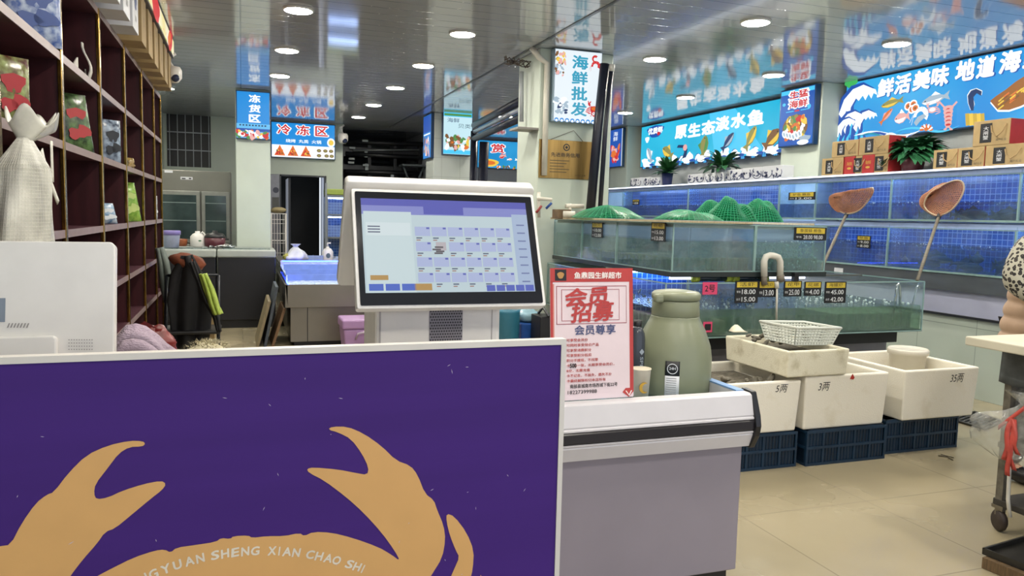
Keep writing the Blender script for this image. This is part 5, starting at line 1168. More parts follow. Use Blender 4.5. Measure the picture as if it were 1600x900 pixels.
# ---------------------------------------------------------------- cart at the right edge
cx0, cx1, cy0, cy1 = 3.52, 4.15, 1.75, 2.72
cart = thing('work_cart', 'grimy wheeled work cart at the right edge under a white cutting slab', 'cart', (3.85, 2.25, 0))
zs = U(1510, 530, x=3.50).z
for x, y in ((cx0 + .02, cy1 - .03), (cx1 - .02, cy1 - .03), (cx0 + .02, cy0 + .03), (cx1 - .02, cy0 + .03)):
    MB().box(x - .018, x + .018, y - .018, y + .018, .13, .93).build('post', mat('post_grime', '#6f695c', .7, var=.5, scale=18), cart)
    wq_ = MB().lathe((x, y, .055), [(.002, -.016), (.045, -.016), (.053, -.008), (.053, .008), (.045, .016), (.002, .016)], 20, Matrix.Rotation(R(90), 4, 'Y') @ Matrix.Rotation(R(20), 4, 'X')).build('wheel', mat('wheel_dark', '#3a2f2a', .6, var=.4), cart)
    MB().box(x - .012, x + .012, y - .02, y + .02, .08, .13).box(x - .024, x + .024, y - .03, y + .03, .118, .134).build('fork', MATS['steel'], wq_)
MB().box(cx0, cx1, cy0, cy1, .13, .165).build('lower_shelf', mat('shelf_grime', '#3a362f', .7, var=.5), cart, bevel=.006)
MB().box(cx0, cx1, cy0, cy1, .42, .45).build('middle_shelf', MATS['post_grime'], cart, bevel=.006)
MB().box(cx0, cx1, cy0, cy1, .90, .93).build('top_frame', MATS['post_grime'], cart)
b = MB().sheet(lambda a, c: V((cx0 - .012 + .012 * math.sin(a * 24) * c, cy0 + (cy1 - cy0) * a, .93 - .17 * c * (1 + .12 * math.sin(a * 9)))), 30, 5); b.build('cloth_skirt', mat('wet_cloth', '#55595a', .7, var=.4, scale=14), cart, solid=.006)
b = MB().box(cx0 + .02, cx1 - .05, cy1 - .012, cy1 - .006, .45, .86); b.build('back_panel', mat('panel_speckled', '#8d8a7c', .8, var=.6, scale=60), cart)
sl = MB().box(3.30, 4.22, 1.70, 2.76, .932, .975); tag(sl.build('cutting_slab', mat('slab_cream', '#cbc5b1', .6, var=.12, scale=5), bevel=.006), 'thick cream cutting slab on top of the grimy cart', 'slab'); 
for o_ in cart.children:
    pass
SLZ = .976
tag(MB().box(3.55, 3.75, 2.60, 2.64, SLZ, SLZ + .02).tube([(3.75, 2.62, SLZ + .012), (3.87, 2.62, SLZ + .012)], .012, 8).build('cleaver', MATS['black_plastic']), 'dark knife lying on the cream cutting slab', 'knife')
# plastic bag, red ribbon
def bagsurf(c, rx, ry, h, seed, amp=.25):
    def fn(a, v_):
        t = a * 2 * PI; prof = [.55, .95, 1.05, 1.0, .8, .45, .25, .5][min(7, int(v_ * 7.999))]
        k = v_ * 7; i = min(6, int(k)); pr = [.55, .95, 1.05, 1.0, .8, .45, .22, .5]; prof = pr[i] + (pr[i + 1] - pr[i]) * (k - i)
        q_ = 1 + amp * noise.noise(V((math.cos(t) * 2, math.sin(t) * 2, v_ * 3 + seed)))
        return V((c[0] + rx * prof * q_ * math.cos(t), c[1] + ry * prof * q_ * math.sin(t), c[2] + h * v_))
    return fn
clear = glass('bag_clear', '#f4f5f3', 1.4, .15, bump=.5, bscale=14, opaque=.2, body='#d9dad6')
bg = thing('plastic_bag', 'crumpled clear plastic bag hanging on the side of the cart', 'bag', (3.45, 2.3, .3))
bp0 = U(1572, 690, x=3.46)
MB().sheet(bagsurf((3.44, bp0.y - .12, .40), .06, .28, .33, 3, .5), 28, 14).build('bag_film', clear, bg)
rb = MB()
for k, (px, py) in enumerate(((1570, 720), (1577, 745), (1592, 712), (1583, 735))):
    a = U(1585, 655, x=3.40); e_ = U(px, py, x=3.38); rb.sheet(lambda s_, t, a=a, e_=e_, k=k: a.lerp(e_, s_) + V((-.02 * math.sin(s_ * PI), .012 * (t - .5) * 2 + .01 * math.sin(s_ * 7 + k), .006 * math.sin(s_ * 9))), 12, 1)
rb.sheet(lambda s_, t: U(1560 + 40 * s_, 668 - 30 * s_, x=3.40) + V((0, 0, .012 * (t - .5) * 2)), 10, 1)
tag(rb.build('red_ribbon', mat('ribbon_red', '#c2493f', .5, var=.3), solid=.003), 'red plastic ribbon tied around the bag on the cart', 'ribbon')
tag(MB().tube([U(1580, 690, x=3.50), U(1577, 740, x=3.49), U(1575, 780, x=3.49), U(1578, 808, x=3.49)], .009, 8).build('cord_end', pvc), 'white cord hanging down in front of the cart wheel', 'cord')
b = MB(); b.ell((3.85, 2.2, .56), (.22, .28, .11), 18, 10, amp=.25, seed=4, fr=3); tag(b.build('wet_sack', mat('sack_grey', '#8a8678', .7, var=.5, scale=16)), 'lumpy grey sack lying on the middle shelf of the cart', 'sack')
b = MB(); b.ell((3.8, 2.45, .22), (.18, .2, .055), 18, 10, amp=.3, seed=6, fr=3); tag(b.build('dark_bundle', mat('bundle_dark', '#24211f', .7, var=.4)), 'dark bundle on the lowest shelf of the cart', 'bundle')
# tray and board at the bottom right corner
tr0 = U(1540, 862, z=.06); 
tr = thing('metal_tray', 'dark metal tray lying on a brown plank on the floor', 'tray', (tr0.x + .25, tr0.y - .1, .05))
M_ = Matrix.Translation((tr0.x + .28, tr0.y - .14, .052)) @ Matrix.Rotation(R(8), 4, 'Z')
b = MB().box(-.27, .27, -.17, .17, 0, .008, M_).box(-.28, -.27, -.18, .18, 0, .03, M_).box(.27, .28, -.18, .18, 0, .03, M_).box(-.28, .28, .17, .18, 0, .03, M_).box(-.28, .28, -.18, -.17, 0, .03, M_)
b.build('tray_pan', mat('tray_dark', '#3c3b38', .35, metal=.5, var=.3), tr)
tag(MB().box(-.30, .25, -.20, .16, 0, .048, M_ @ Matrix.Translation((0, 0, -.05)) if False else Matrix.Translation((tr0.x + .27, tr0.y - .15, .002)) @ Matrix.Rotation(R(6), 4, 'Z')).build('wood_plank', mat('plank_brown', '#6a5438', .75, var=.4, stretch=(2, 10, 1))), 'worn brown plank on the floor under the dark tray', 'plank')
tag(MB().tube([U(1466, 712, z=.004), U(1480, 714, z=.006), U(1489, 719, z=.004)], .0035, 6).tube([U(1470, 710, z=.005), U(1490, 715, z=.006)], .003, 6).build('straw_scrap', mat('straw_dark', '#5a5342', .8)), 'scrap of dark string on the floor in front of the right crate', 'scrap')

# ---------------------------------------------------------------- person behind the cart
def skin_body(name, verts, edges, radii, m, parent=None, sub=2):
    me = bpy.data.meshes.new(name); inv = WM[parent.name].inverted() if parent else Matrix()
    me.from_pydata([inv @ V(p_) for p_ in verts], edges, []); o = bpy.data.objects.new(name, me); COL.objects.link(o)
    if parent: o.parent = parent; WM[o.name] = WM[parent.name].copy()
    else: WM[o.name] = Matrix()
    o.modifiers.new('skin', 'SKIN'); 
    for i, r_ in enumerate(radii):
        sv = me.skin_vertices[0].data[i]; sv.radius = (r_, r_) if not isinstance(r_, tuple) else r_
    me.skin_vertices[0].data[0].use_root = True
    s_ = o.modifiers.new('sub', 'SUBSURF'); s_.levels = sub; s_.render_levels = sub
    me.materials.append(m); o.modifiers['skin'].use_smooth_shade = True
    return o
PX, PY = 4.45, 3.24      # stands behind the cart, leaning over the slab towards the camera
pr = thing('person', 'person in beige puffer vest and leopard print sleeves bending over the cart slab', 'person', (PX, PY, 0))
skinm = mat('skin', '#c39a80', .5, var=.05)
J = dict(pel=(PX, PY, .90), bel=(PX - .01, PY - .03, 1.08), che=(PX - .03, PY - .10, 1.28), nec=(PX - .04, PY - .17, 1.46), nk2=(PX - .045, PY - .20, 1.53), hd=(PX - .05, PY - .235, 1.60), hd2=(PX - .05, PY - .25, 1.69),
         shL=(PX - .22, PY - .10, 1.41), elL=(PX - .355, PY - .10, 1.19), wrL=(PX - .29, PY - .36, 1.09), hnL=(PX - .28, PY - .43, 1.07),
         shR=(PX + .15, PY - .14, 1.39), elR=(PX + .2, PY - .22, 1.14), wrR=(PX - .02, PY - .42, 1.09), hnR=(PX - .07, PY - .47, 1.07),
         hiL=(PX - .10, PY, .86), knL=(PX - .11, PY - .02, .48), anL=(PX - .11, PY + .02, .09), toL=(PX - .12, PY - .13, .035),
         hiR=(PX + .10, PY, .86), knR=(PX + .11, PY - .02, .48), anR=(PX + .11, PY + .02, .09), toR=(PX + .12, PY - .13, .035))
rad = dict(pel=.13, bel=.13, che=.145, nec=.06, nk2=.052, hd=.085, hd2=.075, shL=.065, elL=.042, wrL=.027, hnL=.032, shR=.065, elR=.042, wrR=.027, hnR=.032, hiL=.085, knL=.055, anL=.04, toL=.035, hiR=.085, knR=.055, anR=.04, toR=.035)
names = list(J); ix = {k: i for i, k in enumerate(names)}
E2 = [('pel', 'bel'), ('bel', 'che'), ('che', 'nec'), ('nec', 'nk2'), ('nk2', 'hd'), ('hd', 'hd2'), ('che', 'shL'), ('shL', 'elL'), ('elL', 'wrL'), ('wrL', 'hnL'), ('che', 'shR'), ('shR', 'elR'), ('elR', 'wrR'), ('wrR', 'hnR'), ('pel', 'hiL'), ('hiL', 'knL'), ('knL', 'anL'), ('anL', 'toL'), ('pel', 'hiR'), ('hiR', 'knR'), ('knR', 'anR'), ('anR', 'toR')]
vs_ = [J[k] for k in names]; ed = [(ix[a], ix[c]) for a, c in E2]; rd = [rad[k] for k in names]
for sd, hk in ((-1, 'hnL'), (1, 'hnR')):
    h_ = V(J[hk]); fw = V((0, -1, -.25)).normalized()
    for i in range(5):
        off = V(((i - 1.5) * .019 if i < 4 else -sd * .035, 0, 0)); l_ = [.07, .08, .075, .058, .045][i]
        a = h_ + off + fw * (.03 if i < 4 else -.005); m_ = a + fw * l_ * .55 + V((0, 0, -.004)); e_ = a + fw * l_ * .9 + V((0, 0, -.022))
        b0_ = len(vs_); vs_ += [a, m_, e_]; rd += [.0095, .0085, .0075]; ed += [(ix[hk], b0_), (b0_, b0_ + 1), (b0_ + 1, b0_ + 2)]
skin_body('body', vs_, ed, rd, skinm, pr)
# clothes follow the same joints
def garment(name, keys, grow, m, extra=(), sub=2):
    vk = list(keys); return skin_body(name, [J[k] for k in vk], [(vk.index(a), vk.index(c)) for a, c in E2 if a in vk and c in vk], [rad[k] * 1.0 + grow[k] if isinstance(grow, dict) else rad[k] + grow for k in vk], m, pr, sub)
leo = mat('leopard', '#a8a494', .8, var=.1)
nt = leo.node_tree; vor = nt.nodes.new('ShaderNodeTexVoronoi'); vor.inputs['Scale'].default_value = 46
nt.links.new(nt.nodes['Texture Coordinate'].outputs['Object'], vor.inputs['Vector'])
rp = nt.nodes.new('ShaderNodeValToRGB'); rp.color_ramp.interpolation = 'CONSTANT'; e = rp.color_ramp.elements; e[0].color = lin('#7a6a55'); e[0].position = 0; e[1].color = lin('#201c1c'); e[1].position = .10
x_ = e.new(.46); x_.color = lin('#a8a494')
nt.links.new(vor.outputs['Distance'], rp.inputs[0]); nt.links.new(rp.outputs[0], nt.nodes['Principled BSDF'].inputs['Base Color'])
garment('sleeves', ('che', 'shL', 'elL', 'wrL', 'shR', 'elR', 'wrR'), dict(che=-.01, shL=.05, elL=.055, wrL=.03, shR=.05, elR=.055, wrR=.03), leo)
beige = mat('puffer_beige', '#bd9f86', .6, var=.1, bump=.3, bscale=9)
rings = []
for i in range(49):
    t = i / 48; z = .80 + .64 * t; k = abs(math.sin(t * PI * 7)) ** .6
    cx_, cy_ = PX - .04 * t, PY - .02 - .15 * t ** 1.5
    sh_ = 1 if t < .78 else 1 - (t - .78) / .22 * .52
    rx, ry = (.215 + .02 * k - .02 * t) * sh_, (.165 + .018 * k) * (1 if t < .8 else 1 - (t - .8) / .2 * .4)
    rings.append([V((cx_ + rx * math.copysign(abs(math.cos(2 * PI * j / 32)) ** .85, math.cos(2 * PI * j / 32)), cy_ + ry * math.copysign(abs(math.sin(2 * PI * j / 32)) ** .85, math.sin(2 * PI * j / 32)), z)) for j in range(32)])
MB().loft(rings, cap=False).build('puffer_vest', beige, pr, solid=.012)
b = MB().tube([(PX - .04 + .075 * math.cos(2 * PI * j / 20), PY - .165 + .07 * math.sin(2 * PI * j / 20), 1.445) for j in range(20)], .028, 10, closed=True); b.build('collar', leo, pr)
garment('trousers', ('pel', 'hiL', 'knL', 'anL', 'hiR', 'knR', 'anR'), dict(pel=.0, hiL=.0, knL=.022, anL=.025, hiR=.0, knR=.022, anR=.025), mat('trousers_dark', '#2a2b33', .8))
b = MB()
for k, (an, to) in enumerate((('anL', 'toL'), ('anR', 'toR'))):
    a, t = V(J[an]), V(J[to]); b = MB(); b.ell((a.x, (a.y + t.y) / 2 - .02, .05), (.055, .14, .05), 14, 8); b.build('boot', MATS['black_plastic'], pr)
h_ = V(J['hd2'])
b = MB(); b.ell(h_ + V((0, .04, .015)), (.105, .115, .115), 18, 12, amp=.06, seed=2); b.build('hair', mat('hair_black', '#17130f', .5, var=.3, stretch=(8, 8, 1)), pr)
b = MB(); b.ell(h_ + V((0, -.05, -.035)), (.072, .075, .1), 16, 12)
b.ell(h_ + V((0, -.13, -.04)), (.013, .018, .02), 10, 8)
for k in (-1, 1): b.ell(h_ + V((k * .08, .0, -.04)), (.012, .02, .03), 8, 6)
b.build('face', skinm, pr)
b = MB().use(MATS['ink'])
for k in (-1, 1): b.ell(h_ + V((k * .03, -.117, -.02)), (.011, .006, .006), 10, 6)
b.use(mat('lips', '#9a5a50', .5)); b.ell(h_ + V((0, -.118, -.085)), (.022, .008, .007), 10, 6); b.build('eyes_and_mouth', None, pr)

# ---------------------------------------------------------------- fish in the wall tanks, white sheet on the ledge
def live_fish(c, L, yaw, label, grp, m):
    r = thing('fish', label, 'fish', c, grp, yaw)
    prof = [(-.5, .004, .012), (-.42, .05, .08), (-.25, .085, .14), (0, .09, .16), (.22, .06, .11), (.38, .025, .05), (.44, .02, .045)]
    MB().loft([[V((0 + L * w_ * math.cos(2 * PI * k / 12), L * t, L * h_ * math.sin(2 * PI * k / 12))) for k in range(12)] for t, w_, h_ in prof]).build('body', m, r, local=True)
    MB().poly([V((0, L * a, L * b_)) for a, b_ in ((.42, .03), (.60, .17), (.55, 0), (.60, -.17), (.42, -.03))], (1, 0, 0), 0, .003).build('tail_fin', m, r, local=True)
    MB().poly([V((0, L * a, L * b_)) for a, b_ in ((-.2, .13), (.0, .26), (.2, .10))], (1, 0, 0), 0, .003).build('back_fin', m, r, local=True)
rnd = random.Random(21); fdk = mat('fish_dark', '#1c2a2c', .3, var=.4, scale=20); fsl = mat('fish_slate', '#31465a', .3, var=.4, scale=20)
for i in range(9): live_fish(V((6.10 + .09 * (i % 3), 4.72 + i * .135, 1.60 + .015 * (i % 2))), rnd.uniform(.24, .32), rnd.uniform(-.5, .5), 'dark fish near the bottom of the upper wall tank beside the second hand net', 'dark fish in the upper wall tank', fdk)
for i in range(10): live_fish(V((6.09 + .09 * (i % 3), 4.65 + i * .13, 1.135 + .03 * (i % 4))), rnd.uniform(.22, .30), rnd.uniform(-.6, .6), 'slate grey fish near the bottom of the lower wall tank beyond the person', 'slate fish in the lower wall tank', fsl)
f = PL('x', 5.998); b = MB(); rect(b, f, 1304, 418, 1317, 428, .001, .002); tag(b.build('white_sheet', MATS['white_card']), 'small white sheet stuck on the grey ledge below the wall tanks', 'sheet')
q = lambda px, py: U(px, py, y=4.715)
tag(MB().box(q(1240, 430).x, q(1247, 430).x, 4.70, 4.74, q(1243, 440).z, q(1243, 426).z).build('rim_clip', MATS['black_plastic'], bevel=.004), 'small black clip on the rim of the low tank beside the white pipe', 'clip')

# ---------------------------------------------------------------- tall shelving along the left wall
SX = -.75
sh = thing('display_shelf', 'tall dark maroon shelving unit with gilded uprights along the left wall', 'shelving', (-.97, 5.2, 0))
posts = [2.0, 2.97, 3.95, 4.955, 5.94, 6.91, 7.81, 8.44]
boards = [.12, .70, 1.03, 1.39, 1.785, 2.17, 2.60]
MB().box(-1.20, -1.185, 2.0, 8.44, .05, 2.6).build('back_panel', MATS['maroon'], sh)
for y in posts:
    MB().box(-1.185, SX - .012, y - .012, y + .012, 0, 2.59).build('upright', MATS['maroon'], sh)
    MB().box(SX - .012, SX + .006, y - .02, y + .02, 0, 2.6).build('gold_trim', MATS['gold'], sh, bevel=.003)
for z in boards:
    MB().box(-1.185, SX - .002, 2.0, 8.44, z - .03, z).build('shelf_board', mat('maroon_top', '#54303a', .4, var=.3), sh)
    MB().box(SX - .002, SX + .002, 2.0, 8.44, z - .034, z + .002).build('edge_band', MATS['shelf_edge'], sh)
sz = lambda px, py, x=SX: U(px, py, x=x)
# boxes on top of the shelving
def topbox(label, y0, y1, x1, h, m, pr_, grp, dep=.30):
    r = thing('paper_box', label, 'paper box', (x1 - dep / 2, (y0 + y1) / 2, 2.603), group=grp)
    MB().box(x1 - dep, x1, y0, y1, 2.603, 2.603 + h).build('carton', m, r, bevel=.003)
    f = PL('l', x1); fe = PL('y', y0); b = MB()
    if pr_:
        b.use(mat('print_blue', '#3c4f86', .5)); blobp(b, f, f.at((y0 + y1) / 2, 2.603 + h * .6), (y1 - y0) * .22, h * .16, .001, 14, 0, .15); blobp(b, fe, fe.at(x1 - dep * .5, 2.603 + h * .5), .06, .06, .001, 16)
        b.use(MATS['white_card']); blobp(b, fe, fe.at(x1 - dep * .5, 2.603 + h * .5), .045, .045, .0018, 16); b.use(MATS['ink']); blobp(b, fe, fe.at(x1 - .06, 2.603 + h * .25), .035, .02, .001, 10, .4, .25); text(b, '海鲜', f, f.at((y0 + y1) / 2, 2.603 + h * .25), .08, .04, d=.001)
    else:
        b.use(MATS['grime']); text(b, '海产礼盒', fe, fe.at(x1 - dep * .45, 2.603 + h * .3), .16, .035, d=.001); text(b, '礼', f, f.at((y0 + y1) / 2, 2.603 + h * .5), .05, .06, d=.001)
    b.build('print', None, r)
for i in range(3):
    topbox('white and blue paper box on top of the shelving, %s of three' % ('nearest', 'middle', 'farthest')[i], 4.55 + i * .40, 4.82 + i * .40, -.62, .30, MATS['white_card'], 1, 'white boxes on the shelving')
for i in range(6):
    topbox('kraft paper box on top of the tall shelving, %s of the kraft row' % ('nearest', 'second', 'third', 'fourth', 'fifth', 'farthest')[i], 5.80 + i * .41, 6.06 + i * .41, -.62, .31, MATS['kraft'], 0, 'kraft boxes on the shelving')
# snack packs in the cells
def pack(label, y, z, wd, h, m1, m2, x=-.815, lean=.0, cat='snack pack'):
    r = thing('snack_pack', label, cat, (x, y, z), None, R(-48)); wd *= .7
    def fn(a, c):
        t = a * 2 * PI; s_ = math.sin(c * PI) ** .5 * .035 + .002; pw = wd / 2 * (1 - .06 * math.sin(c * PI))
        return V((s_ * math.sin(t) - lean * .4 * c * h, pw * math.copysign(abs(math.cos(t)) ** .7, math.cos(t)) - lean * .5 * c * h, h * c))
    MB().sheet(fn, 20, 10).build('pouch', m1, r, local=True)
    b = MB(); b.use(m2)
    for k, (dy, dz, rr) in enumerate(((0, .62, .28), (-.12, .3, .2), (.15, .35, .22))): 
        c = V((.036 - lean * .4 * dz * h, dy * wd - lean * .5 * dz * h, dz * h)); blobp(b, PL('l', c.x), c, rr * wd, rr * h * .5, .0, 12, 0, .15, k)
    b.build('print', None, r, local=True)
foil = lambda n_, c, c2: mat(n_, c, .25, var=.5, scale=25, col2=c2, bump=.3, bscale=18)
pack('red and green snack pouch on the shelf above the white mesh bag', sz(14, 168, -.815).y, 1.787, .22, .26, foil('pk1', '#8d9a5e', '#4a1a1a'), mat('pk_red', '#a82730', .4))
pack('green and red snack pouch leaning in the second cell of the middle shelf', sz(122, 228, -.815).y, 1.787, .26, .30, foil('pk2', '#5b7a49', '#20261e'), mat('pk_red2', '#b0383a', .4), lean=.2)
pack('clear plastic wrapped pack in the third cell of the middle shelf', sz(172, 246, -.815).y, 1.787, .22, .28, foil('pk3', '#9fb0c4', '#3c4658'), mat('pk_dark', '#20242c', .4))
pack('small golden packet beside the gilded upright on the middle shelf', sz(201, 262, -.815).y, 1.787, .12, .09, foil('pk4', '#b39a58', '#5a4424'), MATS['kraft'])
pack('bright green bag on the lower shelf beside a gilded upright', sz(205, 346, -.815).y, 1.392, .26, .30, foil('pk5', '#8fb04c', '#5d8a2e'), mat('pk_lime', '#b9cc7a', .4), lean=.25)
pack('blue and white packet lying low on the shelf left of the green bag', sz(168, 350, -.815).y, 1.392, .2, .13, foil('pk6', '#b9c8d4', '#4f7aa0'), mat('pk_pale', '#d8dfe4', .4), lean=.3)
pack('blue and white bag standing high at the upper left corner', sz(50, 33, -.82).y, 2.172, .36, .30, foil('pk7', '#a9b6cc', '#2f4f94'), mat('pk_blue', '#2c4a8c', .4), x=-.82)
pack('white bundle at the far end of the shelf', 7.95, 1.392, .24, .22, foil('pk8', '#c4c4c8', '#7a7a80'), MATS['white_card'])
b = MB(); c = sz(131, 92, -.80); zz = 2.172
b.sheet(lambda a, t: V((-.82 + .012 * math.sin(a * 9), c.y - .2 + .32 * a, zz + .004 + (.05 + .05 * math.sin(a * 7)) * t)), 14, 4).sheet(lambda a, t: V((-.80 + .02 * math.sin(t * 5), c.y + .06 + .06 * a * (1 - .4 * t), zz + .02 + .20 * t)), 4, 8)
tag(b.build('white_cloth', mat('cloth_white', '#cfccc4', .8), solid=.008), 'knotted scrap of white cloth on the second shelf board', 'cloth')
# white mesh bag hung on the shelf edge
mb_ = thing('mesh_bag', 'white mesh sack tied to the shelving edge at the left of the picture', 'bag', (-.68, 3.05, 1.0))
mfilm = glass('mesh_white', '#f4f4ee', 1.05, .4, opaque=.8, body='#dcdbd0', bscale=6)
def mbag(a, v_):
    t = a * 2 * PI; k = v_ ** 1.6
    pr_ = .19 * (1 - .35 * k) * (1 if v_ < .85 else 1 - (v_ - .85) / .15 * .72)
    q_ = 1 + .14 * noise.noise(V((math.cos(t) * 2, math.sin(t) * 2, v_ * 2.5))) + .03 * math.sin(t * 11 + v_ * 2)
    return V((-.65 + pr_ * .5 * q_ * math.cos(t), 2.745 + .11 * k + pr_ * q_ * math.sin(t), 1.05 + .66 * v_))
MB().sheet(mbag, 60, 24).build('sack', mfilm, mb_)
MB().sheet(mbag, 60, 60).build('netting', mat('net_white', '#dcdad0', .6), mb_, wire=.0010)
MB().sheet(lambda a, v_: V((-.65 + (.018 + .05 * v_) * math.cos(a * 2 * PI), 2.86 + .11 * v_ + (.03 + .14 * v_) * math.sin(a * 2 * PI), 1.70 + .085 * v_ + .03 * math.sin(a * 26) * v_)), 60, 6).build('ruffle', mfilm, mb_, solid=.003)
st = MB(); st.sheet(lambda a, t: V((-.62, 2.93 + .22 * a + .03 * (t - .5), 1.68 - .17 * a ** .8 + .014 * (t - .5))), 10, 1).sheet(lambda a, t: V((-.615, 3.05 + .03 * (t - .5), 1.72 - .14 * a)), 6, 1)
st.build('tie_strap', mat('strap_white', '#d2d0c6', .7), mb_, solid=.003)

# ---------------------------------------------------------------- things on the counter behind the board
tw = mat('towel_lilac', '#b5a3b2', .95, var=.3, scale=6, stretch=(1, 1, 3), bump=.6, bscale=120)
ty = 1.98
def towel(a, c):
    px = 180 + 90 * a; top = [540, 517, 514, 518, 528, 545, 556][min(6, int(a * 6.99))]
    k = a * 6; i = min(5, int(k)); T_ = [536, 517, 514, 518, 529, 545, 556]; top = T_[i] + (T_[i + 1] - T_[i]) * (k - i)
    p_ = U(px, top, y=ty); t = c
    return V((p_.x, ty - .02 + .2 * c, 1.085 + (p_.z - 1.085) * max(.05, math.sin(PI * (.32 + .68 * c))) + .006 * math.sin(c * 30)))
b = MB().sheet(towel, 24, 24); b.use(tw)
b2 = MB(); b2.sheet(lambda a, c: (lambda q_: V((q_.x, ty - .02, 1.083 + (q_.z - 1.083) * c)))(towel(a, 0)), 24, 8)
t_ = MB().use(tw).sheet(towel, 24, 24).sheet(lambda a, c: (lambda q_: V((q_.x, q_.y - .012 * math.sin(c * PI * 3), 1.083 + (q_.z - 1.083) * c)))(towel(a, 0)), 24, 10)
tag(t_.build('folded_towel', None, solid=.008), 'folded lilac towel on the counter beside the left register', 'towel')
rbg = U(243, 522, y=2.2)
b = MB(); b.ell((rbg.x, 2.2, 1.085 + .05), (.05, .045, .055), 20, 14, amp=.4, seed=3, fr=2.5)
b.sheet(lambda a, c: V((rbg.x - .035 + .03 * a + .01 * math.sin(c * 8), 2.2, 1.175 + .03 * c - .02 * a)), 4, 6)
tag(b.build('red_bag', mat('red_plastic', '#7c1c1a', .35, var=.5, bump=.6, bscale=20)), 'crumpled red plastic bag behind the lilac towel', 'bag')
rnd = random.Random(4); b = MB(); fc = V((U(322, 548, y=1.9).x, 1.92, 1.085))
fz_ = U(320, 528, y=1.9).z
fw_ = .085
b.ell((fc.x, fc.y, fc.z + (fz_ - fc.z - .02) / 2), (fw_ * .85, .06, (fz_ - fc.z - .015) / 2), 18, 10, amp=.2, seed=8)
for k in range(700):
    a, e_ = rnd.uniform(0, 2 * PI), rnd.uniform(-.2, 1.4); d_ = V((math.cos(a) * math.cos(e_), math.sin(a) * math.cos(e_), math.sin(e_)))
    o_ = V((fc.x + d_.x * fw_ * .82, fc.y + d_.y * .058, fc.z + (fz_ - fc.z) / 2 + d_.z * (fz_ - fc.z - .02) / 2)); t = d_.cross(V((.3, .2, 1))).normalized() * .0018
    b.add([o_ - t, o_ + t, o_ + d_ * rnd.uniform(.006, .013) + V((rnd.uniform(-.008, .008), 0, -.003))], [(0, 1, 2)])
tag(b.build('fur_hat', mat('fur_cream', '#cfc6a6', .9, var=.35, scale=40)), 'fluffy cream fur lump peeking over the purple board', 'fur')

# ---------------------------------------------------------------- chair hung with clothes
ch = thing('clothes_chair', 'black folding chair draped with a black jacket showing a lime green lining', 'chair', (-.38, 7.1, 0))
cq = lambda px, py, y=7.1: U(px, py, y=y)
b = MB()
for x in (-.62, -.2):
    b.tube([(x, 6.9, .01), (x, 7.25, .92)], .014, 8).tube([(x, 7.3, .01), (x, 7.0, .46)], .014, 8)
b.tube([(-.62, 7.25, .92), (-.2, 7.25, .92)], .014, 8); b.build('frame', MATS['black_metal'], ch)
MB().box(-.64, -.18, 6.9, 7.3, .45, .48).build('seat', MATS['black_plastic'], ch, bevel=.01)
def drape(name, label, cat, pts, y, th, m, amp=.03, seed=0, yb=0):
    """cloth hanging in the outline pts (left edge, right edge pairs by pixel), with folds"""
    n_ = len(pts)
    def fn(a, c):
        k = c * (n_ - 1); i = min(n_ - 2, int(k)); f_ = k - i
        l = cq(*pts[i][0], y).lerp(cq(*pts[i + 1][0], y), f_); r_ = cq(*pts[i][1], y).lerp(cq(*pts[i + 1][1], y), f_); q_ = l.lerp(r_, a)
        return q_ + V((0, -amp * math.sin(a * PI) - amp * .5 * math.sin(a * 14 + seed + c * 3) + yb * c, 0))
    o_ = MB().sheet(fn, 24, 18).build(name, m, solid=th); tag(o_, label, cat); return o_
drape('jacket', 'black jacket hanging over the chair back left of the dark freezers', 'jacket', [((285, 400), (300, 398)), ((268, 430), (322, 440)), ((262, 470), (330, 480)), ((268, 520), (326, 522)), ((275, 545), (320, 545))], 7.02, .03, mat('jacket_black', '#121116', .8, var=.5), .05)
drape('jacket_lining', 'lime green lining strip hanging open down the black jacket', 'jacket lining', [((311, 428), (322, 427)), ((318, 450), (334, 452)), ((326, 475), (343, 478)), ((334, 492), (348, 490))], 6.85, .015, mat('lining_lime', '#a4b94f', .7, var=.25, scale=30), .03, 2)
drape('jacket_edge', 'black strap with a buckle end beside the lime lining', 'strap', [((294, 410), (303, 408)), ((306, 440), (314, 438)), ((318, 470), (325, 468)), ((333, 496), (342, 494)), ((338, 518), (346, 518))], 6.92, .012, MATS['jacket_black'], .02, 1)
drape('grey_cloth', 'grey green cloth draped beside the end of the tall shelving', 'cloth', [((244, 388), (254, 386)), ((246, 410), (264, 412)), ((250, 445), (272, 450)), ((258, 475), (274, 480)), ((268, 486), (272, 488))], 7.3, .02, mat('cloth_greygreen', '#76807a', .85, var=.2), .04, 3)
o_ = cq(297, 410, 7.05); b = MB(); b.ell((o_.x - .02, 7.08, o_.z + .0), (.145, .12, .075), 20, 12, Matrix.Rotation(R(14), 3, 'Y'), .2, 5, 2)
tag(b.build('brown_hat', mat('rust_cloth', '#7c3f24', .85, var=.35, bump=.3)), 'rust brown cap lying on top of the draped chair', 'hat')
b = MB().box(cq(322, 480, 7.2).x, cq(334, 480, 7.2).x, 7.33, 7.6, .0, cq(325, 460, 7.33).z); tag(b.build('cardboard_piece', MATS['kraft']), 'upright cardboard carton behind the draped black jacket', 'carton')

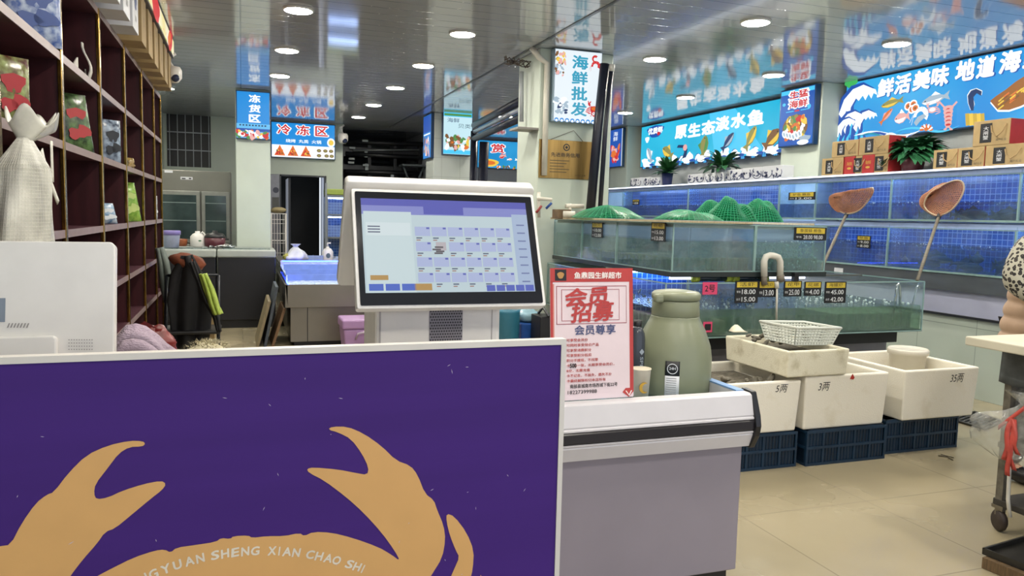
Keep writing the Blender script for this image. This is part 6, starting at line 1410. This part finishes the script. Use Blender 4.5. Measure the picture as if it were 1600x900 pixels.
# ---------------------------------------------------------------- dark freezers at the back left
def backfreezer(label, x0, x1):
    r = thing('display_freezer', label, 'freezer', ((x0 + x1) / 2, 10.6, 0), group='dark freezers at the back'); y0, y1 = 10.3, 10.95
    MB().box(x0, x1, y0 + .02, y1, .10, .90).build('body', mat('freezer_black', '#1b1c22', .35, var=.1), r, bevel=.012)
    MB().box(x0 + .02, x1 - .02, y0 + .05, y1 - .03, 0, .1).build('plinth', MATS['black_plastic'], r)
    MB().box(x0 - .005, x1 + .005, y0, y1 + .01, .90, 1.0).build('rim', mat('rim_grey', '#aab0ab', .35, var=.05), r, bevel=.02)
    MB().box(x0 + .06, x1 - .06, y0 + .07, y1 - .06, 1.0, 1.012).build('glass_lid', glass('lid_frost', '#c4d2d0', 1.5, .03, opaque=.6, body='#9fb0ae'), r)
    MB().box(x0 + .04, x1 - .04, y0 + .35, y0 + .38, 1.0, 1.02).build('lid_handle', MATS['rim_grey'], r)
backfreezer('dark freezer under the pale pillar, its right end behind the ice counter', U(340, 400, y=10.3).x, .40)
backfreezer('dark freezer at the back, left one behind the draped chair', -1.18, U(337, 400, y=10.3).x)
# upright steel fridge
rf = thing('upright_fridge', 'tall grey steel fridge with two glass doors under the barred window', 'fridge', (-.63, 12.7, 0))
fx0, fx1 = -1.22, U(361, 300, y=12.35).x
MB().box(fx0, fx1, 12.35, 13.0, .05, 2.06).build('cabinet', mat('fridge_grey', '#77776f', .4, metal=.3, var=.1, scale=3), rf, bevel=.01)
MB().box(fx0 + .02, fx1 - .02, 12.40, 12.95, 0, .05).build('plinth', MATS['black_plastic'], rf)
pf = PL('y', 12.35)
b = MB().use(MATS['white_card']); rect(b, pf, 257, 266, 270, 270); rect(b, pf, 282, 276, 301, 281); b.use(MATS['ink']); rect(b, pf, 284, 278, 290, 280, .002); rect(b, pf, 295, 278, 299, 280, .002); b.build('badge', None, rf)
xm = U(314, 320, y=12.35).x; zt_ = U(314, 299, y=12.35).z
for x0, x1 in ((fx0 + .02, xm - .01), (xm + .01, fx1 - .02)):
    d_ = MB().box(x0, x1, 12.30, 12.345, 1.0, zt_).build('door', mat('door_steel', '#8d8f88', .35, metal=.4), rf, bevel=.006)
    MB().box(x0 + .05, x1 - .05, 12.293, 12.303, 1.06, zt_ - .06).build('glass', mat('fridge_glass', '#3d4c4c', .08, var=.4, scale=4), d_)
    b = MB()
    for z in (1.32, 1.58): b.box(x0 + .055, x1 - .055, 12.29, 12.294, z, z + .012)
    b.build('shelf_line', mat('shelf_pale', '#7f8f8c', .3), d_)
    MB().box(x0, x1, 12.30, 12.345, .12, .98).build('lower_door', MATS['door_steel'], rf, bevel=.006)
# things standing on the freezers (top z about 1.012)
FT = 1.014
def lathe_thing(name, label, cat, px, y, prof, m, z=FT, n_=24, parts=()):
    c = V((U(px, 380, y=y).x, y, z)); r = thing(name, label, cat, c); MB().lathe(c, prof, n_).build(parts[0] if parts else 'body', m, r); return r, c
r, c = lathe_thing('storage_jar', 'pale lidded container with a lilac lid beside the shelving end', 'container', 268, 10.45, [(.002, 0), (.085, 0), (.1, .16), (.1, .17), (.002, .17)], mat('jar_pale', '#a9b0cc', .4, var=.15, scale=40, stretch=(8, 8, .4)))
MB().lathe((c.x, c.y, c.z + .155), [(.1, 0), (.108, .002), (.108, .05), (.1, .056), (.002, .056)], 24).build('lid', mat('lid_lilac', '#8478b8', .4), r)
r, c = lathe_thing('jug', 'white plastic jug with a handle hole standing on the left dark freezer', 'jug', 309, 10.72, [(.002, 0), (.085, 0), (.09, .01), (.09, .13), (.06, .165), (.03, .18), (.03, .2), (.002, .2)], MATS['white_plastic'])
b = MB(); b.tube([c + V((.03, -.02, .16)), c + V((.06, -.02, .19)), c + V((.085, -.02, .16)), c + V((.085, -.02, .10))], .012, 8); b.build('handle', MATS['white_plastic'], r)
b = MB(); f = PL('y', c.y - .092); blobp(b, f, c + V((.03, -.092, .08)), .02, .01, 0, 8); b.build('print', mat('print_green', '#3a6a48', .5), r)
r, c = lathe_thing('cooking_pot', 'dark red cooking pot with a black lid on the left dark freezer', 'pot', 336, 10.72, [(.002, 0), (.11, 0), (.128, .02), (.13, .12), (.002, .12)], mat('pot_red', '#54202c', .35))
MB().lathe((c.x, c.y, c.z + .12), [(.132, 0), (.135, .01), (.1, .055), (.03, .065), (.03, .09), (.002, .092)], 24).build('lid', MATS['black_plastic'], r)
for k in (-1, 1): MB().box(c.x + k * .145 - .025, c.x + k * .145 + .025, c.y - .03, c.y + .03, c.z + .09, c.z + .11).build('handle', MATS['black_plastic'], r)
r, c = lathe_thing('canister', 'orange brown tub beside the white jug', 'tub', 284, 10.75, [(.002, 0), (.06, 0), (.068, .08), (.068, .095), (.002, .1)], mat('tub_orange', '#9a5634', .45))
r, c = lathe_thing('bowl', 'small grey bowl upside down right of the red pot', 'bowl', 352, 10.7, [(.07, 0), (.065, .02), (.04, .04), (.002, .045)], mat('bowl_grey', '#8c8a86', .4))
b = MB(); rnd = random.Random(6)
for k in range(26): q_ = V((U(348, 380, y=10.6).x + rnd.uniform(-.14, .14), 10.55 + rnd.uniform(-.1, .1), FT + rnd.uniform(.004, .03))); b.ell(q_, (rnd.uniform(.02, .05), .02, .012), 8, 5, Matrix.Rotation(rnd.uniform(0, 3), 3, 'Z'), .4, k)
tag(b.build('foil_scraps', MATS['chrome']), 'crumpled silvery wrapping on the freezer lid under the pot', 'wrapping', kind='stuff')

# ---------------------------------------------------------------- ice counter
ice = thing('ice_counter', 'long steel fish counter filled with blue lit ice in the middle aisle', 'counter', (1.2, 10.5, 0))
ix0, ix1, iy0, iy1 = .44, 1.9, 8.75, 12.6
MB().box(ix0 + .06, ix1, iy0 + .06, iy1, .05, .44).build('cabinet', MATS['steel'], ice)
MB().box(ix0 + .1, ix1 - .04, iy0 + .1, iy1 - .04, 0, .05).build('plinth', MATS['black_plastic'], ice)
MB().box(ix0, ix1 + .03, iy0, iy0 + .03, .44, .695).box(ix0, ix0 + .03, iy0, iy1, .44, .695).box(ix1, ix1 + .03, iy0, iy1, .44, .695).box(ix0, ix1 + .03, iy1 - .03, iy1, .44, .695).box(ix0 + .03, ix1, iy0 + .03, iy1 - .03, .44, .47).build('steel_rim', MATS['steel'], ice, bevel=.004)
b = MB().box(U(480, 520, y=iy0 + .06).x, U(481, 520, y=iy0 + .06).x, iy0 + .055, iy0 + .062, .05, .44); b.build('door_gap', MATS['ink'], ice)
MB().box(ix0 + .004, ix0 + .012, iy0, iy1, .695, .80).build('side_glass', pane, ice)
icem = mat('ice', '#b9cdf0', .35, var=.2, scale=22, bump=.8, bscale=30)
o = MB().sheet(lambda a, c: V((ix0 + .04 + (ix1 - ix0 - .05) * a, iy0 + .04 + 1.9 * c, .66 + .13 * c + .03 * noise.noise(V((a * 9, c * 11, 2))) + .012 * noise.noise(V((a * 40, c * 50, 7))))), 70, 80, False).build('ice_bed', icem, ice); o['kind'] = 'stuff'
MB().box(ix0 + .04, ix1 - .02, iy0 + 1.95, iy0 + 1.98, .47, .84).build('ice_board', MATS['white_plastic'], ice)
MB().box(ix0 + .04, ix1 - .02, iy0 + 2.0, iy1 - .04, .47, .80).build('back_tray', MATS['steel'], ice)
for k in range(3): MB().box(ix0 + .05, ix1 - .1, iy0 + .45 + k * .45, iy0 + .47 + k * .45, .70 + k * .03, .77 + k * .03).build('ice_divider', mat('divider_blue', '#7f9ae8', .3), ice)
MB().box(ix0 + .06, ix1 - .04, iy0 + 1.93, iy0 + 1.945, .83, .842).box(ix0 + .035, ix0 + .045, iy0 + .1, iy0 + 1.9, .685, .695).build('light_strip', emit('tube_blue', '#3350ff', 16), ice)
IT = .82
b = MB(); bp_ = U(462, 400, y=10.9)
r = thing('plastic_bag', 'white and yellow plastic bag of produce on the far ice counter edge', 'bag', (bp_.x, 10.9, IT))
MB().sheet(bagsurf((bp_.x, 10.9, IT - .005), .14, .12, .24, 2, .5), 24, 14).build('bag_film', mat('bag_white', '#cfd2dc', .35, var=.15, bump=.5, bscale=16), r)
b.ell((bp_.x - .09, 10.85, IT + .06), (.08, .06, .06), 14, 8, amp=.3, seed=2); b.build('yellow_contents', mat('produce_yellow', '#b9b45a', .5, var=.3), r)
for px, lab in ((482, 'clear plastic tray on the ice counter beside the white bag'), (497, 'clear plastic tray on the ice counter near the pump bottle')):
    c = U(px, 400, y=10.95); r = thing('plastic_tray', lab, 'tray', (c.x, 10.95, IT))
    b = MB().box(c.x - .06, c.x + .06, 10.9, 11.0, IT, IT + .012).box(c.x - .065, c.x - .06, 10.9, 11.0, IT, IT + .08).box(c.x + .06, c.x + .065, 10.9, 11.0, IT, IT + .08).box(c.x - .06, c.x + .06, 10.9, 10.905, IT, IT + .08); b.build('tray_wall', mat('tray_pale', '#8fa2c8', .25), r)
c = U(512, 395, y=10.95); r = thing('pump_bottle', 'white pump bottle with a dark label at the edge of the ice counter', 'bottle', (c.x, 10.95, IT))
MB().lathe((c.x, 10.95, IT), [(.002, 0), (.07, 0), (.075, .01), (.075, .13), (.05, .17), (.022, .185), (.02, .2), (.002, .2)], 20).build('bottle_body', MATS['white_plastic'], r)
MB().tube([(c.x, 10.95, IT + .2), (c.x, 10.95, IT + .25), (c.x + .04, 10.94, IT + .25)], .012, 8).build('pump', MATS['white_plastic'], r)
b = MB(); blobp(b, PL('y', 10.873), (c.x, 10.873, IT + .08), .03, .035, 0, 14); b.build('label_patch', mat('patch_slate', '#52646a', .5), r)
# boards leaning beside the counter
for k, (px, m, lab) in enumerate(((418, 'board_pale', 'pale wooden board leaning against the ice counter side, the leftmost'), (431, 'board_slate', 'dark slate coloured board leaning between two wooden ones'), (440, 'board_brown', 'brown wooden board leaning closest to the steel counter'))):
    mm = mat(m, {'board_pale': '#8f8164', 'board_slate': '#4a525c', 'board_brown': '#7c5f42'}[m], .6, var=.3, stretch=(6, 6, 1))
    hh = (.50, .66, .42)[k]; x0 = .135 + k * .08
    tag(MB().add([(x0, 8.85, 0), (x0 + .03, 8.85, 0), (x0 + .13 + .03, 8.85, hh), (x0 + .13, 8.85, hh), (x0, 9.6, 0), (x0 + .03, 9.6, 0), (x0 + .16, 9.6, hh), (x0 + .13, 9.6, hh)],
        [(0, 1, 2, 3), (7, 6, 5, 4), (0, 4, 5, 1), (1, 5, 6, 2), (2, 6, 7, 3), (3, 7, 4, 0)]).build('leaning_board', mm), lab, 'board')
# pink cooler
cl_ = thing('cooler_box', 'lilac pink cooler box on the floor in front of the ice counter', 'cooler', (1.05, 8.2, 0))
cx_ = U(536, 520, y=8.05).x; cw = U(604, 520, y=8.05).x - cx_ + .04; ztop = U(570, 499, y=8.05).z
pinkm = mat('cooler_lilac', '#a884b4', .4, var=.06)
b = MB().loft([[V((cx_ + .03, 8.05, 0)), V((cx_ + cw - .03, 8.05, 0)), V((cx_ + cw - .03, 8.4, 0)), V((cx_ + .03, 8.4, 0))], [V((cx_, 8.03, ztop - .1)), V((cx_ + cw, 8.03, ztop - .1)), V((cx_ + cw, 8.42, ztop - .1)), V((cx_, 8.42, ztop - .1))]], smooth=False); b.build('tub', pinkm, cl_, bevel=.02, seg=3)
MB().box(cx_ - .012, cx_ + cw + .012, 8.018, 8.432, ztop - .1, ztop).build('lid', pinkm, cl_, bevel=.02, seg=3)
hc = cx_ + cw / 2
MB().tube([(hc - .12, 8.02, ztop - .2), (hc - .10, 7.99, ztop - .14), (hc, 7.985, ztop - .12), (hc + .10, 7.99, ztop - .14), (hc + .12, 8.02, ztop - .2)], .012, 8).build('handle', mat('handle_pale', '#c9b9d0', .4), cl_)
# ---------------------------------------------------------------- steel cabinet, rack and white wire shelf by the doorway
pw = PL('y', 13.9)
x0, x1 = U(424, 300, y=14.0).x, U(437, 300, y=14.0).x
r = thing('steel_cabinet', 'narrow grey steel cabinet between the pale pillar and the dark doorway', 'cabinet', ((x0 + x1) / 2, 14.2, 0))
MB().box(x0 - .12, x1, 14.0, 14.44, 0, U(430, 272, y=14).z).build('body', mat('cabinet_steel', '#77787e', .35, metal=.5), r, bevel=.006)
b = MB(); blobp(b, PL('y', 14.0), U(431, 297, y=14.0), .05, .05, .002, 18); b.build('dial', mat('dial_dark', '#22263a', .3), r)
b = MB(); rect(b, PL('y', 14.0), 425, 308, 436, 326, .002, .003); b.build('hatch', mat('hatch_dark', '#4a4b48', .4), r)
wx0, wx1 = U(424, 340, y=13.4).x, U(447, 340, y=13.4).x; zt_ = U(436, 334, y=13.4).z
r = thing('wire_rack', 'white wire rack standing before the dark doorway', 'rack', ((wx0 + wx1) / 2, 13.5, 0)); b = MB()
for x in (wx0, wx1):
    for y in (13.4, 13.7): b.tube([(x, y, 0), (x, y, zt_)], .012, 6)
b.tube([(wx0, 13.4, zt_), (wx1, 13.4, zt_), (wx1, 13.7, zt_), (wx0, 13.7, zt_)], .012, 6, closed=True); b.build('frame', MATS['white_plastic'], r)
b = MB()
for k in range(6): x = wx0 + (wx1 - wx0) * k / 5; b.tube([(x, 13.4, .1), (x, 13.4, zt_)], .004, 5)
for k in range(9): z = .15 + (zt_ - .15) * k / 8; b.tube([(wx0, 13.4, z), (wx1, 13.4, z)], .004, 5).tube([(wx0, 13.4, z), (wx0, 13.7, z)], .004, 5)
for k in range(4): z = .3 + k * .35; b.box(wx0, wx1, 13.4, 13.7, z, z + .006)
b.build('wire_mesh', MATS['white_plastic'], r)
tag(MB().ell(((wx0 + wx1) / 2, 13.55, zt_ + .06), (.13, .12, .05), 14, 8, amp=.2, seed=3).build('cloth_bundle', mat('cloth_tan', '#a99a72', .8)), 'tan folded cloth on top of the white wire rack', 'cloth')
bx0, bx1 = U(511, 340, y=13.9).x, U(560, 340, y=13.9).x
r = thing('tank_rack', 'small blue lit tank rack between the dark doorway and the register', 'fish tank', ((bx0 + bx1) / 2, 14.1, 0)); zt_ = U(520, 306, y=13.9).z
b = MB()
for x in (bx0, bx1):
    for y in (13.9, 14.35): b.box(x - .015, x + .015, y - .015, y + .015, 0, zt_)
for z in (.5, 1.05, 1.45, zt_): b.box(bx0, bx1, 13.9, 13.92, z - .015, z + .015).box(bx0, bx1, 13.9, 14.35, z - .02, z - .01)
b.build('frame', mat('rack_grey', '#7f868c', .35, metal=.4), r)
MB().box(bx0, bx1, 14.35, 14.37, .5, zt_).build('tiled_back', MATS['mosaic_front'], r)
b = MB().box(bx0 + .02, bx1 - .02, 13.94, 13.97, 1.40, 1.42).box(bx0 + .02, bx1 - .02, 13.94, 13.97, zt_ - .05, zt_ - .03); b.build('light_strip', led, r)
for z in (1.05, 1.45): MB().box(bx0 + .02, bx1 - .02, 13.905, 13.915, z, z + .22).build('front_pane', pane, r)
tag(MB().box(bx0 - .02, bx1, 13.9, 14.3, zt_ + .02, zt_ + .12).build('lime_crate', mat('lime_plastic', '#9db04e', .45), bevel=.01), 'lime green plastic tray on top of the small blue tank rack', 'tray')
tag(MB().box(U(508, 300, y=13.8).x, U(511, 300, y=13.8).x, 13.8, 13.83, 0, 2.0).build('rack_post', mat('post_grey', '#8a9094', .35, metal=.4)), 'slim grey post beside the small blue tank rack', 'post')
# ---------------------------------------------------------------- dark storage alcove
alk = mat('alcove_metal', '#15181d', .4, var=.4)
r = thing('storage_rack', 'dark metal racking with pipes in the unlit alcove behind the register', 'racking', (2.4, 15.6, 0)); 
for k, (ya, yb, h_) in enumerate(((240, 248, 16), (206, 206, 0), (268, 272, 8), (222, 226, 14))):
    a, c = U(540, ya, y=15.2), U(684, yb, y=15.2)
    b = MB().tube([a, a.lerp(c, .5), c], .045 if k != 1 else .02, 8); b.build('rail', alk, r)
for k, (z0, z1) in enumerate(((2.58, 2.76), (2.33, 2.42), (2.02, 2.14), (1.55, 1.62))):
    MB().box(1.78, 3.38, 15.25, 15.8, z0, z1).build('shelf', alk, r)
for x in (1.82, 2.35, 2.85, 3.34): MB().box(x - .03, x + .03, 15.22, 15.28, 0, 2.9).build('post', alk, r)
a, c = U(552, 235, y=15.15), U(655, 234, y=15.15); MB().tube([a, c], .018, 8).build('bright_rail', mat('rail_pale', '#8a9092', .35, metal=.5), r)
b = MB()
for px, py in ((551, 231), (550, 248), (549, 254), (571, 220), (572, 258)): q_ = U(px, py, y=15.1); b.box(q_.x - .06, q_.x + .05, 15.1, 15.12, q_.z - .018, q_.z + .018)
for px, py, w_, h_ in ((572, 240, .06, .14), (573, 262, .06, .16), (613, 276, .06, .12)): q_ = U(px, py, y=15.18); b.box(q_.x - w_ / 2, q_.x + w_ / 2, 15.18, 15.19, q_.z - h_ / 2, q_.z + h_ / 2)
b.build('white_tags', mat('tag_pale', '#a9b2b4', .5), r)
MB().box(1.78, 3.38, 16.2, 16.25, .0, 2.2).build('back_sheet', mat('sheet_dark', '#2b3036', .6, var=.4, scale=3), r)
wn2 = struct('window_2', MB().box(U(575, 203, y=16.85).x, U(612, 203, y=16.85).x, 16.86, 16.88, 2.62, 2.95), mat('night_green', '#2c3b38', .2))
g = frame_bars(U(575, 203, y=16.85).x, U(612, 203, y=16.85).x, 16.84, 16.88, 2.6, 2.97, .06).build('window_frame', mat('frame_pale', '#5b6468', .5), wn2); g['kind'] = 'structure'
rk = MB().tube([U(600, 228, y=14.9), U(640, 252, y=14.9)], .02, 6)
c = U(650, 258, y=14.9); b = MB().box(c.x - .3, c.x + .2, 14.7, 15.1, c.z - .03, c.z).tube([(c.x - .25, 14.9, c.z - .02), (c.x - .12, 14.9, c.z - .35)], .02, 6).tube([(c.x + .15, 14.9, c.z - .02), (c.x + .03, 14.9, c.z - .35)], .02, 6).box(c.x - .2, c.x + .1, 14.8, 15.0, 0, c.z - .33)
tag(b.build('trestle', mat('trestle_grey', '#5c656a', .5)), 'grey trestle table in the dark alcove beside the tiled pillar', 'trestle')
# ---------------------------------------------------------------- bucket and sacks glimpsed under the register screen
q_ = lambda px, py, y=6.2: U(px, py, y=y)
c = q_(785, 520, 5.6); r = thing('teal_bin', 'teal plastic bin seen between the register and the poster', 'bin', (c.x, 5.6, 0))
wd_ = (q_(808, 500, 5.6).x - q_(770, 500, 5.6).x); zt_ = q_(790, 483, 5.6).z
MB().lathe((c.x + .02, 5.6, 0), [(.002, 0), (wd_ * .5, 0), (wd_ * .58, zt_ - .02), (wd_ * .60, zt_), (wd_ * .55, zt_), (wd_ * .5, .05), (.002, .04)], 24).build('bin_wall', mat('teal_plastic', '#2f6f86', .4, var=.1), r)
c2_ = q_(826, 510, 5.7); b = MB().use(mat('sack_blue', '#1f4f9a', .4, var=.3)); b.box(c2_.x - .09, c2_.x + .09, 5.62, 5.85, 0, q_(826, 503, 5.7).z)
r = thing('blue_carton', 'blue carton beside the teal bin under the register screen', 'carton', (c2_.x, 5.73, 0)); b.build('carton', None, r, bevel=.01)
zc = q_(826, 503, 5.7).z
tag(MB().ell((c2_.x, 5.73, zc + .045), (.10, .11, .055), 14, 8, amp=.3, seed=4).build('ice_pack', mat('pack_pale', '#8fb4c4', .3, var=.3)), 'pale crumpled pack lying on the blue carton', 'pack')
c3_ = q_(848, 510, 5.5); tag(MB().box(c3_.x - .06, c3_.x + .12, 5.4, 5.6, 0, q_(848, 492, 5.5).z).tube([(c3_.x, 5.38, q_(848, 492, 5.5).z), (c3_.x, 5.5, q_(848, 492, 5.5).z + .06), (c3_.x, 5.6, q_(848, 492, 5.5).z)], .012, 6).build('black_case', MATS['black_plastic'], bevel=.01), 'black case with a handle beside the blue carton', 'case')
bpy.context.view_layer.update()
